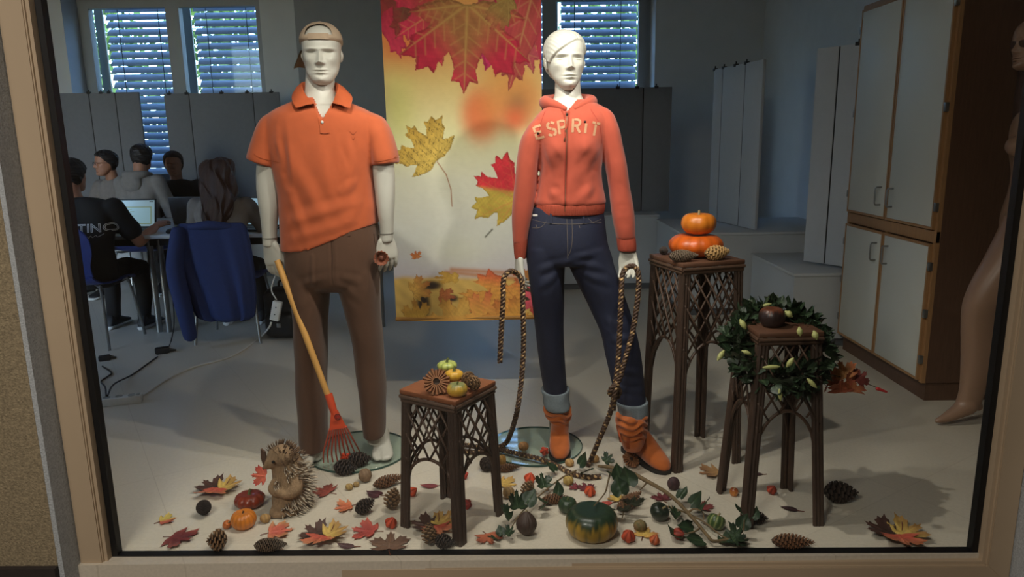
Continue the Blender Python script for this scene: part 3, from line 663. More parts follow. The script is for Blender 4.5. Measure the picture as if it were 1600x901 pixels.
def hand(wrist, down, palm, q, L=0.185, curl=(20, 25, 15), thumb=(25, 20), spread=4, grip=None):
    """hand hanging along `down`; `palm` = direction the palm faces; q=+1 puts the thumb on the side palm x down; lofts for one remesh"""
    dn = _n(down); pn = np.array(palm, float); pn = _n(pn-dn*(pn@dn)); sd = np.cross(pn, dn)*q   # towards the thumb
    w = np.asarray(wrist, float); S = L/0.185; out = []
    rings = []
    for t, hw, hd, c in [(-0.25, 0.027, 0.021, 0), (0.0, 0.028, 0.020, 0), (0.2, 0.034, 0.0175, 0), (0.55, 0.041, 0.0155, 0.002), (0.85, 0.0425, 0.0135, 0.003), (1.0, 0.040, 0.011, 0.004)]:
        rings.append((t, hw, hd, c))
    Q = crom(np.array(rings), 4)
    RR = [ellring(w+dn*t*0.088*S+pn*c, hw*S, hd*S, 20, 2.5, sd, pn) for t, hw, hd, c in Q]; out.append(bridge(RR, 20))
    for i, (o, ln) in enumerate([(0.029, 0.070), (0.0095, 0.078), (-0.0105, 0.073), (-0.030, 0.057)]):
        cu = grip[i] if grip else curl
        p = w+dn*0.080*S+sd*o*S+pn*0.003; a = R(spread)*(0.029-i*0.02)/0.029; d = dn*math.cos(a)+sd*math.sin(a); pts = [p-d*0.02*S]; ang = 0; pts.append(p)
        for fr, c in zip((0.45, 0.30, 0.25), cu):
            ang += R(c); dd = d*math.cos(ang)+pn*math.sin(ang); p = p+dd*ln*fr*S; pts.append(p)
        out.append(capsule(pts, np.array([0.0095, 0.0098, 0.0092, 0.0082, 0.0068])*S, 10, 3))
    p = w+dn*0.018*S+sd*0.026*S; a0 = R(thumb[0]); d = dn*math.cos(a0)+sd*math.sin(a0)*0.75+pn*math.sin(a0)*0.5; d = _n(d); pts = [p-d*0.012*S, p]
    p = p+d*0.042*S; pts.append(p); d2 = _n(d+pn*math.sin(R(thumb[1]))*0.8+dn*0.25); p = p+d2*0.030*S; pts.append(p); p = p+_n(d2+pn*0.15+dn*0.2)*0.022*S; pts.append(p)
    out.append(capsule(pts, np.array([0.013, 0.0145, 0.0115, 0.0100, 0.0075])*S, 10, 3))
    return out
def foot(heel, toe, w=0.048, h=0.075, slit=True, raise_=0.0):
    """bare foot on the floor from heel to toe"""
    heel = np.asarray(heel, float); toe = np.asarray(toe, float); d = toe-heel; L = np.linalg.norm(d[:2]); d = d/np.linalg.norm(d); s = np.array([d[1], -d[0], 0]); s = s/np.linalg.norm(s)
    rings = []
    for t, hw, hh in crom(np.array([(-0.02, 0.012, 0.015), (0.02, 0.028, 0.05), (0.12, 0.034, 0.09), (0.28, 0.035, 0.105), (0.45, 0.037, 0.075), (0.65, 0.046, 0.05), (0.80, 0.050, 0.036), (0.92, 0.045, 0.026), (0.985, 0.03, 0.018), (1.0, 0.012, 0.01)]), 4):
        c = heel+d*L*t; hw *= w/0.05; z0 = heel[2]*(1-t)+toe[2]*t
        r = ellring((c[0], c[1], z0+hh*0.48), hw, hh*0.52, 24, 2.4, s, np.array([0, 0, 1.0])); r[:, 2] = np.maximum(r[:, 2], z0+0.0015)
        if slit and t > 0.74:
            q = (r-c)@s; k = np.exp(-((q-0.012)/0.0045)**2)*sstep(0.74, 0.80, t); r[:, 2] = z0+(r[:, 2]-z0)*(1-0.75*k); r -= d*(k*0.02*sstep(0.9, 1, t))[:, None]
        rings.append(r)
    return bridge(rings, 24)
M_mann = pm('mannequin_white', (186, 183, 172), 0.42, noise=(3, 0.03), spec=0.4)
M_seamg = pm('seam_grey', (90, 86, 78), 0.8)
M_gbase = glass_mat('base_glass', (0.90, 0.965, 0.955), 1.5, 0.03)
M_gedge = pm('base_glass_edge', (40, 74, 66), 0.15, noise=(4, 0.05))
M_chrome = pm('chrome', (190, 190, 190), 0.15, metal=1.0)
def glass_base(root, c, r, rod=None):
    V, F = lathe([(0.01, 0.010), (r-0.002, 0.010), (r, 0.008)], 72); V += np.array([c[0], c[1], 0])
    b = part('glass_base', V, F, M_gbase, root)
    V, F = lathe([(r-0.0015, 0.0008), (r+0.0005, 0.0012), (r+0.0005, 0.0085), (r-0.0015, 0.0095)], 72, caps=False); part('polished_edge', V+np.array([c[0], c[1], 0]), F, M_gedge, b)
    if rod is not None: part('calf_rod', *tube([(rod[0], rod[1], 0.01), (rod[0], rod[1], 0.30)], 0.005, 10), M_chrome, root)
def rot_head(V, yaw, pitch, roll, loc):
    M = Matrix.Rotation(R(yaw), 3, 'Z')@Matrix.Rotation(R(pitch), 3, 'X')@Matrix.Rotation(R(roll), 3, 'Y')
    return np.asarray(V)@np.array(M).T+np.asarray(loc)
def cleanunion(parts, vox, it=2):
    V, F, E = union(parts, vox, it); return V, [tuple(f) for f in np.asarray(F)]
# ================================================================== MANNEQUIN IN THE ORANGE POLO
YM = 2.985
male = thing('mannequin', 'white male mannequin in an orange polo shirt holding a small rake', 'mannequin', (*at(525, 715, YM)[:2], 0), 0, 'shop window mannequins')
HM = 0.233; chin = at(497, 129, YM-0.06)
hloc = np.array([chin[0], YM+0.03, chin[2]-0.004]); HYAW = 8
def mtx(V): return rot_head(V, HYAW, 2, 0, hloc)
hv, hf, hfield = head_mesh(HM, True)
hm = [(mtx(hv), hf)]+[(mtx(ear(q, HM)[0]), ear(q, HM)[1]) for q in (-1, 1)]
neck = vloft([(100, 479, 521, 0.054, 0.04), (125, 478, 522, 0.055, 0.035), (145, 476, 524, 0.057, 0.025), (160, 467, 531, 0.066, 0.015), (175, 440, 558, 0.075, 0.01), (195, 425, 578, 0.085, 0.0)], YM, 36, 5)
torso = vloft([(165, 455, 545, 0.07), (185, 428, 580, 0.09), (230, 428, 584, 0.105), (290, 446, 578, 0.10), (350, 455, 580, 0.10), (400, 452, 588, 0.11), (440, 458, 590, 0.10)], YM, 36, 5)
armL = vloft([(195, 414, 442, 0.045, 0.01), (220, 404, 440, 0.048), (255, 402, 440, 0.050), (275, 401, 437, 0.047), (300, 402, 437, 0.048), (325, 406, 436, 0.046), (350, 409, 433, 0.038), (372, 410.5, 432.5, 0.031), (385, 411, 433, 0.029)], YM-0.02, 28, 5)
armR = vloft([(195, 572, 600, 0.045, 0.01), (220, 578, 610, 0.048), (255, 582, 615, 0.050), (280, 584, 617, 0.047), (305, 587, 617, 0.047), (330, 590, 616, 0.044), (350, 593, 615, 0.037), (366, 594, 614.5, 0.031), (378, 593, 614, 0.029)], YM-0.02, 28, 5)
legs = [vloft([(430, 458, 512, 0.085), (523, 466, 506, 0.065), (600, 470, 505, 0.06), (690, 477, 503, 0.042), (715, 478, 504, 0.045)], YM, 28, 4), vloft([(430, 528, 588, 0.085), (523, 552, 592, 0.065), (600, 566, 598, 0.055), (668, 574, 598, 0.04), (690, 575, 600, 0.045)], YM+0.04, 28, 4)]
fb = fl(482, 728); f2 = fl(598, 722)
feet = [foot((fb[0]+0.01, fb[1]+0.14, 0.012), (fb[0]-0.025, fb[1]-0.09, 0.012)), foot((f2[0]-0.035, f2[1]+0.20, 0.012), (f2[0]+0.005, f2[1]-0.022, 0.012))]
body = cleanunion([neck, torso, armL, armR]+legs+feet, 0.0055, 3)
wl = at(422, 379, YM-0.02); wr = at(604, 371, YM-0.02)
h1 = cleanunion(hand(wl, (0.10, -0.10, -1), (0.40, 0.92, 0), -1, 0.195, thumb=(24, 10), grip=[(14, 24, 16), (16, 24, 16), (18, 24, 16), (18, 26, 16)]), 0.0026, 3)
h2 = cleanunion(hand(wr, (0.06, -0.06, -1), (-0.45, 0.90, 0), 1, 0.185, curl=(18, 24, 16), thumb=(30, 18)), 0.0026, 3)
V, F = join(body, *hm, h1, h2)
part('body', V, F, M_mann, male, sharp=60)
for (u0, u1, v, Yd) in ((410.8, 432.7, 371, 0), (594, 614.6, 364, 0)):
    c = (at(u0, v, YM-0.02)+at(u1, v, YM-0.02))/2; rg = ellring(c, (u1-u0)/2*mpp(YM)+0.0009, 0.0325, 32, 2.3)
    rg = np.vstack([rg, rg[:1]]); part('wrist_joint', *tube(rg, 0.0011, 5, caps=False), M_seamg, male)
glass_base(male, (fl(560, 708)[0], fl(560, 708)[1]+0.02), 0.225)
# --- polo
M_polo = pm('orange_pique', (178, 80, 34), 0.82, noise=(40, 0.06), bump=(900, 0.25), sheen=0.25)
def zed(u, v, Y=YM): return at(u, v, Y)[2]
tor = vloft([(152, 470, 530, 0.075, 0.02), (160, 452, 548, 0.088, 0.015), (168, 434, 566, 0.100, 0.01), (178, 420, 582, 0.110), (195, 413, 593, 0.120), (225, 416, 592, 0.128), (262, 428, 587, 0.132), (300, 436, 587, 0.131), (340, 438, 591, 0.130), (372, 440, 592, 0.130), (392, 441, 593, 0.128)], YM, 56, 6, 2.5)
tv, tf = tor
zc = zed(515, 300); x0, x1 = at(442, 380, YM)[0], at(590, 345, YM)[0]
t = np.clip((tv[:, 0]-x0)/(x1-x0), 0, 1); zb0 = zed(515, 392)
hemz = np.interp(t, [0, 0.35, 0.6, 0.8, 1.0], [zed(442, 391), zed(495, 386), zed(535, 370), zed(565, 357), zed(588, 348)])
lo = tv[:, 2] < zc; tv[lo, 2] = zc+(tv[lo, 2]-zc)*((zc-hemz[lo])/(zc-zb0))
def sleeve(rows, slope, Y):
    V, F = vloft(rows, Y, 40, 6, 2.3); return V, F
slL = vloft([(175, 424, 452, 0.045, 0.01), (183, 411, 450, 0.058), (195, 403, 447, 0.07), (208, 398.5, 445, 0.078), (225, 394, 442, 0.082), (245, 390, 438, 0.088), (255, 388.5, 436, 0.087)], YM-0.005, 40, 6)
slR = vloft([(175, 560, 582, 0.045, 0.01), (183, 562, 598, 0.058), (195, 565, 606.5, 0.07), (208, 569, 612, 0.078), (225, 574, 617, 0.082), (245, 579, 621.5, 0.088), (256, 581, 623, 0.087)], YM-0.005, 40, 6)
def slope_end(m, zc, k, cx):
    V, F = m; V = V.copy(); lo = V[:, 2] < zc; V[lo, 2] += (V[lo, 0]-cx)*k*(zc-V[lo, 2])/(zc-V[:, 2].min()); return V, F
slL = slope_end(slL, zed(410, 200), -0.35, at(412, 230, YM)[0]); slR = slope_end(slR, zed(600, 200), 0.10, at(602, 230, YM)[0])
pv, pf, pe = union([(tv, tf), slL, slR], 0.005, 5)
yf = YM-0.12
def P(u, v, y=None): return at(u, v, YM-0.125 if y is None else y)
fsp = [(P(434, 178), P(447, 290), -0.007, 0.014), (P(432, 225), P(440, 262), 0.008, 0.012), (P(584, 185), P(580, 270), -0.007, 0.014), (P(445, 350), P(560, 318), 0.006, 0.022), (P(455, 372), P(575, 335), 0.006, 0.018),
    (P(450, 240), P(505, 340), 0.006, 0.022), (P(480, 215), P(470, 330), -0.004, 0.025), (P(560, 230), P(530, 330), 0.005, 0.022), (P(588, 262), P(535, 300), 0.006, 0.014), (P(586, 275), P(545, 345), 0.005, 0.018), (P(540, 215), P(555, 260), 0.004, 0.012),
    (P(500, 225), P(515, 300), 0.004, 0.02), (P(448, 300), P(480, 375), 0.004, 0.016), (P(590, 330), P(560, 348), 0.008, 0.012), (P(405, 200), P(425, 250), 0.005, 0.012), (P(600, 205), P(606, 250), 0.005, 0.012), (P(430, 180), P(412, 225), 0.005, 0.012), (P(583, 180), P(606, 225), 0.005, 0.012)]
N = normals(pv, pf); pv = folds(pv, N, [(a, b, c*0.8, d*1.1) for a, b, c, d in fsp]); pv = pv+N*wob(pv, 14, 0.0025, 4)[:, None]
# open neck: push the cloth in behind the placket opening
xx = (pv[:, 0]-P(500, 165)[0]); zz = pv[:, 2]-P(503, 187)[2]; vz = P(500, 150)[2]-P(503, 187)[2]
m = (pv[:, 1] < YM+0.02)&(zz > 0)&(np.abs(xx) < 0.0018+zz*0.48); pv[m, 1] += 0.045*sstep(0, 0.02, zz[m])
polo = part('polo_shirt', pv, pf, M_polo, male, sharp=75)
pb = bvh_of(pv, np.asarray(pf))
# collar: a band round the neck that folds outwards, pointed in front
def collar(flip):
    tp = [at(519, 163, YM-0.098), at(524, 150, YM-0.075), at(528, 137, YM-0.03), at(524, 131, YM+0.04), at(500, 129, YM+0.088), at(475, 130, YM+0.04), at(472, 136, YM-0.03), at(478, 149, YM-0.075), at(491, 164, YM-0.100)]
    bt = [at(546.5, 168.5, YM-0.112), at(549, 160, YM-0.088), at(549, 151, YM-0.03), at(540, 145, YM+0.06), at(500, 146, YM+0.115), at(463, 145, YM+0.06), at(457, 150, YM-0.03), at(458, 159, YM-0.088), at(463, 168, YM-0.112)]
    ce = np.array([at(500, 150, YM)[0], YM+0.01, 0]); T_, B_ = crom(np.array(tp), 8), crom(np.array(bt), 8); rows = []
    for p, q in zip(T_, B_):
        o = p-ce; o[2] = 0; o = o/np.linalg.norm(o)
        rows.append([p-o*0.006-np.array([0, 0, 0.03]), p-o*0.003, p+o*0.004+np.array([0, 0, 0.005]), p*0.6+q*0.4+o*0.008+np.array([0, 0, 0.004]), p*0.25+q*0.75+o*0.006, q+o*0.003, q-o*0.004+np.array([0, 0, 0.002])])
    V = np.array(rows).reshape(-1, 3); k = 7; n = len(T_)-1
    return V, [(i*k+j, (i+1)*k+j, (i+1)*k+j+1, i*k+j+1) for i in range(n) for j in range(k-1)]
cv, cf = collar(1)
part('collar', cv, cf, pm('orange_rib', (176, 79, 35), 0.85, bump=(700, 0.3)), polo, sharp=70)
pl = strip([P(502, 186), P(505, 196), P(507, 208)], 0.030, 6, (1, 0, 0)); part('placket', *drape(pl, pb, (0, 1, 0), 0.0022), M_polo, polo)
ln = strip([P(499.5, 207.5), P(507, 208.5), P(515, 207.5)], 0.0022, 6, (0, 0, 1)); part('placket_stitch', *drape(ln, pb, (0, 1, 0), 0.003), pm('dark_thread', (120, 44, 20), 0.9), polo)
for u, v in ((503, 190.5),):
    p = drape((np.array([P(u, v)]), []), pb, (0, 1, 0), 0.004)[0][0]; part('button', *place(lathe([(0.0005, 0.003), (0.004, 0.003), (0.0055, 0.002), (0.0055, 0)], 16), p, (R(90), 0, 0)), M_plastic_w, polo)
M_pth = pm('polo_hem_thread', (150, 66, 26), 0.9)
for pts in ([(390.5, 240), (400, 246), (415, 251), (434, 254)], [(581.5, 253), (598, 251), (612, 248), (621, 243)]):
    part('sleeve_band_seam', *drape(strip([P(*q) for q in pts], 0.002, 8, (0, 0, 1)), pb, (0, 1, 0), 0.0014), M_pth, polo)
# tonal crest stitched on the chest
cr = strip([P(545, 205), P(550, 210), P(555, 205)], 0.0016, 5, (0, 0, 1)); part('chest_mark', *drape(cr, pb, (0, 1, 0), 0.0016), MATS['dark_thread'], polo)
cr = strip([P(548, 214), P(550, 218), P(553, 214)], 0.0016, 5, (0, 0, 1)); part('chest_mark', *drape(cr, pb, (0, 1, 0), 0.0016), MATS['dark_thread'], polo)
# --- trousers
M_trou = pm('brown_wool', (80, 51, 32), 0.85, noise=(80, 0.08), bump=(700, 0.2), sheen=0.15)
pel = vloft([(340, 450, 588, 0.115), (365, 447, 592, 0.122), (395, 446, 594, 0.128), (420, 447.5, 594, 0.128), (440, 450, 594, 0.118), (452, 455, 592, 0.09)], YM, 48, 6, 2.5)
lgL = vloft([(415, 448, 521, 0.110), (436, 450.5, 517, 0.112), (480, 457.5, 511.5, 0.108), (523, 461, 510, 0.102), (570, 463, 510, 0.096), (610, 464, 510, 0.092), (660, 467, 510.5, 0.09), (700, 468.5, 511, 0.09)], YM, 44, 7, 2.2)
lgR = vloft([(415, 521, 594, 0.110), (436, 525, 593.5, 0.112), (480, 538, 594, 0.108, 0.01), (523, 549.5, 596.5, 0.102, 0.02), (570, 556, 600, 0.094, 0.03), (610, 561, 602.5, 0.088, 0.03), (650, 566, 603, 0.085, 0.035), (677, 569, 602, 0.085, 0.04)], YM, 44, 7, 2.2)
qv, qf, qe = union([pel, lgL, lgR], 0.0055, 4)
N = normals(qv, qf)
fst = [(P(488, 400), P(487, 560), 0.006, 0.006), (P(487, 560), P(490, 698), 0.007, 0.006), (P(560, 400), P(577, 540), 0.006, 0.006), (P(577, 540), P(586, 676), 0.006, 0.006),
    (P(522, 440), P(470, 480), 0.007, 0.014), (P(520, 432), P(460, 450), 0.005, 0.012), (P(523, 445), P(575, 480), 0.007, 0.014), (P(525, 432), P(588, 448), 0.005, 0.012), (P(505, 470), P(470, 530), 0.004, 0.018), (P(545, 480), P(580, 530), 0.004, 0.018),
    (P(575, 660), P(600, 668), 0.005, 0.008), (P(566, 640), P(600, 652), 0.005, 0.009), (P(470, 610), P(508, 620), 0.003, 0.012), (P(518, 375), P(521, 445), -0.004, 0.006)]
qv = folds(qv, N, [(a, b, c*(0.55 if d > 0.007 else 0.8), d*1.2) for a, b, c, d in fst]); qv = qv+N*wob(qv, 11, 0.002, 6)[:, None]
tro = part('trousers', qv, qf, M_trou, male, sharp=75); qb = bvh_of(qv, np.asarray(qf))
M_tt = pm('brown_thread', (58, 36, 22), 0.9)
part('fly_seam', *drape(strip([P(517, 372), P(519, 400), P(519, 430), P(521, 446)], 0.0025, 6, (1, 0, 0)), qb, (0, 1, 0), 0.0015), M_tt, tro)
part('pocket_seam', *drape(strip([P(584, 365), P(588, 395), P(590, 425)], 0.003, 6, (1, 0, 0)), qb, (0, 1, 0), 0.0015), M_tt, tro)
part('belt_loop', *drape(strip([P(545, 362), P(545, 369)], 0.010, 3, (1, 0, 0)), qb, (0, 1, 0), 0.003), M_trou, tro)
# --- backward cap
M_cap = pm('cap_twill', (168, 146, 122), 0.9, noise=(60, 0.1), bump=(500, 0.4))
x, y, z, ang, nA, nR = hfield
base = hv[:nA*nR]/HM
edge = 0.665+0.03*np.cos(ang)+0.0*x                      # lower rim, a little higher over the face
edge = edge-0.05*sstep(1.2, 3.0, np.abs(ang))
hole = ((x/0.20)**2+((z-0.79)/0.15)**2 < 1)&(z > 0.79)&(y < 0)      # adjuster opening on the forehead
dv = sstep(0, 0.05, z-edge); cN = np.array([0, 0.03, 0.62]); nn = base-cN; nn /= np.linalg.norm(nn, axis=1)[:, None]
off = -0.012+dv*0.052+0.006*np.sin(ang*6)*dv*(z < 0.97)
CV = base+nn*off[:, None]; Fc = []
for i in range(nR-1):
    for j in range(nA):
        q4 = (i*nA+j, i*nA+(j+1) % nA, (i+1)*nA+(j+1) % nA, (i+1)*nA+j)
        if all(z[k] > edge[k]-0.004 for k in q4) and not any(hole[k] for k in q4): Fc.append(q4)
Fc.append(tuple((nR-1)*nA+j for j in range(nA)))
cap = part('cap', mtx(CV*HM), Fc, M_cap, male, sharp=70)
ed = []
for a in np.linspace(-0.42, 0.42, 20):
    k = np.argmin((ang-a)**2*4+(z-(0.75))**2*9+(y > 0)*9); ed.append((base[k]+nn[k]*0.046)*HM)
bv, bf = strip(np.array(ed), 0.022, 2, (0, 0, 1)); part('strap', mtx(bv), bf, M_cap, cap)
vis = []
for i, s in enumerate(np.linspace(0, 1, 8)):
    for tt in np.linspace(-1, 1, 17):
        px = tt*0.30; yb = 0.36+0.02-0.16*tt*tt; vis.append(((px*(1-0.15*s))*HM, (yb+s*0.30)*HM, (0.60-0.28*s-0.10*tt*tt*0.8)*HM))
vf = [(i*17+j, i*17+j+1, (i+1)*17+j+1, (i+1)*17+j) for i in range(7) for j in range(16)]
va = np.array(vis); nvv = len(va); va = np.vstack([va, va+np.array([0, 0.002, 0.004])])
vf = vf+[(d+nvv, c+nvv, b+nvv, a+nvv) for a, b, c, d in vf]
part('visor', rot_head(va, HYAW+42, 2, 0, hloc), vf, M_cap, cap)
for k in range(6):
    a0 = math.pi/6+k*math.pi/3; pts = []
    for zz in np.linspace(0.74, 0.985, 14):
        j = np.argmin((np.angle(np.exp(1j*(ang-a0))))**2+(z-zz)**2*16); pts.append((base[j]+nn[j]*0.043)*HM)
    if abs(np.angle(np.exp(1j*a0))) > 0.6: part('panel_seam', mtx(tube(np.array(pts), 0.0011, 5, k=2)[0]), tube(np.array(pts), 0.0011, 5, k=2)[1], pm('cap_thread', (140, 118, 96), 0.9), cap)
b_, bf_ = sphere((0, 0.0, 1.035*HM), (0.006, 0.006, 0.003), 12, 6); part('top_button', mtx(b_), bf_, M_cap, cap)
# ================================================================== MANNEQUIN IN THE CORAL HOODIE
YF = 2.96
fem = thing('mannequin', 'white female mannequin in a coral zip hoodie, dark jeans and tan boots', 'mannequin', (*at(930, 715, YF)[:2], 0), 0, 'shop window mannequins')
HF = 0.228; chin = at(886, 139, YF-0.06)
hlocf = np.array([chin[0], YF+0.03, chin[2]-0.004])
def fhair(x, y, z, ang):
    # side-parted cropped hair: parting on the viewer's right, fringe swept to the viewer's left
    a = np.degrees(ang)
    line = np.interp(a, [-180, -128, -112, -102, -86, -74, -62, -45, -20, 0, 18, 32, 48, 62, 78, 92, 105, 120, 180], [0.20, 0.24, 0.36, 0.585, 0.60, 0.50, 0.46, 0.55, 0.66, 0.745, 0.80, 0.815, 0.79, 0.72, 0.62, 0.60, 0.56, 0.30, 0.20])
    m = sstep(-0.004, 0.020, z-line)
    th = 0.034+0.014*sstep(20, -60, a)*sstep(-150, -90, a)
    strands = 0.004*np.sin((x*1.0+z*0.9)*95)*sstep(60, -20, np.abs(a)-40)+0.004*np.sin((z*0.5+np.abs(x)*0.6+y)*80)*sstep(40, 80, np.abs(a))
    crease = -0.014*np.exp(-((x-0.13-0.25*(0.9-z))/0.012)**2)*(y < 0.12)*(z > 0.8)
    return m*(th+strands+crease)
hv, hf, hfl = head_mesh(HF, False, nA=160, nZ=160, hairfn=fhair)
fx = lambda V: rot_head(V, 9, -3, 0, hlocf)
hm = [(fx(hv), hf)]+[(fx(ear(q, HF*0.98)[0]+np.array([q*0.004, 0, 0.0])), ear(q, HF)[1]) for q in (-1, 1)]
neck = vloft([(112, 868, 906, 0.048, 0.045), (135, 867, 907, 0.048, 0.04), (150, 866, 909, 0.050, 0.03), (163, 858, 918, 0.058, 0.02), (178, 845, 938, 0.065, 0.01), (198, 838, 948, 0.075)], YF, 36, 5)
tor = vloft([(172, 856, 928, 0.05), (190, 845, 942, 0.07), (235, 850, 934, 0.088), (270, 852, 934, 0.085), (300, 846, 940, 0.09), (350, 838, 944, 0.10), (400, 838, 948, 0.10)], YF, 36, 5)
arms = [vloft([(200, 832, 848, 0.03), (260, 814, 836, 0.035), (320, 807, 830, 0.036), (375, 804, 822, 0.028), (402, 804.5, 820, 0.024)], YF-0.02, 24, 4), vloft([(200, 938, 954, 0.03), (260, 952, 972, 0.035), (320, 962, 984, 0.036), (372, 970, 988, 0.028), (392, 971, 988, 0.024)], YF-0.04, 24, 4)]
legs = [vloft([(400, 832, 884, 0.08), (500, 840, 876, 0.06, 0.03), (600, 857, 881, 0.04, 0.085), (640, 862, 882, 0.034, 0.10), (665, 866, 882, 0.028, 0.105)], YF, 24, 4), vloft([(400, 894, 945, 0.08), (500, 936, 976, 0.06), (600, 968, 995, 0.045, -0.03), (650, 976, 1000, 0.036, -0.06), (675, 980, 998, 0.03, -0.08)], YF, 24, 4)]
body = cleanunion([neck, tor]+arms+legs, 0.0055, 3)
w1_, w2_ = at(812, 399, YF-0.02), at(980, 388, YF-0.04)
h1 = cleanunion(hand(w1_, (-0.13, -0.12, -1), (0.95, 0.22, 0), -1, 0.172, thumb=(20, 10), grip=[(12, 22, 16), (24, 34, 22), (32, 38, 24), (36, 40, 24)]), 0.0024, 3)
h2 = cleanunion(hand(w2_, (0.02, -0.18, -1), (-0.35, -0.95, 0), 1, 0.168, thumb=(24, 16), grip=[(24, 26, 16), (26, 30, 18), (22, 28, 18), (16, 24, 16)]), 0.0024, 3)
part('body', *join(body, *hm, h1, h2), M_mann, fem, sharp=60)
glass_base(fem, (fl(840, 700)[0]-0.01, fl(840, 700)[1]+0.02), 0.215, rod=at(860, 690, YF+0.17)[:2])
# --- hoodie
M_hood = pm('coral_fleece', (170, 71, 48), 0.88, noise=(50, 0.05), bump=(700, 0.22), sheen=0.2)
M_rib = pm('coral_rib', (166, 69, 47), 0.9, bump=(300, 0.2), wave=(55, 0.35, 'X'))
def P(u, v, y=None): return at(u, v, YF-0.11 if y is None else y)
tor = vloft([(156, 868, 918, 0.058, 0.03), (163, 858, 934, 0.068, 0.022), (172, 846, 948, 0.078, 0.014), (186, 834, 955, 0.092), (205, 833, 952, 0.106), (225, 838, 946, 0.110), (245, 842, 941, 0.108), (265, 844, 939, 0.106), (285, 841, 941, 0.108), (302, 838, 944, 0.113), (313, 835.5, 946, 0.117), (318, 836, 945.5, 0.114)], YF, 56, 6, 2.4)
sL = vloft([(182, 840, 858, 0.035, 0.01), (191, 829, 856, 0.050, 0.005), (206, 819, 852, 0.062), (216, 814, 849, 0.066), (232, 810, 845, 0.066), (262, 806, 841, 0.064), (300, 802, 837, 0.060), (340, 800, 831, 0.055), (372, 800.5, 826, 0.049), (380, 801.5, 824.5, 0.046)], YF-0.015, 44, 6)
sR = vloft([(168, 930, 946, 0.035, 0.01), (177, 933, 957, 0.050, 0.005), (192, 934, 964, 0.060), (206, 936, 968.5, 0.066), (230, 940, 973, 0.066), (262, 946, 980, 0.064, -0.005), (300, 952, 985, 0.060, -0.01), (340, 957, 990.5, 0.055, -0.02), (362, 961, 992, 0.05, -0.025), (372, 963, 992.5, 0.047, -0.025)], YF-0.015, 44, 6)
hv_, hf_, he_ = union([tor, sL, sR], 0.0048, 4)
N = normals(hv_, hf_)
for (u, v) in ((866, 236), (918, 232)):
    c = P(u, v, YF-0.10); d2 = ((hv_-c)**2).sum(1); hv_ = hv_+np.array([0, -1, 0.1])*(0.024*np.exp(-d2/0.048**2))[:, None]
fsh = [(P(843, 225), P(838, 255), -0.009, 0.012), (P(942, 225), P(944, 262), -0.009, 0.012), (P(842, 230), P(872, 268), 0.006, 0.016), (P(940, 232), P(905, 275), 0.006, 0.016), (P(845, 290), P(880, 316), 0.006, 0.014), (P(938, 285), P(900, 314), 0.006, 0.014),
    (P(855, 270), P(862, 315), 0.005, 0.014), (P(925, 265), P(918, 315), 0.005, 0.014), (P(848, 305), P(878, 300), 0.004, 0.012), (P(815, 235), P(838, 252), 0.007, 0.011), (P(808, 262), P(836, 276), 0.008, 0.011), (P(806, 285), P(834, 292), 0.006, 0.010), (P(803, 312), P(832, 322), 0.007, 0.012), (P(802, 335), P(828, 328), 0.006, 0.010), (P(802, 355), P(826, 350), 0.006, 0.010),
    (P(945, 250), P(974, 240), 0.006, 0.012), (P(952, 290), P(980, 302), 0.005, 0.014), (P(958, 330), P(988, 325), 0.006, 0.012), (P(960, 350), P(990, 345), 0.006, 0.010), (P(833, 190), P(843, 230), 0.006, 0.01), (P(950, 185), P(943, 228), 0.006, 0.01), (P(870, 250), P(884, 300), -0.004, 0.014), (P(900, 250), P(892, 300), 0.004, 0.014)]
N = normals(hv_, hf_); hv_ = folds(hv_, N, [(a, b, c*0.72, d*1.1) for a, b, c, d in fsh]); hv_ = hv_+N*wob(hv_, 16, 0.0018, 8)[:, None]
xx = hv_[:, 0]-P(886, 165)[0]; zz = hv_[:, 2]-P(886, 174)[2]
m = (hv_[:, 1] < YF+0.02)&(zz > 0)&(np.abs(xx) < 0.004+zz*0.8); hv_[m, 1] += 0.05*sstep(0, 0.015, zz[m])
hoo = part('hoodie', hv_, hf_, M_hood, fem, sharp=75); hb = bvh_of(hv_, np.asarray(hf_))
# rib bands and cuffs
part('hem_band', *vloft([(316, 837, 944.5, 0.112), (318, 836, 945, 0.114), (324, 835.5, 945, 0.114), (331, 835, 943.5, 0.111), (333, 836, 942.5, 0.109)], YF, 64, 4, 2.4), M_rib, hoo)
part('cuff', *vloft([(372, 802, 825.5, 0.045), (378, 802, 825, 0.045), (395, 803, 823.5, 0.040), (402, 804, 822.5, 0.037), (402.5, 805, 821.5, 0.034)], YF-0.015, 44, 4), M_rib, hoo)
part('cuff', *vloft([(364, 962.5, 992, 0.046, -0.025), (370, 963, 992.5, 0.046, -0.025), (382, 964.5, 994, 0.042, -0.03), (390, 965.5, 994, 0.039, -0.03), (390.5, 967, 993, 0.036, -0.03)], YF-0.015, 44, 4), M_rib, hoo)
# hood lying round the neck
hp = []
for a in np.linspace(-1.0, 1.0, 15):
    th = a*R(158); s = abs(a)
    hp.append((at(889, 160, YF)[0]+0.098*math.sin(th)*(1-0.42*s**3), YF+0.030+0.085*math.cos(th)-0.005*s, P(889, 157)[2]+0.005-0.032*s**3.2))
hp = np.array(hp); rad = np.array([0.010, 0.016, 0.022, 0.025, 0.028, 0.03, 0.034, 0.036, 0.034, 0.03, 0.028, 0.025, 0.022, 0.016, 0.010])
hvv, hff = capsule(hp, rad, 18, 4); part('hood', hvv, hff, M_hood, hoo)
bag_ = union([sphere((at(889, 170, YF)[0], YF+0.15, P(889, 175)[2]), (0.10, 0.045, 0.09), 24, 14)], 0.008, 2); part('hood_back', bag_[0], bag_[1], M_hood, hoo)
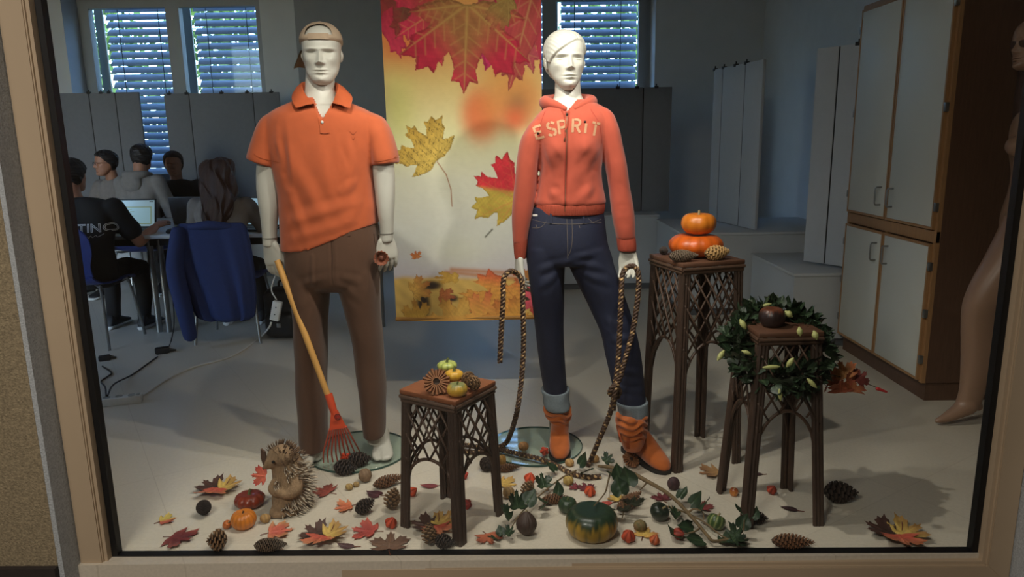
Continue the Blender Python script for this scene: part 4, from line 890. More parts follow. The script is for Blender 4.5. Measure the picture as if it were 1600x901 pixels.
# zip, puller, draw cords
M_zip = pm('zip_metal', (112, 74, 52), 0.45, metal=0.5, noise=(200, 0.3))
M_tape = pm('zip_tape', (150, 50, 34), 0.9)
zl = [P(886.5, 172), P(886, 200), P(885, 240), P(884, 280), P(883, 315), P(882.5, 330)]
hb2 = bvh_of(*join((hv_, [tuple(f) for f in np.asarray(hf_)]), vloft([(316, 837, 944.5, 0.112), (333, 836, 942.5, 0.111)], YF, 64, 4, 2.4)))
part('zip_tape', *drape(strip(zl, 0.011, 10, (1, 0, 0)), hb2, (0, 1, 0), 0.0012), M_tape, hoo)
zz_, zf_ = drape(strip(zl, 0.0032, 10, (1, 0, 0)), hb2, (0, 1, 0), 0.0028); part('zip_teeth', zz_, zf_, M_zip, hoo)
pp = drape((np.array([P(886.5, 178)]), []), hb, (0, 1, 0), 0.0)[0][0]
part('zip_puller', *join(box(pp[0]-0.004, pp[0]+0.004, pp[1]-0.007, pp[1]-0.002, pp[2]-0.012, pp[2]+0.004, 0.001), tube([(pp[0]+0.006*math.cos(t), pp[1]-0.005, pp[2]-0.020+0.008*math.sin(t)) for t in np.linspace(0, 6.283, 15)], 0.0013, 5, caps=False)), pm('puller_dark', (70, 62, 58), 0.35, metal=0.8), hoo)
for pts in ([(879, 170), (882, 178), (884, 190), (884, 205), (882, 216)], [(892, 168), (889.5, 178), (888, 186), (886.5, 196), (884, 203)]):
    Q = np.array([P(*q) for q in pts]); Q = drape((crom(Q, 4), []), hb, (0, 1, 0), 0.004)[0]; part('draw_cord', *tube(Q, 0.0024, 7), M_rib, hoo)
    part('cord_end', *capsule([Q[-1], Q[-1]+np.array([0, -0.001, -0.008])], 0.0032, 8, 2), M_zip, hoo)
# seams of the raglan sleeves
M_cseam = pm('coral_thread', (150, 46, 32), 0.9)
for pts in ([(853, 172), (845, 195), (843, 222)], [(925, 170), (938, 195), (942, 224)]):
    part('sleeve_seam', *drape(strip([P(*q) for q in pts], 0.0022, 8, (1, 0, 0)), hb, (0, 1, 0), 0.0012), M_cseam, hoo)
# stencil lettering: strokes in a 1 x 1.5 cell, gaps as on a stencil
def st(*p): return p
LET = {'E': [[(0, 0), (0, 0.68)], [(0, 0.82), (0, 1.5)], [(0.12, 1.42), (0.85, 1.42)], [(0.16, 0.75), (0.7, 0.75)], [(0.12, 0.08), (0.85, 0.08)]],
    'S': [[(0.85, 1.25), (0.7, 1.42), (0.5, 1.45)], [(0.38, 1.45), (0.15, 1.35), (0.08, 1.1), (0.2, 0.88), (0.45, 0.77)], [(0.52, 0.72), (0.8, 0.6), (0.86, 0.35), (0.75, 0.12), (0.55, 0.05)], [(0.42, 0.05), (0.2, 0.08), (0.05, 0.25)]],
    'P': [[(0.05, 0), (0.05, 1.5)], [(0.2, 1.43), (0.55, 1.43), (0.8, 1.3), (0.85, 1.05), (0.75, 0.8), (0.5, 0.7), (0.2, 0.7)]],
    'R': [[(0.05, 0), (0.05, 1.5)], [(0.2, 1.43), (0.55, 1.43), (0.8, 1.3), (0.83, 1.08), (0.72, 0.85), (0.5, 0.75), (0.2, 0.75)], [(0.5, 0.62), (0.88, 0.0)]],
    'i': [[(0.2, 0), (0.2, 1.1)]], 'T': [[(0.45, 0), (0.45, 1.25)], [(0.0, 1.42), (0.38, 1.42)], [(0.52, 1.42), (0.92, 1.42)]]}
def stroke(pts, w, k=5):
    P2 = crom(np.array(pts, float), k); T = np.gradient(P2, axis=0); T /= np.linalg.norm(T, axis=1)[:, None]+1e-9; nrm = np.c_[-T[:, 1], T[:, 0]]
    L_ = P2+nrm*w/2; C_ = P2; R_ = P2-nrm*w/2; n = len(P2); V = np.concatenate([L_, C_, R_]); return V, [(i, i+1, n+i+1, n+i) for i in range(n-1)]+[(n+i, n+i+1, 2*n+i+1, 2*n+i) for i in range(n-1)]
M_print = pm('sand_print', (176, 132, 98), 0.8, noise=(60, 0.12))
M_studd = pm('stud_dark', (50, 34, 30), 0.4, metal=0.6)
for ch, (u, v, rot, sc) in zip('ESPRiT', [(840, 218, 17, 13.5), (858, 213, 12, 13.5), (874, 209.5, 7, 13.5), (894, 206.5, -4, 13.5), (911.5, 207.5, -8, 13.5), (922, 210.5, -13, 13.5)]):
    ms_ = []
    for s_ in LET[ch]:
        V2, F2 = stroke(s_, 0.27); a = R(rot); X = V2[:, 0]*math.cos(a)-V2[:, 1]*math.sin(a); Zz = V2[:, 0]*math.sin(a)+V2[:, 1]*math.cos(a)
        b0 = P(u, v); V3_ = np.c_[b0[0]+X*sc*mpp(YF-0.1), np.full(len(X), b0[1]), b0[2]+Zz*sc*mpp(YF-0.1)]; ms_.append((V3_, F2))
    part('letter_print', *drape(join(*ms_), hb, (0, 1, 0), 0.0016), M_print, hoo)
for u, v in ((841, 208), (914.5, 190)):
    p = drape((np.array([P(u, v)]), []), hb, (0, 1, 0), 0.001)[0][0]; part('stud', *place(lathe([(0.0045, 0), (0.0045, 0.002), (0.002, 0.003)], 12), p, (R(90), 0, 0)), M_studd, hoo)
# --- jeans
M_den = pm('dark_denim', (20, 27, 53), 0.75, noise=(120, 0.25), bump=(900, 0.25))
pel = vloft([(322, 833, 942, 0.098), (336, 829, 944, 0.104), (355, 825, 946, 0.112), (380, 822, 949, 0.116), (400, 822.5, 955, 0.112), (412, 824, 958, 0.10)], YF, 48, 6, 2.5)
lL = vloft([(385, 822, 887, 0.105), (410, 824, 883.5, 0.105), (447, 828, 881, 0.10), (494, 833.5, 880, 0.092, 0.03), (520, 837, 880.5, 0.088, 0.045), (549, 841, 881.5, 0.083, 0.06), (585, 846, 884, 0.077, 0.08), (612, 850, 887, 0.074, 0.09)], YF, 44, 7, 2.2)
lR = vloft([(385, 884, 950, 0.105), (410, 887, 957, 0.105), (447, 904, 971, 0.10), (481, 921, 983, 0.094), (519, 939, 994, 0.088, -0.02), (557, 947, 1001.5, 0.082, -0.035), (603, 957, 1007, 0.076, -0.05), (632, 964, 1010, 0.073, -0.06)], YF, 44, 7, 2.2)
jv, jf, je = union([pel, lL, lR], 0.0055, 4); N = normals(jv, jf)
fj = [(P(885, 410), P(835, 425), 0.006, 0.012), (P(884, 420), P(836, 455), 0.006, 0.014), (P(888, 412), P(945, 420), 0.006, 0.012), (P(895, 425), P(965, 445), 0.006, 0.014), (P(888, 405), P(935, 395), 0.004, 0.01), (P(845, 500), P(878, 515), 0.005, 0.013), (P(843, 530), P(880, 525), 0.005, 0.012), (P(845, 555), P(882, 562), 0.004, 0.012),
    (P(850, 590), P(886, 597), 0.006, 0.010), (P(938, 500), P(985, 512), 0.005, 0.014), (P(942, 535), P(995, 527), 0.005, 0.012), (P(950, 575), P(1003, 583), 0.005, 0.012), (P(958, 605), P(1006, 612), 0.006, 0.010), (P(865, 440), P(860, 590), 0.004, 0.012), (P(930, 440), P(980, 600), 0.004, 0.014), (P(886, 345), P(887, 405), -0.003, 0.005)]
jv = folds(jv, N, [(a, b, c*0.7, d*1.15) for a, b, c, d in fj]); jv = jv+N*wob(jv, 13, 0.002, 12)[:, None]
jea = part('jeans', jv, jf, M_den, fem, sharp=75); jb = bvh_of(jv, np.asarray(jf))
M_st = pm('denim_thread', (96, 88, 84), 0.9)
def seam(nm, pts, w=0.0022, mat=M_st, side=(1, 0, 0), off=0.0014): part(nm, *drape(strip([P(*q) for q in pts], w, 7, side), jb, (0, 1, 0), off), mat, jea)
seam('fly_stitch', [(886, 342), (886.5, 370), (887, 404)])
seam('fly_stitch', [(894, 342), (894, 375), (891, 392), (887, 400)])
seam('pocket_stitch', [(832, 358), (845, 355.5), (853, 347), (854, 338)], side=(0, 0, 1)); seam('pocket_stitch', [(942, 349), (930, 349), (921, 343), (918, 337)], side=(0, 0, 1))
seam('waist_stitch', [(832, 345), (858, 349), (888, 350), (920, 349), (942, 344)], side=(0, 0, 1), w=0.0018)
seam('brand_tab', [(833, 338.5), (840.5, 337.5)], w=0.008, mat=M_plastic_w, side=(0, 0, 1), off=0.003)
seam('belt_loop', [(861, 333), (861, 349)], w=0.009, mat=M_den, off=0.004); seam('belt_loop', [(912, 333), (912, 349)], w=0.009, mat=M_den, off=0.004)
for u in (838, 905): seam('crease_stitch', [(u, 352), (u+1, 356)], w=0.003)
M_cuff = pm('denim_inside', (112, 122, 128), 0.85, noise=(150, 0.15), bump=(900, 0.2))
def turnup(rows, Y):
    V, F = vloft(rows, Y, 56, 5, 2.2); N = V-V.mean(0); V = V+_n(np.ones(3))*0; V += (N/np.linalg.norm(N, axis=1)[:, None])*wob(V, 40, 0.0025, 5)[:, None]; return V, F
part('cuff', *turnup([(607, 849, 888, 0.076), (609, 846, 889.5, 0.081), (620, 847.5, 890, 0.082), (632, 850, 890.5, 0.081), (635, 852, 889, 0.077)], YF+0.09), M_cuff, jea)
part('cuff', *turnup([(624, 963, 1010, 0.076, -0.055), (626, 962, 1012, 0.081, -0.06), (636, 965, 1012.5, 0.082, -0.06), (648, 966.5, 1012.5, 0.081, -0.065), (651, 968, 1011, 0.077, -0.065)], YF), M_cuff, jea)
# --- boots
M_suede = pm('tan_suede', (180, 92, 32), 0.9, noise=(25, 0.15), bump=(500, 0.2), sheen=0.3)
M_sole = pm('boot_sole', (24, 20, 18), 0.6)
def boot(rows, Y, heel, toe, w, seed):
    """slouch shaft plus foot; returns upper lofts and sole"""
    sh = vloft(rows, Y, 44, 8, 2.1); V, F = sh
    heel = np.array([heel[0], heel[1], 0.0]); toe = np.array([toe[0], toe[1], 0.0]); d = toe-heel; L = np.linalg.norm(d); d /= L; s = np.array([d[1], -d[0], 0.0])
    rings = []
    for t, hw, hh, zo in crom(np.array([(-0.03, 0.014, 0.03, 0.02), (0.0, 0.026, 0.06, 0.02), (0.08, 0.034, 0.10, 0.02), (0.25, 0.037, 0.135, 0.02), (0.45, 0.040, 0.115, 0.018), (0.65, 0.044, 0.078, 0.016), (0.82, 0.042, 0.050, 0.015), (0.94, 0.030, 0.036, 0.015), (1.0, 0.012, 0.02, 0.015)]), 5):
        c = heel+d*L*t; r = ellring((c[0], c[1], zo+hh/2-0.004), hw*w, hh/2+0.004, 28, 2.3, s, np.array([0, 0, 1.0])); r[:, 2] = np.maximum(r[:, 2], zo-0.002); rings.append(r)
    ft = bridge(rings, 28); sr = []
    for t, hw in crom(np.array([(-0.045, 0.012), (-0.02, 0.028), (0.08, 0.038), (0.25, 0.039), (0.45, 0.041), (0.65, 0.047), (0.82, 0.045), (0.94, 0.034), (1.015, 0.012)]), 4):
        c = heel+d*L*t; sr.append((c, hw*w))
    Ls = [c+s*h for c, h in sr]; Rs = [c-s*h for c, h in sr]; ol = np.array(Ls+Rs[::-1]); n = len(ol)
    Vs = np.vstack([np.c_[ol[:, :2], np.zeros(n)+0.0005], np.c_[ol[:, :2], np.zeros(n)+0.017]]); Fs = [(i, (i+1) % n, n+(i+1) % n, n+i) for i in range(n)]+[tuple(range(n-1, -1, -1)), tuple(range(n, 2*n))]
    return sh, ft, (Vs, Fs)
def shoe(rows, Y, heel, toe, w, label, rip):
    sh, ft, so = boot(rows, Y, heel, toe, w, 1)
    V, F, E = union([sh, ft], 0.0042, 3); N = normals(V, F); zz = V[:, 2]
    r_ = 0.0055*np.sin((zz+0.012*np.sin(V[:, 0]*60+V[:, 1]*40))*210)*sstep(rip[0], rip[0]+0.02, zz)*sstep(rip[1]+0.01, rip[1]-0.01, zz); V = V+N*r_[:, None]
    b = part('boot', V, F, M_suede, fem, sharp=75, label=label); part('sole', *so, M_sole, b)
    return b, V, F
hl, tl = fl(877, 690), fl(875, 722)
bt, V, F = shoe([(634, 854, 886, 0.066), (638, 850, 892, 0.078), (647, 853, 892, 0.077), (655, 859, 889, 0.064), (664, 861, 889, 0.057), (675, 861, 888, 0.052), (690, 863, 885, 0.035)], YF+0.105, (tl[0]+0.012, tl[1]+0.262), (tl[0], tl[1]-0.005), 1.04, 'tan slouch boot on the straight leg', (0.13, 0.25))
hl, tl = fl(981, 706), fl(1041, 741)
bt2, V2, F2 = shoe([(646, 966, 1008, 0.068), (650, 963, 1011, 0.078), (662, 964, 1010, 0.078), (673, 966, 1010, 0.07), (682, 969, 1008, 0.06), (692, 971, 1006, 0.054), (702, 975, 1001, 0.036)], YF-0.09, (hl[0], hl[1]+0.03), (tl[0]+0.005, tl[1]), 1.05, 'tan slouch boot with its toe turned towards the window', (0.13, 0.25))
vb = bvh_of(V2, np.asarray(F2)); c0 = at(1008, 690, 2.78)
M_strap = pm('boot_strap', (150, 66, 24), 0.8, noise=(40, 0.2))
part('ankle_strap', *drape(strip([at(968, 688, 2.75), at(985, 690, 2.75), at(1007, 686, 2.75)], 0.014, 8, (0, 0, 1)), vb, (0, 1, 0), 0.002), M_strap, bt2)
part('side_strap', *drape(strip([at(986, 690, 2.75), at(985, 702, 2.75), at(986, 713, 2.75)], 0.012, 8, (1, 0, 0)), vb, (0, 1, 0), 0.0018), M_strap, bt2)
# ================================================================== UNDRESSED MANNEQUIN AT THE RIGHT JAMB
YN = 3.30
nude = thing('mannequin', 'undressed skin-coloured mannequin on tiptoe, half hidden by the right window jamb', 'mannequin', (fl(1500, 658)[0], YN+0.02, 0), 0, 'shop window mannequins')
M_skin = pm('mannequin_skin', (150, 118, 96), 0.4, noise=(4, 0.05))
leg = vloft([(335, 1575, 1650, 0.09), (360, 1565, 1648, 0.095), (400, 1545, 1628, 0.095), (440, 1522, 1600, 0.085), (470, 1509, 1570, 0.072), (490, 1505, 1557, 0.062), (515, 1504, 1556, 0.060), (545, 1504, 1558, 0.060), (580, 1503, 1549, 0.052), (610, 1500, 1538, 0.04), (632, 1493, 1531, 0.036)], YN, 28, 5)
footp = capsule([at(1512, 632, YN), at(1497, 642, YN-0.01), at(1478, 652, YN-0.02), at(1463, 657, YN-0.025)], [0.048, 0.036, 0.024, 0.012], 16, 4)
heelp = capsule([at(1512, 622, YN), at(1527, 634, YN+0.01)], [0.04, 0.026], 14, 3)
leg2 = vloft([(335, 1600, 1670, 0.09, 0.1), (400, 1600, 1668, 0.09, 0.10), (480, 1600, 1655, 0.07, 0.12), (560, 1600, 1650, 0.055, 0.13), (640, 1598, 1625, 0.035, 0.14)], YN, 24, 4)
foot2 = capsule([at(1610, 640, YN+0.14), at(1590, 655, YN+0.12), at(1570, 662, YN+0.10)], [0.04, 0.026, 0.012], 12, 3)
tor = vloft([(150, 1608, 1640, 0.06), (175, 1598, 1660, 0.10), (200, 1590, 1665, 0.13), (235, 1588, 1662, 0.13), (270, 1590, 1656, 0.115), (300, 1584, 1652, 0.11), (335, 1574, 1656, 0.13), (365, 1570, 1655, 0.13)], YN+0.05, 32, 5)
arm = vloft([(170, 1630, 1660, 0.045), (250, 1640, 1668, 0.04), (330, 1640, 1662, 0.034), (390, 1636, 1656, 0.028)], YN-0.1, 20, 4)
br = [sphere(at(1592, 228, YN-0.02), (0.055, 0.055, 0.05), 18, 12), sphere(at(1596, 228, YN+0.10), (0.055, 0.055, 0.05), 18, 12)]
nk = vloft([(95, 1612, 1634, 0.045), (130, 1611, 1634, 0.045), (165, 1600, 1650, 0.06)], YN+0.05, 20, 4)
bd = cleanunion([leg, leg2, footp, heelp, foot2, tor, arm, nk]+br, 0.008, 3)
hn, hnf, _ = head_mesh(0.225, False, 64, 64); hn = rot_head(hn, -80, 0, 0, at(1612, 110, YN+0.05)+np.array([0, 0, 0]))
V, F = join(bd, (hn, hnf)); V[:, 2] = np.maximum(V[:, 2], 0.002)
part('body', V, F, M_skin, nude, sharp=60)
M_wig = pm('wig_brown', (70, 48, 38), 0.6, noise=(30, 0.3), wave=(20, 0.5, 'X', 3), stretch=(6, 6, 1))
part('wig', *cleanunion([sphere(at(1622, 68, YN+0.05), (0.105, 0.10, 0.12), 22, 14), vloft([(70, 1598, 1658, 0.10), (110, 1600, 1662, 0.10), (160, 1595, 1664, 0.12), (205, 1592, 1662, 0.12)], YN+0.07, 24, 4)], 0.009, 3), M_wig, nude, sharp=60)
# ================================================================== STUDENTS AT THE TABLE
M_sk1 = pm('skin', (168, 118, 92), 0.55, noise=(8, 0.06))
def lp(*rows): return rows
def student(label, loc, rz, shirt, trouser, hair, headyaw=0.0, arms=((0.24, 0.10, 0.70, 0.14, 0.36, 0.775), (0.24, 0.10, 0.70, 0.14, 0.36, 0.775)), lean=0.0, short=False, longhair=False, hood=False, seat=0.46, sc=1.0, legs=True, shoe=(28, 28, 30), glasses=False, headpitch=0.0, hx=0.0):
    """seated figure in its own space facing +y; hips at the origin at seat height"""
    root = thing('person', label, 'person', loc, rz, 'students at the table')
    ln = np.array([0, lean, 0]); hz = seat+0.08
    def ring(z, hw, hd, y=0.0): return ellring((0, y+lean*max(0, (z-hz)/0.5), z), hw*sc, hd*sc, 32, 2.4)
    rows = crom(np.array([(seat-0.0, 0.15, 0.11, 0.0), (seat+0.06, 0.172, 0.125, 0.0), (seat+0.18, 0.160, 0.112, -0.01), (seat+0.32, 0.165, 0.112, -0.01), (seat+0.44, 0.185, 0.115, 0.0), (seat+0.52, 0.190, 0.10, 0.0), (seat+0.57, 0.15, 0.08, 0.0), (seat+0.60, 0.075, 0.06, 0.0)]), 4)
    tors = bridge([ring(a, b, c, d) for a, b, c, d in rows], 32)
    top = seat+0.555; sh = []; sk = []; hands = []
    for q, (ex, ey, ez, wx, wy, wz) in zip((-1, 1), arms):
        S_ = np.array([q*0.178*sc, lean, top-0.03]); E_ = np.array([q*ex, ey+lean*0.6, ez]); W_ = np.array([q*wx, wy+lean*0.4, wz])
        up = capsule([S_, (S_+E_)/2+np.array([q*0.01, 0, 0]), E_], [0.062, 0.052, 0.043], 16, 4); fo = capsule([E_, (E_+W_)/2, W_], [0.042, 0.039, 0.027], 14, 4)
        if short:
            M_ = S_*0.35+E_*0.65; sh.append(capsule([S_, (S_+M_)/2, M_], [0.072, 0.072, 0.074], 16, 4)); sk += [up, fo]
        else:
            sh += [capsule([S_, (S_+E_)/2+np.array([q*0.01, 0, 0]), E_], [0.07, 0.062, 0.053], 16, 4), capsule([E_, (E_+W_)/2, W_], [0.052, 0.048, 0.036], 14, 4)]; sk.append(fo)
        d = W_-E_; hands.append(cleanunion(hand(W_, d, (0, 0.2, -1) if abs(d[2]) < abs(d[1]) else (-q, 0, 0), q if abs(d[2]) < abs(d[1]) else q, 0.18, curl=(12, 22, 16)), 0.004, 2))
    Hh = 0.225; hl = np.array([hx, lean*1.15+0.055, top+0.075])
    hv, hf, fld = head_mesh(Hh, not longhair, 80, 72); yaw = 180+headyaw
    tr = lambda V: rot_head(V, yaw, headpitch, 0, hl)
    nk = capsule([(hx*0.5, lean, top-0.02), (hx*0.8, lean*1.1+0.01, top+0.05), (hx, lean*1.15+0.02, top+0.13)], [0.062, 0.056, 0.056], 16, 3)
    bodyp = cleanunion([nk]+sk+[capsule([(0, 0, seat+0.1), (0, lean*0.9, top-0.1)], 0.08, 14, 3)], 0.008, 2)
    V, F = join(bodyp, (tr(hv), hf), *[(tr(ear(q, Hh)[0]), ear(q, Hh)[1]) for q in (-1, 1)], *hands)
    part('body', V, F, M_sk1, root, local=True, sharp=60)
    V, F, E_ = union([tors]+sh, 0.009, 4); N = normals(V, F); V = V+N*(wob(V, 22, 0.005, len(label)))[:, None]
    so = part('top', V, F, shirt, root, local=True, sharp=75)
    if hood:
        part('hood', *cleanunion([capsule([(-0.10, lean+0.03, top+0.045), (-0.085, lean-0.06, top+0.045), (0, lean-0.105, top+0.035), (0.085, lean-0.06, top+0.045), (0.10, lean+0.03, top+0.045)], [0.02, 0.036, 0.045, 0.036, 0.02], 12, 4), sphere((0, lean-0.105, top-0.03), (0.10, 0.05, 0.09), 16, 10)], 0.009, 3), shirt, so, local=True)
    x, y, z, ang, nA, nR = fld; b = hv[:nA*nR]/Hh; c = np.array([0, 0.05, 0.6]); nn = b-c; nn /= np.linalg.norm(nn, axis=1)[:, None]
    line = np.interp(np.abs(np.degrees(ang)), [0, 35, 60, 85, 110, 180], [0.80, 0.78, 0.62, 0.50, 0.25, 0.16]); m = sstep(-0.01, 0.05, z-line)
    hvv = b+nn*(-0.02+m*(0.085+0.012*np.sin(ang*13+z*20)))[:, None]; Fh = [q4 for q4 in hf[:(nR-1)*nA] if all(z[k] > line[k]-0.012 for k in q4)]+[hf[-1]]
    part('hair', tr(hvv*Hh), Fh, hair, root, local=True, sharp=70)
    if longhair:
        rr = crom(np.array([(top+0.30, 0.075, 0.07, 0.0), (top+0.26, 0.108, 0.095, -0.005), (top+0.17, 0.120, 0.10, -0.03), (top+0.06, 0.118, 0.075, -0.075), (top-0.04, 0.105, 0.05, -0.11), (top-0.13, 0.075, 0.035, -0.125), (top-0.20, 0.03, 0.02, -0.125)]), 5)
        rg = []
        for z_, w_, d_, y_ in rr:
            r = ellring((0.01*math.sin(z_*20), lean+y_, z_), w_, d_, 56, 2.2); th = np.arange(56)/56*2*np.pi; r[:, 1] += 0.009*np.sin(th*14+z_*9); r[:, 0] += 0.012*np.sin(th*5+z_*30); rg.append(r)
        part('long_hair', *bridge(rg, 56), hair, root, local=True, sharp=70)
    if glasses:
        for q in (-1, 1):
            a = np.linspace(0, 2*math.pi, 20); pts = np.c_[q*0.145+0.085*np.cos(a), np.full(20, -0.43), 0.50+0.065*np.sin(a)]*Hh; g_ = tube(pts, 0.0018, 5, caps=False); part('spectacle_rim', tr(g_[0]), g_[1], M_plastic_b, root, local=True)
            g_ = tube(np.array([(q*0.23, -0.40, 0.52), (q*0.335, -0.2, 0.53), (q*0.345, 0.05, 0.52)])*Hh, 0.0016, 5); part('spectacle_arm', tr(g_[0]), g_[1], M_chrome, root, local=True)
    if legs:
        ms_ = [bridge([ellring((0, 0, z_), w_, d_, 28, 2.4) for z_, w_, d_ in ((seat-0.03, 0.15, 0.12), (seat+0.05, 0.178, 0.135), (seat+0.12, 0.172, 0.125))], 28)]; shs = []
        for q in (-1, 1):
            ms_ += [capsule([(q*0.085, 0.02, seat+0.045), (q*0.11, 0.22, seat+0.06), (q*0.12, 0.40, seat+0.045)], [0.088, 0.078, 0.062], 16, 4), capsule([(q*0.12, 0.40, seat+0.045), (q*0.125, 0.41, 0.30), (q*0.125, 0.38, 0.09)], [0.062, 0.056, 0.048], 16, 4)]
        V, F, E_ = union(ms_, 0.009, 4); N = normals(V, F); V = V+N*wob(V, 24, 0.004, 3)[:, None]; part('trousers', V, F, trouser, root, local=True, sharp=75)
        for q in (-1, 1):
            V, F = foot((q*0.125, 0.31, 0.022), (q*0.14, 0.57, 0.022), 0.05, 0.09, False); s_ = part('shoe', V, F, pm('shoe_%d' % shoe[0], shoe, 0.6), root, local=True)
            V, F = foot((q*0.125, 0.305, 0.0), (q*0.14, 0.578, 0.0), 0.053, 0.05, False); V[:, 2] = np.minimum(V[:, 2], 0.026); part('sole', V, F, M_plastic_w, s_, local=True)
    return root, so
M_tblack = pm('black_cotton', (16, 15, 16), 0.85, bump=(300, 0.1)); M_tgrey = pm('pale_grey_cotton', (122, 114, 108), 0.85, bump=(300, 0.1)); M_hoodg = pm('grey_hoodie', (128, 122, 116), 0.9, bump=(300, 0.15)); M_dkt = pm('dark_top', (30, 28, 30), 0.85)
M_tr = pm('black_trousers', (18, 17, 19), 0.85, bump=(200, 0.1)); M_hdk = pm('dark_hair', (26, 20, 18), 0.55, noise=(60, 0.4), wave=(14, 0.6, 'Z', 4)); M_hbr = pm('brown_hair', (74, 50, 42), 0.5, noise=(60, 0.35), wave=(14, 0.6, 'X', 4), stretch=(6, 6, 1))
M_hsh = pm('cropped_hair', (60, 46, 38), 0.7, noise=(90, 0.3))
ax = lambda u, v, Y: at(u, v, Y)[0]
s1, top1 = student('student in a black lettered T-shirt on the blue chair at the far left', (-3.0, 5.02, 0), R(-4), M_tblack, M_tr, M_hdk, headyaw=0, short=True, arms=((0.26, 0.10, 0.68, 0.16, 0.40, 0.775), (0.29, 0.14, 0.70, 0.30, 0.36, 0.78)), lean=0.03, shoe=(22, 22, 24), seat=0.43, sc=1.14, hx=-0.10)
s5, top5 = student('student with long brown hair and a pale top, seen from behind', (-2.09, 5.12, 0), R(4), M_tgrey, M_tr, M_hbr, longhair=True, arms=((0.25, 0.12, 0.70, 0.13, 0.38, 0.775), (0.27, 0.14, 0.72, 0.17, 0.42, 0.78)), lean=0.08, sc=0.98, seat=0.415)
s3, top3 = student('student in a pale grey hoodie seen from behind, under the bright strip of blind', (ax(216, 300, 6.55), 6.56, 0), R(-12), M_hoodg, M_tr, M_hdk, headyaw=20, hood=True, lean=0.03, arms=((0.25, 0.10, 0.70, 0.12, 0.34, 0.80), (0.25, 0.10, 0.70, 0.12, 0.34, 0.80)), seat=0.52, sc=1.05)
s2, top2 = student('student with glasses facing the window, left of the grey hoodie', (ax(187, 300, 7.0), 7.0, 0), R(160), M_tgrey, M_tr, M_hdk, headyaw=-20, glasses=True, lean=0.05, seat=0.47, arms=((0.25, 0.10, 0.70, 0.10, 0.22, 0.775), (0.25, 0.10, 0.70, 0.10, 0.22, 0.775)))
s4, top4 = student('student with cropped hair and a dark top, half hidden behind the grey hoodie', (ax(277, 300, 7.1), 7.14, 0), R(190), M_dkt, M_tr, M_hsh, headyaw=10, lean=0.03, seat=0.45, arms=((0.22, 0.10, 0.70, 0.08, 0.22, 0.775), (0.22, 0.10, 0.70, 0.08, 0.22, 0.775)))
# lettering on the backs
def back_print(txt, so, root, size, z, x, mat, thick=None, shear=0.0, nm='letter_print'):
    me = so.data; n = len(me.vertices); V = np.empty(n*3); me.vertices.foreach_get('co', V); V = V.reshape(-1, 3); bv = BVHTree.FromPolygons([tuple(v) for v in V], [tuple(p.vertices) for p in me.polygons])
    cx = x
    for ch in txt:
        cu = bpy.data.curves.new('t', 'FONT'); cu.body = ch; cu.size = size; cu.shear = shear; cu.resolution_u = 3
        if thick: cu.fill_mode = 'NONE'; cu.bevel_depth = thick; cu.bevel_resolution = 0
        else: cu.fill_mode = 'FRONT'
        o = bpy.data.objects.new('t', cu); COL.objects.link(o); dg = bpy.context.evaluated_depsgraph_get(); dg.update(); m2 = bpy.data.meshes.new_from_object(o.evaluated_get(dg))
        P2 = np.array([v.co[:] for v in m2.vertices]); Fs = [tuple(p.vertices) for p in m2.polygons]; bpy.data.objects.remove(o); bpy.data.meshes.remove(m2)
        if len(P2) == 0: cx += size*0.3; continue
        w = P2[:, 0].max()-P2[:, 0].min(); P2[:, 0] -= P2[:, 0].min(); P3 = np.c_[cx+P2[:, 0], np.full(len(P2), -0.3), z+P2[:, 1]]
        for i, p in enumerate(P3):
            h = bv.ray_cast(Vector((p[0], -0.6, p[2])), Vector((0, 1, 0)))
            if h[0] is not None: P3[i] = np.array(h[0])+np.array([0, -0.003-P2[i, 2]*0.5, 0])
        part(nm, P3, Fs, mat, so, local=True, smooth=False); cx += w+size*0.10
back_print('TINO', top1, s1, 0.080, 0.80, 0.035, pm('white_print', (206, 204, 200), 0.7), thick=0.0022)
# flourish of script under the letters
def scribble(so, pts, r, mat, nm):
    me = so.data; bv = BVHTree.FromPolygons([tuple(v.co) for v in me.vertices], [tuple(p.vertices) for p in me.polygons]); Q = []
    for x, z in crom(np.array(pts), 5):
        h = bv.ray_cast(Vector((x, -0.6, z)), Vector((0, 1, 0))); Q.append(np.array(h[0])+np.array([0, -0.003, 0]) if h[0] is not None else np.array([x, -0.12, z]))
    part(nm, *tube(np.array(Q), r, 5), mat, so, local=True)
scribble(top1, [(0.05+x, 0.765+z) for x, z in [(0, 0), (0.02, 0.012), (0.025, -0.006), (0.04, 0.008), (0.05, -0.004), (0.062, 0.01), (0.072, 0), (0.09, 0.012), (0.098, 0.002), (0.12, 0.014), (0.13, 0.022)]], 0.0013, MATS['white_print'], 'script_print')
M_ink = pm('dark_print', (24, 22, 24), 0.8)
a_ = np.linspace(1.0, 5.4, 14); scribble(top3, [(0.02+0.045*math.cos(t), 0.83+0.055*math.sin(t)) for t in a_], 0.004, M_ink, 'script_print')
scribble(top3, [(0.02, 0.79), (0.025, 0.86), (0.05, 0.865), (0.055, 0.835), (0.03, 0.825)], 0.004, M_ink, 'script_print')
scribble(top3, [(0.07, 0.845), (0.072, 0.815), (0.09, 0.81), (0.095, 0.845), (0.10, 0.812), (0.115, 0.84), (0.13, 0.815), (0.15, 0.835)], 0.004, M_ink, 'script_print')
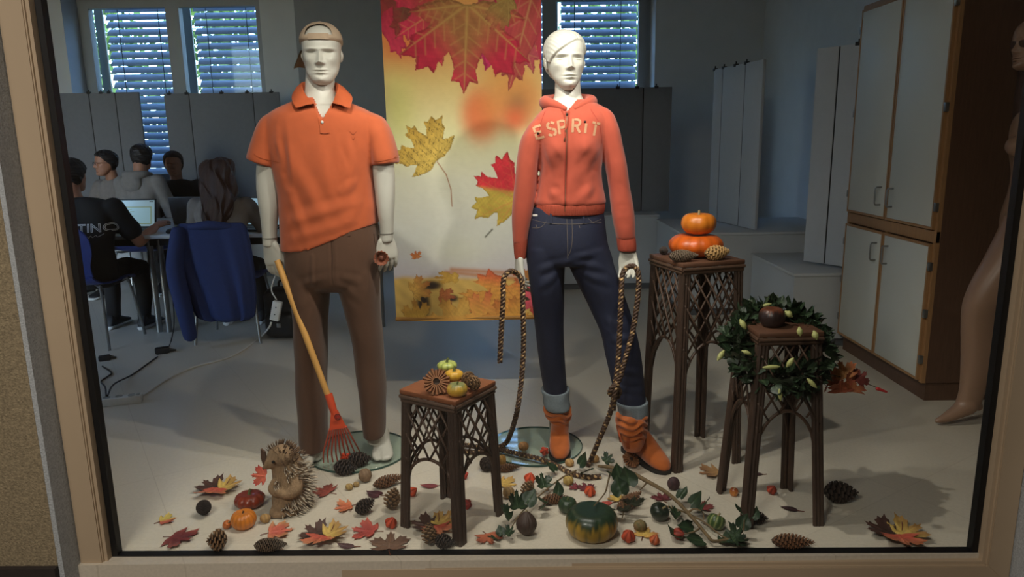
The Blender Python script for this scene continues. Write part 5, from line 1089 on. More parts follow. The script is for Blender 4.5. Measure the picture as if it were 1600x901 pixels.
# ================================================================== DISPLAY: banner
LEAF_H = [(0, 1.0), (0.055, 0.86), (0.15, 0.87), (0.12, 0.72), (0.19, 0.53), (0.30, 0.66), (0.345, 0.78), (0.42, 0.72), (0.56, 0.76), (0.55, 0.62), (0.74, 0.60), (0.62, 0.48), (0.60, 0.37), (0.47, 0.30), (0.40, 0.24), (0.52, 0.17), (0.66, 0.13), (0.54, 0.05), (0.36, -0.02), (0.20, -0.05), (0.05, 0.0)]
LEAF = np.array(LEAF_H+[(-x, y) for x, y in LEAF_H[:0:-1]])
TIPS = np.array([(0, 1.0), (0.74, 0.60), (-0.74, 0.60), (0.66, 0.13), (-0.66, 0.13)])
def inpoly(x, y, P):
    c = np.zeros(x.shape, bool); n = len(P)
    for i in range(n):
        x0, y0 = P[i]; x1, y1 = P[(i+1) % n]
        if y0 == y1: continue
        k = ((y0 > y) != (y1 > y))&(x < (x1-x0)*(y-y0)/(y1-y0)+x0); c ^= k
    return c
def segd(x, y, a, b):
    ab = np.array(b)-np.array(a); t = np.clip(((x-a[0])*ab[0]+(y-a[1])*ab[1])/(ab@ab), 0, 1); return np.hypot(x-a[0]-t*ab[0], y-a[1]-t*ab[1]), t
def vn(x, y, s, seed):
    rs = np.random.RandomState(seed); o = np.zeros(x.shape)
    for i in range(7):
        k = rs.randn(2)*s*(1+i*0.35); o += np.sin(x*k[0]+y*k[1]+rs.rand()*6.3)/(1+0.3*i)
    return o/3.0
def banner():
    W, Hb = 0.775, 1.78; nx, ny = 232, 520; s, t = np.meshgrid(np.linspace(0, 1, nx), np.linspace(0, 1, ny)); t = t*(Hb/1.60)-(Hb/1.60-1)    # t=0 at the height of the picture's top edge
    px, py = 592+s*252, t*500      # design coordinates in print pixels
    C = np.zeros(s.shape+(3,)); L = lambda *c: lin(c)
    stops = [(-60, (206, 150, 84)), (60, (222, 150, 80)), (120, (220, 190, 120)), (200, (222, 216, 164)), (270, (214, 212, 188)), (360, (206, 206, 196)), (420, (198, 192, 196)), (440, (196, 160, 110)), (500, (190, 150, 66)), (560, (190, 150, 66))]
    ys = [a for a, _ in stops]; cs = np.array([L(*c) for _, c in stops])
    for k in range(3): C[..., k] = np.interp(py, ys, cs[:, k])
    def blob(cx, cy, rx, ry, col, a=1.0, p=2):
        m = a*np.exp(-(((px-cx)/rx)**2+((py-cy)/ry)**2)**(p/2)); C[:] = C*(1-m[..., None])+L(*col)*m[..., None]
    blob(620, 70, 40, 28, (226, 110, 56), 0.8); blob(612, 160, 30, 60, (214, 214, 120), 0.6); blob(745, 170, 34, 44, (222, 116, 66), 0.95, 4); blob(800, 150, 52, 46, (216, 138, 72), 0.9, 4); blob(804, 155, 18, 20, (150, 110, 70), 0.8); blob(800, 178, 22, 20, (222, 100, 62), 0.8); blob(780, 110, 40, 30, (214, 152, 80), 0.8)
    blob(700, 385, 60, 30, (214, 214, 184), 0.5)
    def leaf(cx, cy, size, rot, cfun, stretch=1.0, veinc=(210, 170, 90), va=0.55, vw=0.014):
        a = R(rot); dx, dy = (px-cx)/size, (cy-py)/size; lx = (dx*math.cos(a)+dy*math.sin(a))/stretch; ly = -dx*math.sin(a)+dy*math.cos(a)
        wob_ = vn(px, py, 0.25, int(cx)); lx2, ly2 = lx+0.012*wob_, ly+0.012*vn(px, py, 0.25, int(cx)+1)
        m = inpoly(lx2, ly2, LEAF); base = cfun(lx, ly); n = vn(px, py, 0.35, int(cx)+5); base = base*(1+0.16*n[..., None])
        sh = vn(px, py, 0.08, int(cx)+9); base = base*(1+0.14*sh[..., None])
        v = np.zeros(s.shape)
        for tp in TIPS:
            d, tt = segd(lx, ly, (0, 0), tp); v = np.maximum(v, np.exp(-(d/(vw*(1.2-tt)))**2))
            for q in np.arange(0.2, 0.9, 0.14):
                b0 = tp*q; ax = tp/np.linalg.norm(tp); pr = np.array([-ax[1], ax[0]])
                for sg in (-1, 1):
                    d, tt = segd(lx, ly, b0, b0+(ax*0.7+pr*sg)*0.17); v = np.maximum(v, 0.55*np.exp(-(d/(vw*0.55))**2))
        base = base*(1-va*v[..., None])+L(*veinc)*(va*v)[..., None]
        inner = inpoly((lx2-0)/0.94, (ly2-0.4)/0.94+0.4, LEAF); base = np.where((m&~inner)[..., None], base*0.72, base)
        C[m] = base[m]
    mixc = lambda c0, c1, m: L(*c0)*(1-m[..., None])+L(*c1)*m[..., None]
    # hanging maple leaves along the top
    leaf(596, -6, 95, 195, lambda x, y: mixc((172, 44, 62), (206, 56, 84), sstep(0, 1, y)), veinc=(206, 60, 70))
    leaf(644, -30, 92, 160, lambda x, y: mixc((96, 64, 44), (150, 56, 52), sstep(0.2, 1.0, y+x)), veinc=(120, 100, 60))
    leaf(700, 4, 100, 120, lambda x, y: mixc((176, 70, 60), (206, 52, 78), sstep(0.2, 0.8, y)))
    leaf(792, -10, 128, 198, lambda x, y: mixc((168, 92, 74), (196, 46, 92), sstep(0.1, 0.7, np.abs(x)+0.4*y)), veinc=(200, 150, 90))
    leaf(838, -30, 175, 164, lambda x, y: mixc((176, 72, 66), (186, 40, 76), sstep(0.05, 0.4, np.abs(x))), 0.7, veinc=(196, 160, 96))
    leaf(728, 8, 132, 176, lambda x, y: mixc((160, 104, 60), (186, 40, 62), sstep(0.25, 0.8, np.abs(x)*0.9+np.abs(y)*0.75)), 1.08, veinc=(196, 160, 84), vw=0.018)
    leaf(792, 0, 60, 150, lambda x, y: mixc((150, 116, 60), (170, 80, 60), sstep(0.3, 1, y)), 0.5, veinc=(176, 150, 84))
    # speckled yellow leaf with its long stem
    leaf(672, 240, 74, 42, lambda x, y: mixc((208, 176, 84), (196, 158, 66), sstep(0, 0.8, y))*(1-0.6*((vn(x*40, y*40, 0.9, 3) > 0.12)&(vn(x*40, y*40, 1.1, 44) > 0.12)))[..., None], veinc=(150, 124, 56), va=0.5)
    for (a, b) in (((672, 242), (686, 262)), ((686, 262), (693, 285)), ((693, 285), (694, 312))):
        d, _ = segd(px, py, a, b); m = np.exp(-(d/0.9)**2)[..., None]; C[:] = C*(1-m)+L(160, 110, 70)*m
    # half red, half yellow leaf
    leaf(802, 303, 82, 62, lambda x, y: mixc((206, 48, 58), (190, 164, 68), sstep(-0.06, 0.06, -x*0.85-(y-0.40)*0.30)), veinc=(206, 110, 70), va=0.5)
    d, _ = segd(px, py, (802, 303), (826, 292)); m = np.exp(-(d/1.6)**2)[..., None]; C[:] = C*(1-m)+L(150, 40, 50)*m
    d, _ = segd(px, py, (748, 362), (760, 350)); m = np.exp(-(d/1.2)**2)[..., None]; C[:] = C*(1-m)+L(60, 60, 40)*m
    # heap of fallen leaves at the foot
    m = sstep(424, 434, py+4*vn(px, py, 0.05, 2)); C[:] = C*(1-m[..., None])+(L(208, 170, 92)*(1+0.2*vn(px, py, 0.06, 8))[..., None])*m[..., None]
    for (a, b, w) in (((680, 418), (800, 432), 3.5), ((690, 414), (840, 426), 4)):
        d, _ = segd(px, py, a, b); m = np.exp(-(d/w)**2)[..., None]*0.8; C[:] = C*(1-m)+L(184, 120, 70)*m
    for cx, cy, rx, ry in ((640, 472, 12, 26), (655, 440, 18, 8), (730, 490, 14, 18), (780, 470, 36, 12), (752, 492, 26, 14), (812, 458, 22, 18), (690, 462, 10, 6), (838, 480, 12, 20)): blob(cx, cy, rx, ry, (40, 30, 32), 0.97, 5)
    leaf(630, 505, 46, 8, lambda x, y: mixc((206, 166, 70), (186, 130, 56), sstep(0, 1, y)), 0.8, veinc=(150, 100, 40))
    leaf(632, 395, 14, 10, lambda x, y: mixc((206, 130, 70), (190, 100, 56), y), veinc=(160, 90, 40))
    leaf(622, 452, 38, -60, lambda x, y: mixc((206, 160, 76), (180, 110, 56), sstep(0, 1, y)), 0.8, veinc=(150, 100, 50))
    leaf(668, 456, 30, -100, lambda x, y: mixc((186, 110, 60), (150, 80, 50), sstep(0, 1, y)), 0.7, veinc=(120, 70, 40))
    leaf(700, 515, 62, 28, lambda x, y: mixc((210, 168, 84), (200, 146, 66), sstep(0, 1, y)), 1.2, veinc=(186, 130, 66))
    leaf(806, 476, 110, 78, lambda x, y: mixc((214, 150, 68), (206, 98, 60), sstep(0.35, 0.9, np.abs(x)*1.3+0.15*y)), 0.62, veinc=(186, 110, 60))
    leaf(735, 508, 66, -18, lambda x, y: mixc((216, 158, 74), (208, 104, 66), sstep(0.2, 1, y)), 0.7, veinc=(206, 110, 70))
    leaf(790, 515, 60, 30, lambda x, y: mixc((206, 150, 66), (190, 110, 56), sstep(0.2, 1, y)), 1.0, veinc=(170, 100, 50))
    leaf(850, 470, 50, 70, lambda x, y: mixc((186, 66, 84), (206, 84, 96), y), 0.7, veinc=(206, 120, 110))
    leaf(850, 512, 46, 40, lambda x, y: mixc((176, 60, 60), (190, 70, 64), y), 0.8, veinc=(206, 110, 90))
    leaf(822, 428, 34, 80, lambda x, y: mixc((170, 120, 60), (186, 84, 60), y), 0.6, veinc=(150, 100, 60))
    leaf(700, 428, 44, 88, lambda x, y: mixc((200, 160, 70), (190, 140, 60), y), 0.35, veinc=(150, 100, 60))
    blob(725, 498, 120, 7, (222, 160, 76), 0.75, 4)
    weave = 1+0.025*np.sin(t*520*2.1); C *= weave[..., None]*1.16
    return W, Hb, nx, ny, np.clip(C, 0, 1)
W, Hb, nx, ny, C = banner(); YB = 3.70
b0 = at(621, 502, YB); xl, zb = b0[0]-0.006, b0[2]
gx, gz = np.meshgrid(np.linspace(0, W, nx), np.linspace(0, -Hb, ny)); X = xl+gx; Z = zb+Hb+gz
Yw = YB+0.006*np.sin(gx*7+gz*2.1)+0.004*np.sin(gz*6)
V = np.c_[X.ravel(), Yw.ravel(), Z.ravel()]; idx = np.arange(nx*ny).reshape(ny, nx)
Fq = np.stack([idx[:-1, :-1], idx[1:, :-1], idx[1:, 1:], idx[:-1, 1:]], -1).reshape(-1, 4)
ban = thing('banner', 'tall cloth banner printed with red and yellow maple leaves hanging between the mannequins', 'banner', (xl+W/2, YB, zb))
part('printed_cloth', V, Fq, pm('banner_print', (200, 200, 200), 0.85, noise=(40, 0.04), attr=True, bump=(400, 0.1)), ban, cols=C.reshape(-1, 3), sharp=None)
part('hem_rod', *tube([(xl-0.003, YB+0.008, zb+0.012), (xl+W+0.003, YB+0.008, zb+0.012)], 0.010, 10), pm('rod_wood', (170, 120, 50), 0.6), ban)
part('top_rod', *tube([(xl-0.01, YB+0.01, zb+Hb), (xl+W+0.01, YB+0.01, zb+Hb)], 0.012, 10), MATS['rod_wood'], ban)
for q in (0.12, 0.88): part('hanging_wire', *tube([(xl+W*q, YB+0.01, zb+Hb), (xl+W*q, YB+0.01, 3.25)], 0.0012, 5), M_chrome, ban)

# ================================================================== wicker plant stands
M_wick = pm('dark_wicker', (64, 46, 35), 0.6, noise=(60, 0.3), bump=(200, 0.3), stretch=(1, 1, 0.3))
M_wick2 = pm('wicker_cane', (78, 56, 42), 0.55, noise=(60, 0.25))
M_seat = pm('plant_stand_top', (128, 74, 42), 0.55, noise=(18, 0.25), stretch=(1, 9, 1))
def wicker_stand(label, cx, cy, rz, foot_, top, h, mat_top, arch, rows):
    root = thing('wicker_stand', label, 'plant stand', (cx, cy, 0), rz, 'wicker plant stands in the window')
    ht = top/2; hf_ = foot_/2
    part('top_board', *box(-ht-0.012, ht+0.012, -ht-0.012, ht+0.012, h-0.018, h, 0.004), mat_top, root, local=True)
    for zz, o in ((h-0.026, 0.010), (h-0.040, 0.006)):
        q = ht+o; ring = [(-q, -q, zz), (q, -q, zz), (q, q, zz), (-q, q, zz)]
        for a, b in zip(ring, ring[1:]+ring[:1]): part('rim_cane', *tube([a, b], 0.0075, 8), M_wick2, root, local=True)
    def corner(sx, sy, z): k = hf_+(ht-hf_)*z/h; return np.array([sx*k, sy*k, z])
    for sx, sy in ((-1, -1), (1, -1), (1, 1), (-1, 1)):
        a, b = corner(sx, sy, 0.0), corner(sx, sy, h-0.03); ms_ = []
        for ox, oy in ((0, 0), (-0.013*sx, 0.001*sy), (0.001*sx, -0.013*sy), (-0.0245*sx, 0.0), (0.0, -0.0245*sy)):
            o = np.array([ox, oy, 0]); ms_.append(tube([a+o, (a+b)/2+o, b+o], 0.0085, 8))
        part('leg', *join(*ms_), M_wick, root, local=True)
    # four lattice sides: each side spans two corners; crossing canes between the top rail and the arch
    za = h*arch
    for k in range(4):
        c0 = [(-1, -1), (1, -1), (1, 1), (-1, 1)][k]; c1 = [(-1, -1), (1, -1), (1, 1), (-1, 1)][(k+1) % 4]
        def sp(u, z, o=0.0):
            p = corner(*c0, z)*(1-u)+corner(*c1, z)*u; n = np.array([-(c1[1]-c0[1]), c1[0]-c0[0], 0])/2.0; return p+n*o
        def archz(u): return za*0.60+(za-za*0.60)*math.sqrt(max(0, 1-((u-0.5)/0.5)**2))
        pts = [sp(0.06, 0.02, 0.006), sp(0.065, za*0.35, 0.006)]+[sp(0.06+0.88*q, za*0.60+(za*0.40)*math.sqrt(max(0, 1-((q-0.5)/0.5)**2)), 0.006) for q in np.linspace(0, 1, 15)]+[sp(0.935, za*0.35, 0.006), sp(0.94, 0.02, 0.006)]
        part('arch_cane', *tube(np.array(pts), 0.0062, 7), M_wick2, root, local=True)
        zt = h-0.045; ar = (zt-za*0.62)
        stepz = top/rows*2.05
        for sg, o in ((1, 0.0045), (-1, -0.0045)):
            z0 = za*0.62-foot_*1.7
            while z0 < zt:
                # cane line: z = z0 + slope*u (mirrored for sg=-1), clipped to the lattice field
                us = np.linspace(0.03, 0.97, 60); zs = z0+us*top*1.75; ok = [(u, zz) for u, zz in zip(us, zs) if zz < zt and zz > (za*0.60+za*0.40*math.sqrt(max(0, 1-((u-0.5)/0.5)**2)) if True else 0)]
                if len(ok) > 4:
                    (u0, za0), (u1, za1) = ok[0], ok[-1]
                    if sg < 0: u0, u1 = 1-u0, 1-u1
                    part('lattice_cane', *tube([sp(u0, za0, o), sp(u1, za1, o)], 0.0042, 6), M_wick2, root, local=True, sharp=None)
                z0 += stepz
    return root
def quad_center(pts): return np.mean(np.array(pts), axis=0)
# low stand
A = [fl(716, 852), fl(630, 822), fl(697, 778), fl(779, 802)]; cA = quad_center(A)
dA = A[3]-A[0]
wicker_stand('low wicker stand in front, carrying small gourds', cA[0]+0.004, cA[1]+0.005, math.atan2(A[0][1]-A[1][1], A[0][0]-A[1][0]), 0.262, 0.222, 0.525, M_seat, 0.54, 5)
# tall stand
Bq = [fl(1055, 738), fl(1153, 722), fl(1094, 677)]; cB = (Bq[0]+Bq[2])/2; cB[0] = (Bq[0][0]+Bq[2][0])/2
aB = math.atan2(Bq[1][1]-Bq[0][1], Bq[1][0]-Bq[0][0]); cBt = Bq[0]+0.152*np.array([math.cos(aB), math.sin(aB), 0])+0.150*np.array([-math.sin(aB), math.cos(aB), 0])
wicker_stand('tall wicker stand carrying two stacked pumpkins', cBt[0], cBt[1], aB, 0.305, 0.262, 0.885, pm('plant_stand_top_dark', (92, 60, 42), 0.6, noise=(18, 0.3), stretch=(1, 9, 1)), 0.62, 6)
Cq = [fl(1178, 826), fl(1281, 820), fl(1227, 762), fl(1115, 766)]; cC = quad_center(Cq)
wicker_stand('middle-height wicker stand hung with the green wreath', cC[0], cC[1], 0.05, 0.285, 0.205, 0.715, MATS['plant_stand_top_dark'], 0.60, 5)

# ================================================================== pumpkins, gourds, cones, leaves: makers
M_pump = pm('pumpkin_skin', (200, 120, 40), 0.38, noise=(12, 0.14), attr=True, bump=(40, 0.06), coat=0.15)
M_stem = pm('dry_stem', (150, 134, 96), 0.8, noise=(60, 0.3))
M_gstem = pm('green_stem', (96, 104, 60), 0.8, noise=(60, 0.3))
def pumpkin(name, label, cat, loc, r, h, ribs, depth, colf, rz=0.0, stem=0.02, stemmat=None, tilt=(0, 0), group=None, dimple=0.16, bend=0.3, power=0.82):
    n, m = max(48, ribs*6), 22; V = []; ph = np.linspace(0, np.pi, m+1); th = np.arange(n)/n*2*np.pi; rings = []; cols = []
    for p in ph:
        rr = max(math.sin(p), 0.012)**power; rib = 1-depth*(1-np.abs(np.sin(th*ribs/2)))**1.6*min(1, 1.6*math.sin(p)+0.1)
        z = h/2*(1-np.cos(p)); z0 = h*0.5-h*0.5*math.cos(p)
        dm = dimple*h*math.exp(-((math.pi-p)/0.45)**2)
        dmb = 0.06*h*math.exp(-((p)/0.4)**2)
        ring = np.c_[r*rr*rib*np.cos(th), r*rr*rib*np.sin(th), np.full(n, z0-dm+dmb)]; rings.append(ring)
        cols.append(colf(p/np.pi, th, np.abs(np.sin(th*ribs/2))))
    V, F = bridge(rings, n); Ccol = np.concatenate(cols)
    # stand on the lowest point after tilting
    M = np.array(Matrix.Rotation(tilt[0], 3, 'X')@Matrix.Rotation(tilt[1], 3, 'Y')); V = V@M.T; zmin = V[:, 2].min()-0.0; V[:, 2] -= zmin
    root = thing(name, label, cat, loc, rz, group)
    part('skin', V, F, M_pump, root, cols=Ccol, local=True, sharp=None)
    if stem:
        b = np.array([0, 0, h-dimple*h-0.002]); t = [b, b+np.array([0.05*stem, 0, stem*0.5]), b+np.array([bend*stem, 0.1*stem, stem])]
        V2, F2 = tube(np.array(t), np.array([0.34, 0.2, 0.24])*stem*0.9+0.001, 7, k=3); V2 = V2@M.T; V2[:, 2] -= zmin; part('stem', V2, F2, stemmat or M_stem, root, local=True)
    return root
def flat(c, c2=None, seed=1, amt=0.1):
    a = lin(c); b = lin(c2) if c2 else a*0.7
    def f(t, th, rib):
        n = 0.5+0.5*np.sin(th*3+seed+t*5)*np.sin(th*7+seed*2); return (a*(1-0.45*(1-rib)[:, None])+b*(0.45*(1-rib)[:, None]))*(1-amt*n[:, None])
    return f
def blendcol(bot, top, cut, wdt, seed=0, stripe=None):
    a, b = lin(bot), lin(top)
    def f(t, th, rib):
        e = cut+0.05*np.sin(th*5+seed)+0.04*np.sin(th*23+seed*3)+0.03*np.sin(th*41+seed); m = sstep(e-wdt, e+wdt, np.full(th.shape, t)); c = a*(1-m[:, None])+b*m[:, None]
        if stripe is not None: k = (0.6*(1-rib)**2)[:, None]; c = c*(1-k)+lin(stripe)*k
        return c
    return f
rsg = random.Random(7)
# ---- cones
def cone_mesh(name, L, Rm, n, openn, col, tipcol, shape=0.75):
    """pine cone lying along +x; L length, Rm radius"""
    ms_, cs_ = [], []
    core = []; k = 14
    prof = lambda t: Rm*(math.sin(math.pi*min(1, max(0, 0.06+0.92*t**shape)))**0.75)
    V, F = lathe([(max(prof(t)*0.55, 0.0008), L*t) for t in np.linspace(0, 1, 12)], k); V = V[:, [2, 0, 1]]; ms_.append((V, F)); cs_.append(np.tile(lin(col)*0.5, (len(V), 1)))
    for i in range(n):
        t = (i+0.5)/n; a = i*2.39996; r = prof(t); w = max(r, Rm*0.3)*0.36*(1.15 if openn > 0.5 else 0.9); out = r*(0.9+0.25*openn)
        lift = 0.10+0.25*openn; th = 0.18*w
        rad = np.array([0, math.cos(a), math.sin(a)]); tg = np.array([0, -math.sin(a), math.cos(a)]); ax = np.array([1.0, 0, 0])
        b = ax*L*(t-0.03)+rad*r*0.45; tip = ax*L*(t+lift*0.14)+rad*out
        up = ax*th*1.6
        Vs = [b-tg*w*0.5, b+tg*w*0.5, tip+tg*w*0.85-up*0.2, tip-tg*w*0.85-up*0.2, tip+rad*w*0.15+up*0.4, b+tg*w*0.4+up*2, b-tg*w*0.4+up*2, tip+tg*w*0.6+up*1.1, tip-tg*w*0.6+up*1.1]
        Fs = [(0, 1, 2, 3), (3, 2, 4), (1, 5, 7, 2), (0, 3, 8, 6), (5, 6, 8, 7), (7, 8, 4), (2, 7, 4), (3, 4, 8)]
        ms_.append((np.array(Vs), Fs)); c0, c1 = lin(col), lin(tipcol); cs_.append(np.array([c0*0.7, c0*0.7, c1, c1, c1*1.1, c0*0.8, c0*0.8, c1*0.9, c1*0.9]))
    V, F = join(*ms_); return new_mesh(name, V, F, pm('cone_scales', (90, 66, 46), 0.75, noise=(80, 0.2), attr=True), np.concatenate(cs_), smooth=False)
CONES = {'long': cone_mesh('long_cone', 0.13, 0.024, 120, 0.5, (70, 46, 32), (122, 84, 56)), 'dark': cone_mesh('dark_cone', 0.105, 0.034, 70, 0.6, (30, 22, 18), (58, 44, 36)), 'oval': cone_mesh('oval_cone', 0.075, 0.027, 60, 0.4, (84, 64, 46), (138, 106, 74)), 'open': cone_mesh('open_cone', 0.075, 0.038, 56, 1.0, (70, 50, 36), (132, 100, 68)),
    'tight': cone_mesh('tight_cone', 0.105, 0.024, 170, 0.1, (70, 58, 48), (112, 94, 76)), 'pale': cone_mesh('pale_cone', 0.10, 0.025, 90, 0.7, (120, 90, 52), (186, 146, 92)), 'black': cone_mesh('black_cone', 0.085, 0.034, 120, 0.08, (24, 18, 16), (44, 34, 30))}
CR = {'long': 0.024, 'dark': 0.036, 'oval': 0.027, 'open': 0.042, 'tight': 0.023, 'pale': 0.026, 'black': 0.034}
CL = {'long': 0.13, 'dark': 0.105, 'oval': 0.075, 'open': 0.075, 'tight': 0.105, 'pale': 0.10, 'black': 0.085}
def cone(kind, loc, rz, label, s=1.0, pitch=0.0, roll=0.0, group='pine cones strewn over the floor'):
    L = CL[kind]*s; r = CR[kind]*s
    c = np.array([loc[0], loc[1], 0]); d = np.array([math.cos(rz)*math.cos(pitch), math.sin(rz)*math.cos(pitch), math.sin(pitch)])
    z = loc[2]+r*math.cos(pitch)*0.93+max(0, math.sin(pitch))*0.0+(max(0, -math.sin(pitch))*L)
    o = link('pine_cone', CONES[kind], None, (c[0]-d[0]*L/2, c[1]-d[1]*L/2, z)); o.scale = (s, s, s); o.rotation_mode = 'QUATERNION'
    q = Vector(d).to_track_quat('X', 'Z'); o.rotation_quaternion = q@Matrix.Rotation(roll, 3, 'X').to_quaternion()
    tag(o, label, 'pine cone', group); ROOT[o.name] = np.array(loc, float); return o
# ---- leaves
M_lstem = pm('leaf_stem', (110, 60, 40), 0.7)
M_leaf = pm('autumn_leaf', (180, 90, 40), 0.62, noise=(60, 0.16), attr=True, bump=(120, 0.15))
OVAL = np.array([(0.0, 1.0), (0.10, 0.86), (0.2, 0.7), (0.27, 0.5), (0.27, 0.32), (0.2, 0.15), (0.08, 0.03), (0, 0)]); OVAL = np.vstack([OVAL, [(-x, y) for x, y in OVAL[-2:0:-1]]])
HEART = np.array([(0.0, 1.0), (0.16, 0.80), (0.38, 0.60), (0.46, 0.38), (0.40, 0.14), (0.22, -0.02), (0.05, 0.08), (0, 0.10)]); HEART = np.vstack([HEART, [(-x, y) for x, y in HEART[-2:0:-1]]])
def leaf_mesh(outline, size, colf, curl=0.25, seed=0, rings=6, wave=0.05):
    """leaf in the xy plane, base at the origin, tip towards +y; z carries curl"""
    P = outline; n = len(P); sub = []
    for i in range(n):
        for q in (0, 0.5): sub.append(P[i]*(1-q)+P[(i+1) % n]*q)
    P = np.array(sub); n = len(P); c = np.array([0, 0.36]); V = [c]
    for k in range(1, rings+1): V += list(c+(P-c)*(k/rings))
    V = np.array(V); F = [(0, 1+j, 1+(j+1) % n) for j in range(n)]
    for k in range(rings-1):
        for j in range(n): a = 1+k*n+j; b = 1+k*n+(j+1) % n; F.append((a, a+n, b+n, b))
    x, y = V[:, 0], V[:, 1]; rad = np.hypot(x, y-0.3); rs = np.random.RandomState(seed)
    z = curl*rad**2*(0.6+0.7*np.sin(np.arctan2(y-0.3, x)*2+rs.rand()*6))+wave*vn(x, y, 5, seed)*rad
    vein = np.zeros(len(V))
    tips = TIPS if outline is LEAF else np.array([(0, 1.0)])
    for tp in tips: d, _ = segd(x, y, (0, 0), tp); vein = np.maximum(vein, np.exp(-(d/0.03)**2))
    z = z+0.03*vein; col = colf(x, y, vein, rs); z = z-z.min()
    return np.c_[x*size, y*size, z*size+0.0015], F, col
def two(c0, c1, mode='edge', vc=None):
    a, b = lin(c0), lin(c1)
    def f(x, y, v, rs):
        m = {'edge': sstep(0.2, 0.75, np.hypot(x, y-0.35)), 'tip': sstep(0.1, 0.8, y), 'side': sstep(-0.15, 0.15, x), 'flat': np.zeros(len(x))}[mode]; m = np.clip(m+0.25*vn(x, y, 6, 3), 0, 1)[:, None]
        c = a*(1-m)+b*m; c = c*0.80+c.mean(1, keepdims=True)*0.16; k = (0.5*v)[:, None]; w = lin(vc) if vc else np.minimum(c*1.7, 0.9); return c*(1-k)+w*k
    return f
def leaf(name, label, loc, size, rz, outline, colf, seed, tilt=(0.0, 0.0), curl=0.2, stem=0.35, group='fallen leaves strewn over the floor', cat='leaf'):
    V, F, col = leaf_mesh(outline, size, colf, curl, seed); V[:, 1] -= 0.4*size
    M = np.array(Matrix.Rotation(rz, 3, 'Z')@Matrix.Rotation(tilt[0], 3, 'X')@Matrix.Rotation(tilt[1], 3, 'Y')); V = V@M.T
    sb = V[np.argmin(np.abs(np.arange(len(V))-0))]*0
    zmin = V[:, 2].min(); V[:, 2] -= zmin-0.0015
    o = link(name, new_mesh(name, V, F, M_leaf, col), None, loc); ROOT[o.name] = np.array(loc, float); tag(o, label, cat, group)
    if stem:
        p = np.array([[0, -0.38*size, 0.02*size], [0.03*size, -0.38*size-stem*size*0.5, 0.03*size], [0.08*size, -0.38*size-stem*size, 0.015*size]])@M.T; p[:, 2] -= zmin-0.002; p[:, 2] = np.maximum(p[:, 2], 0.002)
        part('stem', *tube(p, [0.0022, 0.0014, 0.0016], 5, k=3), pm('leaf_stem', (110, 60, 40), 0.7), o, local=True)
    return o
# ---- physalis lanterns, nuts
M_phys = pm('lantern_husk', (196, 74, 34), 0.6, noise=(50, 0.2), attr=True, bump=(100, 0.2))
def physalis(u, v, size, label, rz=0.0, col=(200, 74, 36), tilt=1.1, zz=0.0):
    n, m = 40, 14; rings, cols = [], []; th = np.arange(n)/n*2*np.pi
    for i in range(m+1):
        t = i/m; r = math.sin(math.pi*min(0.985, 0.02+t**0.8*0.97))**0.9*(1-0.25*t)*0.55+0.012; rib = 1-0.24*(1-np.abs(np.sin(th*2.5)))**1.3
        rings.append(np.c_[r*rib*np.cos(th), r*rib*np.sin(th), np.full(n, t)]*size); cols.append(lin(col)*(0.55+0.6*np.abs(np.sin(th*2.5))[:, None]))
    V, F = bridge(rings, n); M = np.array(Matrix.Rotation(rz, 3, 'Z')@Matrix.Rotation(tilt, 3, 'X')); V = V@M.T; dz = V[:, 2].min(); V[:, 2] -= dz; ctr = V.mean(0)*np.array([1, 1, 0]); V -= ctr
    p = fl(u, v, zz); o = thing('lantern_fruit', label, 'lantern fruit', p, 0, 'orange lantern fruits on the floor')
    part('husk', V, F, M_phys, o, cols=np.concatenate(cols), local=True, sharp=None)
    s = np.array([[0, 0, 0.02], [0.05, 0, -0.15], [0.12, 0.03, -0.32]])*size@M.T; s[:, 2] -= dz; s -= ctr; s[:, 2] = np.maximum(s[:, 2], 0.002); part('stem', *tube(s, 0.0012, 5, k=3), M_stem, o, local=True)
def nut(name, label, cat, u, v, r, col, col2, asp=(1, 0.85, 0.85), rough=True):
    V, F = sphere((0, 0, 0), 1.0, 26, 16); d = 1+(0.05*np.sin(V[:, 0]*9+V[:, 1]*7)*np.sin(V[:, 2]*11+V[:, 1]*5) if rough else 0)-0.05*np.exp(-(V[:, 1]/0.06)**2); V = V*np.asarray(d).reshape(-1, 1)*np.array(asp)*r; V[:, 2] -= V[:, 2].min()
    c = lin(col)*(0.5+0.5*np.sin(V[:, 0]*400+V[:, 1]*300))[:, None]+lin(col2)*(0.5-0.5*np.sin(V[:, 0]*400+V[:, 1]*300))[:, None]
    return solo(name, V+np.array([*fl(u, v)[:2], 0]), F, pm('nut_shell', (160, 120, 80), 0.7, noise=(90, 0.25), attr=True, bump=(150, 0.4)), label, cat, 'nuts and pebbles on the floor', cols=c, sharp=None)
# ================================================================== everything lying on the floor and the stands
def onfl(u, v, z=0.0): p = fl(u, v, z); return (p[0], p[1], z)
OR = (214, 112, 30)
HA = 0.525; HB_ = 0.885; HC = 0.715
# --- stacked pumpkins on the tall stand
pb_ = fl(1086, 398, HB_); sz = mpp(3.0)
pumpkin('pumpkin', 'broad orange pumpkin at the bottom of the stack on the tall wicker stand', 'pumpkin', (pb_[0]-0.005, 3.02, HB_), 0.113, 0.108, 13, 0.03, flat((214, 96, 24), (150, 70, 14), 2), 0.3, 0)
pumpkin('pumpkin', 'smaller orange pumpkin sitting on top of the broad one', 'pumpkin', (pb_[0]+0.003, 3.02, HB_+0.094), 0.073, 0.100, 9, 0.05, flat((216, 124, 34), (180, 92, 16), 4), 0.9, 0.02)
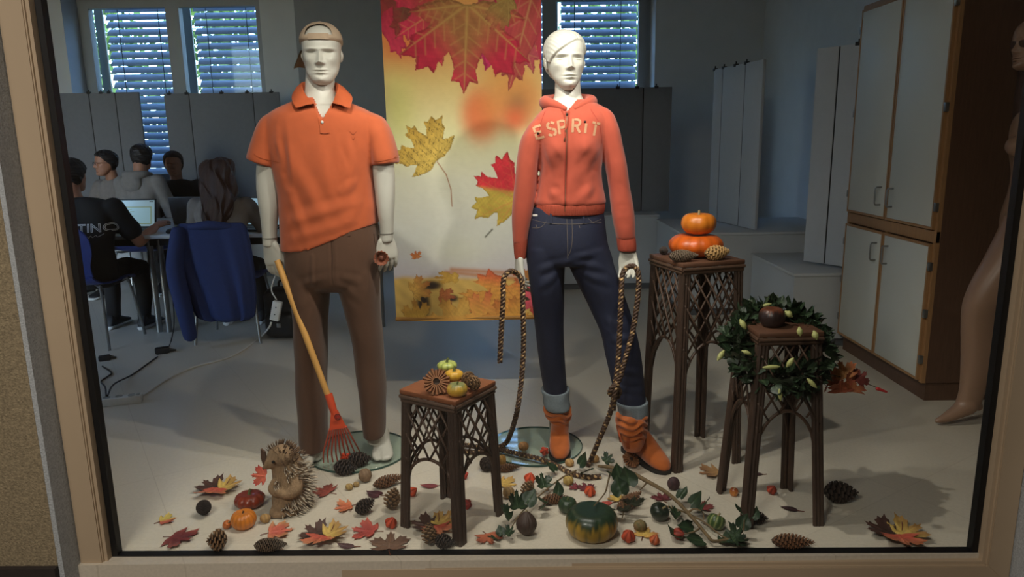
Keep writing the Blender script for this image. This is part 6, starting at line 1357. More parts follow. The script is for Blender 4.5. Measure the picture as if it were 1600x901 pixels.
# --- gourds on the low stand
def onA(u, v): return fl(u, v, HA)
p = onA(714, 621); pumpkin('gourd', 'yellow gourd with a green crown at the front of the low stand', 'gourd', (p[0], p[1]+0.02, HA), 0.036, 0.052, 10, 0.04, blendcol((206, 160, 58), (112, 118, 70), 0.68, 0.16, 2), 0, 0.012, M_gstem, group='gourds on the low stand')
p = onA(708, 607); pumpkin('gourd', 'plain yellow gourd behind the front one on the low stand', 'gourd', (p[0]+0.002, p[1]+0.035, HA+0.018), 0.034, 0.044, 9, 0.05, flat((214, 164, 50), (190, 140, 60), 1), 0, 0.02, M_gstem, group='gourds on the low stand')
p = onA(698, 598); pumpkin('gourd', 'pale green striped gourd at the back of the low stand', 'gourd', (p[0]-0.002, p[1]+0.055, HA+0.032), 0.037, 0.036, 9, 0.06, blendcol((186, 190, 92), (176, 186, 96), 0.5, 0.2, 1, stripe=(70, 96, 40)), 0, 0.018, M_gstem, group='gourds on the low stand')
# dried flower-like seed head
def seed_head(loc, r, label, name='dried_seed_head', n=20, tilt=1.05, col=(140, 92, 58), yaw=0.0):
    root = thing(name, label, 'seed head', loc)
    M = np.array(Matrix.Rotation(yaw, 3, 'Z')@Matrix.Rotation(tilt, 3, 'X')); ms_ = []
    V, F = lathe([(r*0.12, -r*0.5), (r*0.5, -r*0.25), (r*0.5, 0), (r*0.2, r*0.12), (r*0.05, r*0.06)], 20)
    zz = [V]; mat = pm('seed_head', col, 0.8, noise=(60, 0.3), bump=(80, 0.4))
    mats = [(V, F)]
    pts = []
    for i in range(n):
        a = i/n*2*math.pi; d = np.array([math.cos(a), math.sin(a), 0]); t = np.array([-math.sin(a), math.cos(a), 0]); up = np.array([0, 0, 1.0]); w = r*0.13
        b = d*r*0.25; q = d*r*(0.95+0.08*math.sin(i*2.3)); Vs = [b-t*w*0.4, b+t*w*0.4, q+t*w+up*r*0.05, q-t*w+up*r*0.05, b-t*w*0.3+up*r*0.26, b+t*w*0.3+up*r*0.26, q+t*w*0.35+up*r*0.24, q-t*w*0.35+up*r*0.24, b*0.6-up*r*0.4, q*0.8-up*r*0.35]
        pts.append((np.array(Vs), [(0, 1, 2, 3), (4, 7, 6, 5), (0, 3, 7, 4), (1, 5, 6, 2), (3, 2, 6, 7), (0, 8, 9, 3), (1, 2, 9, 8)]))
    allm = [(V@M.T, F)]+[(v@M.T, f) for v, f in pts]; zmin = min(v[:, 2].min() for v, f in allm)
    part('core', allm[0][0]-np.array([0, 0, zmin]), allm[0][1], pm('seed_core', (60, 44, 34), 0.9), root, local=True)
    for v, f in allm[1:]: part('scale', v-np.array([0, 0, zmin]), f, mat, root, local=True, smooth=False)
    return root
p = onA(682, 616); seed_head((p[0], p[1]+0.015, HA), 0.047, 'round dried seed head like a wooden flower on the low stand', yaw=0.1)
p = onA(742, 612); cone('open', (p[0]-0.004, p[1]+0.012, HA), 0.8, 'open dark pine cone at the right of the low stand', 0.62, 0.3, group='cones on the wicker stands')
p = onA(735, 610); cone('open', (p[0]-0.012, p[1]+0.05, HA), 2.2, 'open pine cone behind the other at the back right of the low stand', 0.6, 0.2, group='cones on the wicker stands')
# --- cones on the tall stand
p = fl(1069, 407, HB_); cone('tight', (0.680, 2.882, HB_), 0.12, 'closed brown cone in front of the stacked pumpkins', 1.12, group='cones on the wicker stands')
p = fl(1117, 404, HB_); cone('pale', (0.822, 2.915, HB_), 0.32, 'pale cone in front of the stacked pumpkins, on the right', 1.12, 0.05, group='cones on the wicker stands')
p = fl(1032, 399, HB_); cone('dark', (p[0]+0.02, p[1]+0.03, HB_), 1.2, 'dark cone at the left edge of the tall stand', 0.5, group='cones on the wicker stands')
# --- left floor group
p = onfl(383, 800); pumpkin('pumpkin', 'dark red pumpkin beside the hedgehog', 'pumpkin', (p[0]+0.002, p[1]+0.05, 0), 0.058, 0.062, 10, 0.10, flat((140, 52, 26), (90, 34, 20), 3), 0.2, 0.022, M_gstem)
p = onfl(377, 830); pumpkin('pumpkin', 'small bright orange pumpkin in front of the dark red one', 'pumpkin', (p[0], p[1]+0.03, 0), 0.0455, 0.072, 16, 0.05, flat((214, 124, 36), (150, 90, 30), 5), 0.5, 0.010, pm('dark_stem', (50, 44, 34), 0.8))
p = onfl(349, 828); pumpkin('gourd', 'little oval orange gourd touching the bright orange pumpkin', 'gourd', (p[0], p[1]+0.015, 0), 0.015, 0.036, 8, 0.05, flat((196, 106, 44), None, 2), 0.3, 0.008, tilt=(0.5, 0.5))
cone('black', onfl(320, 806), R(-60), 'smooth blackish cone left of the dark red pumpkin', 0.85, 0.25)
cone('open', onfl(341, 858), R(200), 'open brown cone at the glass below the orange pumpkin', 0.85, 0.1)
cone('tight', onfl(424, 860), R(3), 'long scaly cone lying along the window edge', 1.05)
YB_ = (214, 170, 60)
def mleaf(u, v, w, rz, c0, c1, mode, label, seed, outline=LEAF, **k):
    p = fl(u, v); size = w*mpp(p[1])*0.72; return leaf('maple_leaf' if outline is LEAF else 'oval_leaf', label, (p[0], p[1], 0.001+k.pop('z', 0)), size, R(rz), outline, two(c0, c1, mode), seed, **k)
def cluster(u, v, w, rz, label, seed, sh=1.0):
    """fabric leaf cluster: brown, orange-red and yellow blades on one stem"""
    p = fl(u, v); s = w*mpp(p[1])*0.55; root = thing('leaf_cluster', label, 'leaf cluster', (p[0], p[1], 0.001), R(rz), 'three-coloured leaf clusters')
    for k, (a, c0, c1, o) in enumerate([(62, (60, 36, 26), (84, 48, 36), (-0.10, 0.02)), (-50, (196, 160, 54), (170, 120, 44), (0.12, 0.02)), (185, (186, 66, 36), (200, 116, 60), (0.0, -0.05))]):
        V, F, col = leaf_mesh(LEAF, s, two(c0, c1, 'tip'), 0.28, seed+k); M = np.array(Matrix.Rotation(R(a), 3, 'Z')@Matrix.Rotation(0.16, 3, 'X')); V = V@M.T; V[:, 2] += 0.004+k*0.003-min(0, V[:, 2].min()); V[:, :2] += np.array(o)*s
        part('leaf', V, F, M_leaf, root, cols=col, local=True, sharp=None)
    part('stem', *tube([(0, 0, 0.006), (s*0.2, s*0.3, 0.014), (s*0.25, s*0.6, 0.03)], 0.0016, 5, k=3), MATS['leaf_stem'], root, local=True)
    return root
cluster(340, 768, 72, -10, 'brown, orange and yellow leaf cluster behind the dark red pumpkin', 11)
mleaf(261, 813, 38, 300, (196, 170, 60), (190, 80, 50), 'side', 'little yellow and red leaf farthest left on the floor', 5)
mleaf(282, 843, 66, 250, (106, 28, 32), (140, 52, 36), 'edge', 'wine-red maple leaf in the bottom left corner', 6)
mleaf(437, 831, 60, 285, (200, 84, 56), (190, 130, 70), 'edge', 'coral maple leaf with a green edge below the hedgehog', 7)
cluster(505, 842, 78, -8, 'brown, orange and yellow leaf cluster at the glass right of the long cone', 21)
mleaf(543, 854, 44, 80, (70, 30, 36), (84, 36, 40), 'flat', 'dark plum oval leaf against the glass right of the leaf cluster', 8, OVAL)
mleaf(571, 830, 60, 80, (170, 52, 40), (190, 70, 44), 'edge', 'red maple leaf beside the low stand left of its front foot', 9)
mleaf(609, 850, 70, 5, (104, 70, 46), (90, 58, 40), 'edge', 'brown maple leaf cut off by the window edge left of the low stand', 10)
mleaf(538, 793, 42, 110, (196, 92, 40), (206, 120, 60), 'edge', 'small orange leaf between the hedgehog and the low stand', 12)
mleaf(586, 773, 40, 70, (84, 34, 42), (66, 28, 36), 'tip', 'plum coloured leaf below the long cone by the low stand', 13, HEART)
mleaf(506, 768, 50, 60, (150, 60, 40), (120, 48, 34), 'edge', 'rust leaf half hidden behind the hedgehog', 14)
mleaf(673, 760, 42, 95, (130, 40, 46), (104, 34, 40), 'flat', 'crimson oval leaf under the low stand', 15, OVAL)
cluster(680, 826, 76, 15, 'red and yellow leaf cluster between the feet of the low stand', 31)
mleaf(792, 757, 44, 260, (206, 164, 54), (190, 140, 50), 'edge', 'yellow maple leaf right of the low stand', 16)
mleaf(764, 842, 50, 200, (190, 92, 44), (160, 70, 40), 'edge', 'orange oak-like leaf at the glass right of the low stand', 17)
mleaf(916, 762, 34, 20, (110, 34, 44), (90, 28, 38), 'edge', 'dark crimson leaf behind the big green pumpkin', 18)
mleaf(897, 762, 24, 60, (124, 36, 46), (100, 30, 40), 'edge', 'little crimson leaf under the ivy left of the other crimson leaf', 19)
mleaf(947, 787, 36, 100, (190, 64, 46), (170, 56, 44), 'flat', 'coral oval leaf behind the top of the big green pumpkin', 20, OVAL)
mleaf(962, 779, 34, 40, (216, 176, 60), (200, 140, 50), 'edge', 'bright yellow leaf behind the big green pumpkin', 22)
mleaf(1008, 834, 46, 330, (214, 170, 58), (190, 110, 50), 'edge', 'yellow leaf between the two lantern fruits at the glass', 23)
mleaf(1033, 778, 36, 10, (120, 42, 50), (96, 34, 42), 'edge', 'crimson leaf under the twig right of the dark round gourd', 24)
mleaf(1097, 792, 40, 330, (140, 46, 44), (110, 38, 36), 'edge', 'dark red leaf behind the striped green gourd', 25)
mleaf(1110, 739, 50, 95, (160, 116, 60), (130, 86, 46), 'tip', 'tan leaf behind the left leg of the wreath stand', 26)
mleaf(1235, 796, 42, 60, (62, 32, 36), (50, 26, 30), 'flat', 'dark plum oval leaf under the wreath stand', 27, OVAL)
mleaf(1183, 741, 30, 80, (64, 34, 36), (52, 28, 30), 'flat', 'blackish oval leaf behind the wreath stand', 28, OVAL)
cluster(1402, 840, 92, -15, 'dark brown, orange and yellow leaf cluster alone in the right corner', 41)
# cones, nuts and lantern fruits
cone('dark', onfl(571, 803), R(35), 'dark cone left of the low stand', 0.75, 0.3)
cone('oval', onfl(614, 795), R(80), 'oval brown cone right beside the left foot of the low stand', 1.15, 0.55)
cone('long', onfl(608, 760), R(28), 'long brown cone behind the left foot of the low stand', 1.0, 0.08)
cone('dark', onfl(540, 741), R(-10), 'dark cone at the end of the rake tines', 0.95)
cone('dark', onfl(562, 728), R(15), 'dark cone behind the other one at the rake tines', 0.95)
nut('seed_pod', 'round brown seed pod beside the cones at the rake', 'seed pod', 571, 752, 0.028, (140, 112, 84), (110, 84, 62), (1, 0.95, 1.0))
nut('walnut', 'walnut in front of the hedgehog', 'nut', 415, 816, 0.020, (178, 140, 84), (150, 116, 70))
nut('walnut', 'pale walnut below the round seed pod', 'nut', 546, 765, 0.016, (176, 146, 88), (150, 120, 70))
nut('walnut', 'smaller pale walnut touching the one below the seed pod', 'nut', 557, 760, 0.013, (170, 140, 90), (140, 112, 66))
physalis(540, 722, 0.045, 'orange lantern fruit caught behind the rake tines', 0.4, (206, 66, 30))
physalis(612, 824, 0.046, 'orange lantern fruit left of the front foot of the low stand', 1.0, (186, 66, 34), 0.5)
physalis(645, 775, 0.042, 'orange lantern fruit under the low stand, by its left legs', 2.0, (190, 70, 36))
physalis(731, 795, 0.040, 'red lantern fruit between the right legs of the low stand', 0.6, (160, 48, 40))
physalis(726, 748, 0.036, 'small red lantern fruit seen through the right side of the low stand', 1.6, (196, 60, 44))
cone('oval', onfl(671, 850), R(100), 'brown cone standing at the glass between the feet of the low stand', 1.0, 0.6)
cone('dark', onfl(695, 855), R(-15), 'dark cone at the glass under the front foot of the low stand', 0.7)
cone('long', onfl(794, 736), R(12), 'red-brown cone behind the right foot of the low stand', 0.75)
cone('dark', onfl(760, 733), R(110), 'dark cone seen through the right side of the low stand', 0.8)
nut('walnut', 'walnut on the glass disc under the jeans mannequin', 'nut', 818, 707, 0.024, (176, 128, 76), (140, 100, 60)).location.z = 0.0105 
physalis(851, 711, 0.040, 'red lantern fruit beside the straight tan boot', 0.2, (196, 72, 48), 0.9, 0.0105)
nut('dried_fruit', 'small yellow dried fruit behind the right foot of the low stand', 'dried fruit', 785, 727, 0.022, (190, 146, 70), (160, 116, 54), (0.8, 0.8, 1.1))
physalis(828, 754, 0.048, 'upright orange lantern fruit left of the ivy', 0.9, (206, 74, 40), 0.3)
cone('oval', onfl(825, 775), R(60), 'tan cone under the upright lantern fruit', 0.95, 0.4)
nut('walnut', 'walnut left of the tan cone near the low stand', 'nut', 795, 778, 0.024, (170, 136, 88), (140, 110, 70), (1, 0.7, 1))
cone('long', onfl(868, 786), R(10), 'brown open cone behind the small green gourd', 0.85)
nut('dried_fruit', 'yellow flower-like dried fruit under the ivy leaves', 'dried fruit', 888, 757, 0.022, (186, 160, 90), (150, 120, 60))
physalis(922, 774, 0.046, 'orange lantern fruit behind the stalk of the big green pumpkin', 0.3, (200, 80, 44), 0.4)
nut('walnut', 'pale walnut at the ankle of the straight tan boot', 'nut', 890, 728, 0.02, (196, 156, 96), (170, 126, 74))
nut('walnut', 'pale walnut between the two tan boots', 'nut', 929, 722, 0.02, (190, 150, 92), (160, 120, 70))
cone('long', onfl(983, 795), R(40), 'dark long cone leaning right of the big green pumpkin', 1.0, 0.2)
nut('seed_pod', 'dark purple seed pod at the toe of the tan boot', 'seed pod', 1052, 765, 0.028, (72, 46, 48), (56, 36, 40), (0.9, 0.6, 1.0), False)
physalis(982, 846, 0.050, 'round orange-red lantern fruit at the glass right of the big green pumpkin', 0.2, (176, 66, 36), 0.3)
physalis(1023, 850, 0.038, 'smaller orange lantern fruit at the glass', 1.8, (184, 86, 44), 0.4)
nut('seed_pod', 'greenish brown pod behind the lantern fruits', 'seed pod', 1000, 829, 0.024, (126, 100, 64), (100, 96, 56))
physalis(1061, 842, 0.042, 'dark red lantern fruit under the ivy by the striped gourd', 0.8, (150, 52, 34), 1.3)
physalis(1206, 771, 0.040, 'orange lantern fruit between the legs of the wreath stand', 0.5, (180, 66, 40), 0.5)
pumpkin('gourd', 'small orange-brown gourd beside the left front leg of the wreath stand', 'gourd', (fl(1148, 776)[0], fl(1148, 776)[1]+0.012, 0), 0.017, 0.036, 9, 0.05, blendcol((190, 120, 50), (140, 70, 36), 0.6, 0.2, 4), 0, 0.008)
cone('dark', onfl(1312, 783), R(-8), 'dark long cone right of the wreath stand', 1.15)
cone('long', onfl(1238, 855), R(-5), 'brown cone at the glass in front of the wreath stand', 1.05)
cone('dark', onfl(1182, 817), R(-15), 'dark cone at the foot of the front leg of the wreath stand', 0.7)
# --- gourds of the middle group
p = onfl(928, 852); pumpkin('pumpkin', 'big squat pumpkin, dark green above and yellow below', 'pumpkin', (p[0], p[1]+0.075, 0), 0.093, 0.110, 12, 0.03, blendcol((176, 138, 50), (30, 50, 32), 0.60, 0.08, 2, stripe=(44, 64, 36)), 0.2, 0, power=0.52, dimple=0.08)
p = onfl(890, 815); pumpkin('gourd', 'round dark green gourd behind the left of the big pumpkin', 'gourd', (p[0]-0.002, p[1]+0.075, 0), 0.036, 0.062, 10, 0.03, flat((40, 58, 40), (60, 84, 50), 1), 0, 0.012, M_gstem)
p = onfl(1026, 816); pumpkin('gourd', 'round blackish green gourd lying right of the big pumpkin', 'gourd', (p[0], p[1]+0.03, 0), 0.036, 0.060, 9, 0.03, flat((30, 40, 32), (44, 60, 42), 3), 0, 0.014, M_stem, tilt=(0.4, 0.5))
p = onfl(1118, 835); pumpkin('gourd', 'green gourd with pale stripes under the twig', 'gourd', (p[0], p[1]+0.03, 0), 0.033, 0.058, 10, 0.03, blendcol((60, 84, 44), (56, 80, 42), 0.5, 0.2, 1, stripe=(176, 180, 110)), 0, 0.014, M_stem, tilt=(-0.3, 0.4))
# brown ribbed nut
def ribbed_nut(u, v, label):
    n, m = 90, 26; th = np.arange(n)/n*2*np.pi; rings = []
    for i in range(m+1):
        t = i/m; r = (max(math.sin(math.pi*t), 0.02)**0.72)*(1.05-0.18*t)*0.039; rib = 1-0.05*(0.5+0.5*np.sin(th*22+t*4*np.sin(th*3)))-0.10*np.exp(-((np.angle(np.exp(1j*(th+1.2))))/0.10)**2); rings.append(np.c_[r*rib*np.cos(th), r*rib*np.sin(th), np.full(n, t*0.094)])
    V, F = bridge(rings, n); p = fl(u, v); root = thing('ribbed_nut', label, 'nut', (p[0], p[1]+0.03, 0))
    part('shell', V, F, pm('ribbed_shell', (66, 48, 40), 0.6, noise=(60, 0.25), bump=(200, 0.3)), root, local=True, sharp=None); part('tip', *tube([(0, 0, 0.092), (0.003, 0, 0.10)], [0.004, 0.001], 6), M_stem, root, local=True)
ribbed_nut(823, 843, 'large dark brown ribbed nut standing at the glass')
# --- ivy and twig
M_ivy = pm('ivy_leaf', (32, 50, 30), 0.42, noise=(30, 0.25), attr=True, bump=(60, 0.15))
M_twig = pm('twig_bark', (112, 92, 64), 0.85, noise=(70, 0.3), bump=(120, 0.5))
def ivymesh(kind, size, seed): return leaf_mesh(kind, size, two((36, 60, 34), (24, 42, 26), 'edge', (70, 92, 56)), 0.35, seed, 5, 0.12)
IVY = []
for k in range(5):
    V, F, c = ivymesh(HEART if k < 3 else LEAF, 1.0, 60+k); IVY.append(new_mesh('ivy_leaf', V, F, M_ivy, c))
def leaf_at(parent, base, p, size, rot, k, name='leaf'):
    o = link(name, IVY[k % 5], parent, np.asarray(p)-base); o.scale = (size,)*3; o.rotation_euler = rot; ROOT[o.name] = base; return o
rsv = random.Random(5)
def ivy_spray(label, pts, leaves, r=0.004, name='ivy_spray', mat=M_twig):
    """stem through photo points (u, v, height) and leaves at (u, v, height, size m, rz, tilt)"""
    P3 = [fl(u, v, z) for u, v, z in pts]; base = np.array([P3[0][0], P3[0][1], 0]); root = thing(name, label, 'ivy spray', base)
    part('stem', *tube(np.array(P3), np.linspace(r, r*0.5, len(P3)), 7, k=6), mat, root)
    for i, (u, v, z, s, rz, tl) in enumerate(leaves):
        p = fl(u, v, z); leaf_at(root, base, p, s, (R(tl), R(rsv.uniform(-20, 20)), R(rz)), i)
    return root
ivy_spray('ivy spray of dark leaves lying across the cord left of the green pumpkin', [(900, 735, 0.02), (880, 745, 0.03), (862, 758, 0.03), (845, 772, 0.03), (815, 800, 0.04), (800, 822, 0.03)],
    [(868, 738, 0.02, 0.065, 60, 40), (905, 728, 0.03, 0.072, -70, 55), (915, 738, 0.02, 0.07, 200, 30), (945, 722, 0.03, 0.05, -60, 40), (850, 762, 0.03, 0.065, 30, 50), (838, 770, 0.03, 0.05, 90, 40), (872, 775, 0.03, 0.06, -40, 55), (855, 785, 0.02, 0.055, 120, 30), (808, 795, 0.05, 0.075, 40, 60), (795, 812, 0.03, 0.07, 80, 55), (822, 790, 0.05, 0.07, -30, 50), (845, 795, 0.03, 0.055, -100, 40), (785, 838, 0.015, 0.045, 20, 30), (775, 842, 0.015, 0.04, 150, 25), (793, 836, 0.02, 0.04, -60, 45)])
ivy_spray('ivy spray with broad leaves hanging over the right side of the green pumpkin', [(965, 735, 0.05), (972, 745, 0.06), (975, 765, 0.06), (975, 790, 0.04), (972, 812, 0.02)],
    [(968, 752, 0.05, 0.075, 20, 60), (985, 762, 0.06, 0.085, -20, 65), (972, 775, 0.05, 0.08, 10, 60), (985, 790, 0.04, 0.07, 180, 50), (975, 800, 0.03, 0.06, 160, 40), (960, 748, 0.04, 0.055, 80, 40)])
ivy_spray('ivy spray along the lower twig beside the striped gourd', [(1040, 790, 0.02), (1070, 800, 0.03), (1100, 815, 0.03), (1130, 838, 0.02), (1160, 846, 0.02)],
    [(1062, 780, 0.03, 0.06, -60, 40), (1078, 790, 0.04, 0.075, -80, 45), (1092, 800, 0.05, 0.07, -100, 50), (1058, 808, 0.02, 0.055, 60, 40), (1065, 815, 0.03, 0.06, 150, 40), (1085, 830, 0.02, 0.075, 90, 25), (1068, 842, 0.01, 0.07, 60, 15), (1100, 846, 0.01, 0.075, 100, 15), (1125, 848, 0.01, 0.07, 270, 15), (1145, 842, 0.03, 0.06, -70, 60), (1158, 826, 0.04, 0.06, -30, 70), (1176, 812, 0.04, 0.05, -60, 45), (1162, 806, 0.05, 0.05, 60, 40), (1150, 848, 0.01, 0.05, 250, 20)])
tw = thing('twig', 'long knotty twig arching from the boots down to the glass', 'twig', onfl(945, 740))
tp_ = [fl(u, v, z) for u, v, z in [(935, 728, 0.035), (955, 730, 0.05), (985, 738, 0.06), (1012, 752, 0.055), (1040, 768, 0.05), (1060, 785, 0.05), (1085, 812, 0.04), (1105, 836, 0.03), (1115, 845, 0.02), (1140, 842, 0.02), (1165, 838, 0.02)]]
part('branch', *tube(np.array(tp_), [0.006, 0.008, 0.009, 0.008, 0.0075, 0.007, 0.0065, 0.006, 0.006, 0.005, 0.003], 9, k=6), M_twig, tw)
for a in ([(1075, 800, 0.045), (1085, 795, 0.06), (1098, 800, 0.06), (1100, 812, 0.04)], [(1095, 824, 0.035), (1085, 830, 0.04), (1070, 834, 0.03)], [(1012, 752, 0.055), (1005, 760, 0.03), (1000, 765, 0.03)], [(1140, 842, 0.02), (1160, 830, 0.06), (1163, 812, 0.10)], [(955, 735, 0.04), (950, 752, 0.05), (945, 770, 0.09), (928, 790, 0.115)]):
    part('twiglet', *tube(np.array([fl(*q) for q in a]), np.linspace(0.0042, 0.002, len(a)), 6, k=5), M_twig, tw)
seed_head(tuple(onfl(985, 728, 0.0)), 0.038, 'shaggy brown seed head at the top of the twig', n=16, tilt=0.7, col=(120, 92, 64), yaw=0.6)
# --- wreath with lily buds on the middle stand
cen = at(1215, 540, 2.50); wb = np.array([cen[0], cen[1], 0.0])
WR = thing('leaf_wreath', 'green leafy wreath with pale buds leaning over the wicker stand', 'wreath', wb)
# ring: rests on the back edge of the stand top and hangs down in front
e1 = np.array([1.0, 0.0, 0.0]); e2 = _n([0.0, 0.76, 0.65]); nrm = np.cross(e1, e2); rad_w = (0.142, 0.132)
def wring(a): return cen+e1*rad_w[0]*math.cos(a)+e2*rad_w[1]*math.sin(a)+np.array([0, 0, 0.012*math.sin(a)])
part('wire_ring', *tube(np.array([wring(a) for a in np.linspace(0, 2*math.pi, 41)]), 0.016, 8, caps=False), pm('moss_ring', (40, 48, 30), 0.95, noise=(60, 0.4)), WR)
M_bud = pm('lily_bud', (176, 178, 112), 0.5, noise=(20, 0.15), stretch=(1, 1, 0.3))
WL = []
for k in range(3):
    V, F, c = leaf_mesh(OVAL if k < 2 else HEART, 1.0, two((46, 68, 40), (30, 48, 30), 'tip', (84, 104, 70)), 0.3, 80+k, 2, 0.1); WL.append((V, F, c, new_mesh('wreath_leaf', V, F, M_ivy, c)))
rw = random.Random(9); rest = []
for i in range(820):
    a = rw.uniform(0, 2*math.pi); b = rw.uniform(0, 2*math.pi); rr = 0.014+0.026*math.sqrt(rw.random())
    ctr = wring(a); out = e1*math.cos(a)+e2*math.sin(a); d = out*math.cos(b)+nrm*math.sin(b); p = ctr+d*rr
    s_ = rw.uniform(0.034, 0.052); dirv = Vector(d*0.7+np.array([rw.uniform(-.9, .9), rw.uniform(-.9, .9), rw.uniform(-.5, .9)])); q = dirv.to_track_quat('Y', 'Z')@Euler((0, rw.uniform(-1.2, 1.2), 0)).to_quaternion()
    if i < 295:
        o = link('leaf', WL[i % 3][3], WR, p-wb); o.scale = (s_, s_, s_); o.rotation_mode = 'QUATERNION'; o.rotation_quaternion = q; ROOT[o.name] = wb
    else: rest.append((WL[i % 3][0]*s_@np.array(q.to_matrix()).T+p, WL[i % 3][1], WL[i % 3][2]))
oo = part('inner_leaves', *join(*[(a, b) for a, b, c in rest]), M_ivy, WR, cols=np.concatenate([c for a, b, c in rest]), sharp=None); oo['kind'] = 'stuff'
def bud(p, d, L, r):
    d = _n(d); p = np.asarray(p); part('bud', *capsule([p, p+d*L*0.35, p+d*L*0.75, p+d*L], [r*0.45, r, r*0.85, r*0.25], 10, 4), M_bud, WR)
for u, v, Y, d, L, r in [(1131, 548, 2.40, (-0.5, -0.3, -0.6), 0.040, 0.009), (1157, 500, 2.45, (0.4, -0.3, -0.7), 0.034, 0.010), (1193, 574, 2.33, (1, 0, 0.05), 0.055, 0.007), (1230, 572, 2.33, (0.35, -0.2, 0.7), 0.036, 0.009), (1249, 512, 2.34, (0, -0.4, -0.8), 0.026, 0.010), (1272, 518, 2.36, (0.2, -0.4, -0.8), 0.026, 0.011), (1228, 487, 2.50, (0.5, -0.3, -0.4), 0.026, 0.012), (1190, 478, 2.55, (1, -0.2, 0.3), 0.034, 0.006), (1160, 548, 2.40, (0.6, -0.2, -0.2), 0.03, 0.007), (1262, 592, 2.33, (0.6, -0.2, -0.6), 0.040, 0.008), (1218, 608, 2.34, (0.1, -0.2, -1), 0.038, 0.007)]:
    bud(at(u, v, Y), d, L, r)
# the pod resting on the middle stand
p = fl(1190, 520, HC)
pumpkin('seed_pod', 'dark round pod with a rusty top on the stand inside the wreath', 'seed pod', (cC[0]-0.035, cC[1]-0.028, HC), 0.046, 0.080, 12, 0.02, blendcol((46, 32, 30), (104, 58, 38), 0.70, 0.06, 3), 0.0, 0)
# orange maple branch sticking out to the right
ob = at(1285, 590, 2.55); mb_ = thing('maple_branch', 'sprig of orange maple leaves sticking out right of the wreath stand', 'branch', ob)
part('stem', *tube(np.array([at(1262, 568, 2.47), at(1290, 583, 2.52), at(1330, 592, 2.56), at(1362, 602, 2.58), at(1380, 609, 2.58)]), [0.003, 0.0025, 0.002, 0.0018, 0.0015], 6, k=5), M_twig, mb_)
for i, (u, v, s, rx, ry, rz, c0, c1) in enumerate([(1300, 592, 0.075, 80, 10, 20, (214, 126, 48), (186, 84, 40)), (1318, 582, 0.07, 70, -20, -10, (224, 146, 58), (206, 100, 46)), (1328, 596, 0.08, 95, 20, 40, (206, 112, 46), (170, 72, 38)), (1312, 604, 0.075, 110, -10, 0, (206, 100, 46), (176, 74, 40)), (1290, 602, 0.06, 100, 0, 60, (170, 80, 40), (140, 56, 32)), (1345, 592, 0.06, 85, 30, -60, (120, 44, 34), (90, 34, 30)), (1335, 606, 0.06, 120, 0, -30, (196, 110, 50), (160, 70, 36))]):
    V, F, col = leaf_mesh(LEAF, s, two(c0, c1, 'edge'), 0.35, 90+i); V[:, 1] -= 0.3*s
    V = V@np.array(Euler((R(rx), R(ry), R(rz))).to_matrix()).T+at(u, v, 2.55); part('leaf', V, F, M_leaf, mb_, cols=col, sharp=None)
part('bud_tip', *capsule([at(1371, 607, 2.58), at(1385, 612, 2.58)], [0.007, 0.004], 8, 3), pm('red_tip', (190, 50, 50), 0.5), mb_)
# --- rake
rk = thing('hand_rake', 'small orange fan rake with a wooden handle held by the polo mannequin', 'rake', fl(530, 730))
h0, h1_ = at(437, 417, YM-0.075), at(514, 622, 2.86)
ax_ = _n(h1_-h0)
part('handle', *tube([h0-ax_*0.03, h0, (h0+h1_)/2, h1_], [0.0125, 0.0135, 0.0135, 0.0125], 14), pm('rake_wood', (196, 146, 78), 0.5, noise=(20, 0.15), stretch=(1, 1, 0.2)), rk)
M_rake = pm('rake_orange', (196, 70, 36), 0.45, noise=(10, 0.06))
hd0, hd1 = at(513, 615, 2.862), at(528, 664, 2.84)
part('socket', *tube([hd0, hd0*0.6+hd1*0.4, hd1], [0.0165, 0.0165, 0.010], 12, k=3), M_rake, rk)
q0, q1, q2, q3 = at(517, 642, 2.838), at(527, 642, 2.838), at(540, 668, 2.825), at(515, 672, 2.825)
pv_ = np.array([q0, q1, q2, q3]); pv2 = pv_+np.array([0, 0.012, 0]); part('fan_plate', np.vstack([pv_, pv2]), [(0, 3, 2, 1), (4, 5, 6, 7), (0, 1, 5, 4), (1, 2, 6, 5), (2, 3, 7, 6), (3, 0, 4, 7)], M_rake, rk, smooth=False)
for i in range(9):
    t = i/8; a = q3*(1-t)+q2*t+np.array([0, 0.006, 0.004]); ue = 506+t*58; ve = 728-t*t*14-6*math.sin(t*3.14)*0
    yy = 2.86+0.07*t; e = fl(ue, ve-2); e[2] = 0.012; mid = a*0.25+e*0.75; mid[2] += 0.02; mid[1] -= 0.02
    part('tine', *tube([a, mid, e], [0.0042, 0.0036, 0.003], 6, k=4), M_rake, rk)
c = at(527.5, 651, 2.824); part('ladybird_badge', *place(lathe([(0.0112, 0), (0.0112, 0.002), (0.002, 0.0045)], 20), c, (R(90), 0, 0)), pm('badge_red', (170, 40, 30), 0.4), rk)
part('badge_rim', *place(lathe([(0.0112, 0.0), (0.0135, 0.0), (0.0135, 0.0018), (0.0112, 0.0022)], 20, caps=False), c, (R(90), 0, 0)), M_plastic_b, rk)
for dx, dz in ((-0.004, 0.003), (0.004, 0.003), (-0.003, -0.004), (0.004, -0.004), (0, 0.0075)): part('badge_spot', *sphere(c+np.array([dx, -0.0032, dz]), (0.0021, 0.001, 0.0021), 10, 6), M_plastic_b, rk)
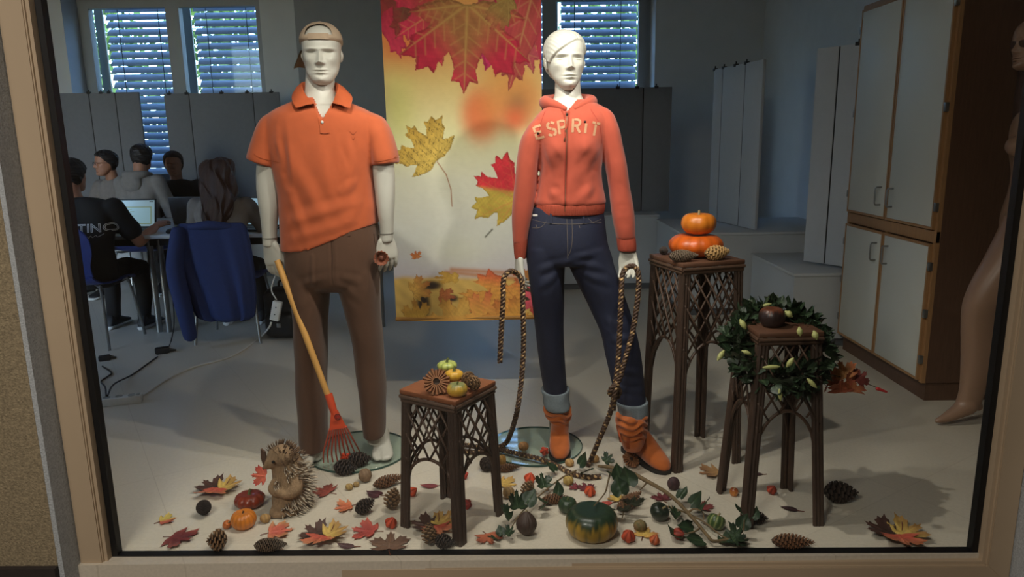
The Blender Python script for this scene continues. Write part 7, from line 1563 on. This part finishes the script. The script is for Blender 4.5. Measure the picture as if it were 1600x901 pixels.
# --- dried pod in the other hand of the polo mannequin
pc = at(596, 403, YM-0.085); dr = thing('dried_pod', 'reddish dried pod with a fluted rim in the hand of the polo mannequin', 'seed pod', pc)
th = np.arange(60)/60*2*np.pi; fl_ = 1+0.06*np.sin(th*14); rings = []
for r, z, k in [(0.008, 0.03, 0), (0.020, 0.022, 0), (0.028, 0.004, 0.7), (0.031, -0.006, 1), (0.029, -0.011, 1), (0.022, -0.008, 0.4), (0.018, 0.0, 0), (0.015, 0.004, 0), (0.006, -0.002, 0)]:
    rr = r*(1+k*(fl_-1)); rings.append(np.c_[rr*np.cos(th), np.full(60, z), rr*np.sin(th)])
V, F = bridge(rings, 60); part('cup', V, F, pm('pod_red', (130, 72, 48), 0.75, noise=(60, 0.3), bump=(90, 0.4)), dr, local=True)
part('core', *sphere((0, -0.002, 0), (0.010, 0.006, 0.010), 16, 8), pm('pod_core', (104, 58, 42), 0.8, bump=(200, 0.6)), dr, local=True)
# --- braided cords
M_cordb = pm('braid_cord', (90, 64, 42), 0.7, noise=(120, 0.2), attr=True)
def braid(label, pts, r=0.0105, name='braided_cord'):
    P3 = crom(np.array([np.asarray(p) for p in pts]), 14); seg = np.r_[0, np.cumsum(np.linalg.norm(np.diff(P3, axis=0), axis=1))]; n = int(seg[-1]/0.0036); s = np.linspace(0, seg[-1], n); Q = np.c_[[np.interp(s, seg, P3[:, k]) for k in range(3)]].T
    T, A, B = frames(Q); base = P3[np.argmin(P3[:, 2])].copy(); root = thing(name, label, 'cord', base, 0, 'brown braided cords')
    for k in range(3):
        ph = s/0.045*2*math.pi+k*2*math.pi/3; C_ = Q+(A*np.cos(ph)[:, None]+B*np.sin(ph)[:, None])*r*0.58; V, F = tube(C_, r*0.52, 8); jj = np.tile(np.arange(8), len(s)); rep = np.repeat(np.sin(s/0.0155*2*math.pi+k*2.1) > 0.45, 8)&(((jj+(np.repeat((s/0.0155).astype(int), 8)*3)) % 8) < 3)
        col = np.where(rep[:, None], lin((196, 158, 108)), lin((70, 48, 34))); part('strand', V, F, M_cordb, root, cols=col, sharp=None)
    return root
yf1 = YF-0.075
g = 0.011
braid('brown braided cord from the hoodie hand by the banner down across the glass disc', [at(781, 566, 2.80), at(783, 520, 2.80), at(786, 470, 2.80), at(787, 436, 2.81), at(796, 424, 2.83), at(808, 427, yf1-0.01), at(816, 440, yf1-0.01), at(817, 480, 2.86), at(818, 540, 2.86), at(814, 600, 2.84), at(806, 650, 2.82), fl(793, 688, 0.04), fl(778, 699, 0.02), fl(760, 706, g), fl(735, 706, g), fl(718, 702, g), fl(725, 695, g+0.01), fl(752, 699, g+0.016), fl(785, 703, 0.022), fl(815, 710, 0.022), fl(845, 717, 0.022), fl(870, 727, g), fl(895, 740, g), fl(920, 745, g), fl(938, 744, g)])
ky = 2.72
braid('brown braided cord looped through the hoodie hand by the tall stand and knotted below', [fl(918, 726, g), fl(924, 716, 0.03), at(937, 684, 2.80), at(953, 645, 2.76), at(960, 612, 2.72), at(966, 560, 2.74), at(969, 500, 2.76), at(971, 450, 2.785), at(973, 428, 2.80), at(981, 417, 2.81), at(992, 417, 2.81), at(998, 432, 2.80), at(996, 470, 2.78), at(988, 520, 2.76), at(977, 560, 2.735), at(966, 596, 2.715), at(956, 606, 2.70), at(953, 614, 2.715), at(962, 621, 2.735), at(968, 612, 2.73), at(962, 604, 2.705), at(960, 618, 2.70), at(958, 640, 2.73)])
# --- hedgehog
hg = fl(452, 806); hg[2] = 0; hgx, hgy = hg[0], hg[1]+0.075
hr = thing('hedgehog_figure', 'straw hedgehog figure standing upright beside the dark red pumpkin', 'figurine', (hgx, hgy, 0))
def hp(u, v, dy=0.0): return at(u, v, hgy+dy)
mhg = mpp(hgy)
bodyp = [vloft([(806, 440, 468, 0.03), (800, 432, 476, 0.06), (780, 427, 483, 0.075), (755, 428, 484, 0.078), (732, 427, 477, 0.070), (712, 424, 464, 0.056), (702, 424, 452, 0.042), (696, 430, 446, 0.02)], hgy, 36, 5)]
V, F, E_ = union(bodyp+[capsule([hp(440, 712, -0.03), hp(424, 722, -0.045), hp(413, 731, -0.05)], [0.045, 0.026, 0.009], 16, 4), sphere(hp(436, 712, -0.02), (0.045, 0.05, 0.04), 20, 12),
    capsule([hp(462, 748, -0.05), hp(462, 764, -0.075), hp(448, 772, -0.085), hp(434, 768, -0.085)], [0.026, 0.024, 0.019, 0.014], 12, 4), capsule([hp(430, 752, -0.06), hp(424, 764, -0.07), hp(432, 772, -0.08)], [0.016, 0.015, 0.012], 10, 3),
    foot((hp(445, 800, -0.03)[0], hgy-0.03, 0.002), (hp(434, 808, -0.09)[0], hgy-0.10, 0.002), 0.036, 0.03, False), foot((hp(458, 800, -0.01)[0], hgy-0.01, 0.002), (hp(452, 808, -0.07)[0], hgy-0.085, 0.002), 0.036, 0.03, False)], 0.0045, 4)
V[:, 2] = np.maximum(V[:, 2], 0.001)
part('body', V, F, pm('straw_body', (150, 122, 92), 0.95, noise=(90, 0.3), bump=(260, 0.8), stretch=(1, 1, 0.4)), hr, sharp=None)
N = normals(V, F); rq = np.random.RandomState(4)
front = _n([-0.93, -0.36, 0.1])
dirc = (N@front); cu = hp(438, 745); xr = (V[:, 0]-hgx); zr = V[:, 2]
uu = 800+0*xr
face = (V-hp(424, 724, -0.05)); dface = np.linalg.norm(face, axis=1)
armd = np.minimum(np.linalg.norm(V-hp(458, 762, -0.075), axis=1), np.linalg.norm(V-hp(440, 772, -0.085), axis=1))
belly = (dirc > 0.30)&(zr < hp(440, 722)[2])
ok = (~belly)&(dface > 0.050)&(armd > 0.040)&(zr > 0.018)&~((dirc > 0.62)&(zr < hp(440, 715)[2]+0.02))
ids = np.where(ok)[0]; ids = ids[rq.permutation(len(ids))]; keep = []; cell = {}
for i in ids:
    k = tuple((V[i]/0.0125).astype(int))
    if k in cell: continue
    cell[k] = 1; keep.append(i)
ms_, cs_ = [], []
for i in keep:
    n = N[i]; top_ = zr[i] > hp(440, 716)[2]; back = _n(n*0.95+np.array([0.30, 0.05, -0.35 if not top_ else 0.35])); L_ = (0.030 if not top_ else 0.020)*rq.uniform(0.85, 1.2); w = 0.0030
    t1 = _n(np.cross(back, n)+1e-6); b = V[i]-n*0.003; m1 = b+back*L_*0.55+n*0.002; tip = b+back*L_+n*0.004
    ms_.append((np.array([b-t1*w*0.6, b+t1*w*0.6, m1+t1*w, m1-t1*w, tip, m1+n*0.003]), [(0, 1, 2, 5), (1, 0, 5, 2)[:3], (0, 5, 3), (2, 4, 5), (3, 5, 4), (0, 3, 4, 2), (0, 2, 1)]))
    c0, c1 = lin((70, 48, 36)), lin((226, 208, 180)) if not top_ else lin((140, 108, 78)); cs_.append(np.array([c0, c0, c0*0.9, c0*0.9, c1, (c0*0.4+c1*0.6)]))
Vq, Fq_ = join(*ms_); oq = part('quills', Vq, [f for f in Fq_ if len(set(f)) == len(f)], pm('quill', (150, 120, 90), 0.7, attr=True), hr, cols=np.concatenate(cs_), smooth=False); oq['kind'] = 'stuff'
part('nose', *sphere(hp(411.5, 731.5, -0.053), 0.0065, 14, 8), pm('nose_felt', (96, 72, 56), 0.8), hr)
part('eye', *sphere(hp(427, 721.5, -0.082), 0.0062, 14, 8), pm('bead_black', (8, 8, 8), 0.12), hr)
for (a, b, c_) in (((407, 702), (411, 716), (415, 728)),):
    ev = np.array([hp(407, 701, 0.0), hp(413, 706, -0.01), hp(415, 718, -0.015), hp(411, 727, -0.01), hp(407.5, 716, 0.0)]); evb = ev+np.array([0.004, 0.006, 0]); part('ear', np.vstack([ev, evb]), [(4, 3, 2, 1, 0), (5, 6, 7, 8, 9)]+[(i, (i+1) % 5, 5+(i+1) % 5, 5+i) for i in range(5)], pm('ear_felt', (86, 62, 48), 0.95, bump=(200, 0.4)), hr, smooth=False)
hl_ = hp(411, 743, -0.065); V, F, col = leaf_mesh(LEAF, 0.055, two((206, 80, 36), (190, 50, 34), 'edge'), 0.25, 77); V[:, 1] -= 0.2*0.055
V = V@np.array(Euler((R(70), 0, R(10))).to_matrix()@Matrix.Rotation(R(80), 3, 'Z')).T+hl_
solo('maple_leaf', V, F, M_leaf, 'small orange-red leaf held under the snout of the hedgehog', 'leaf', cols=col, sharp=None)
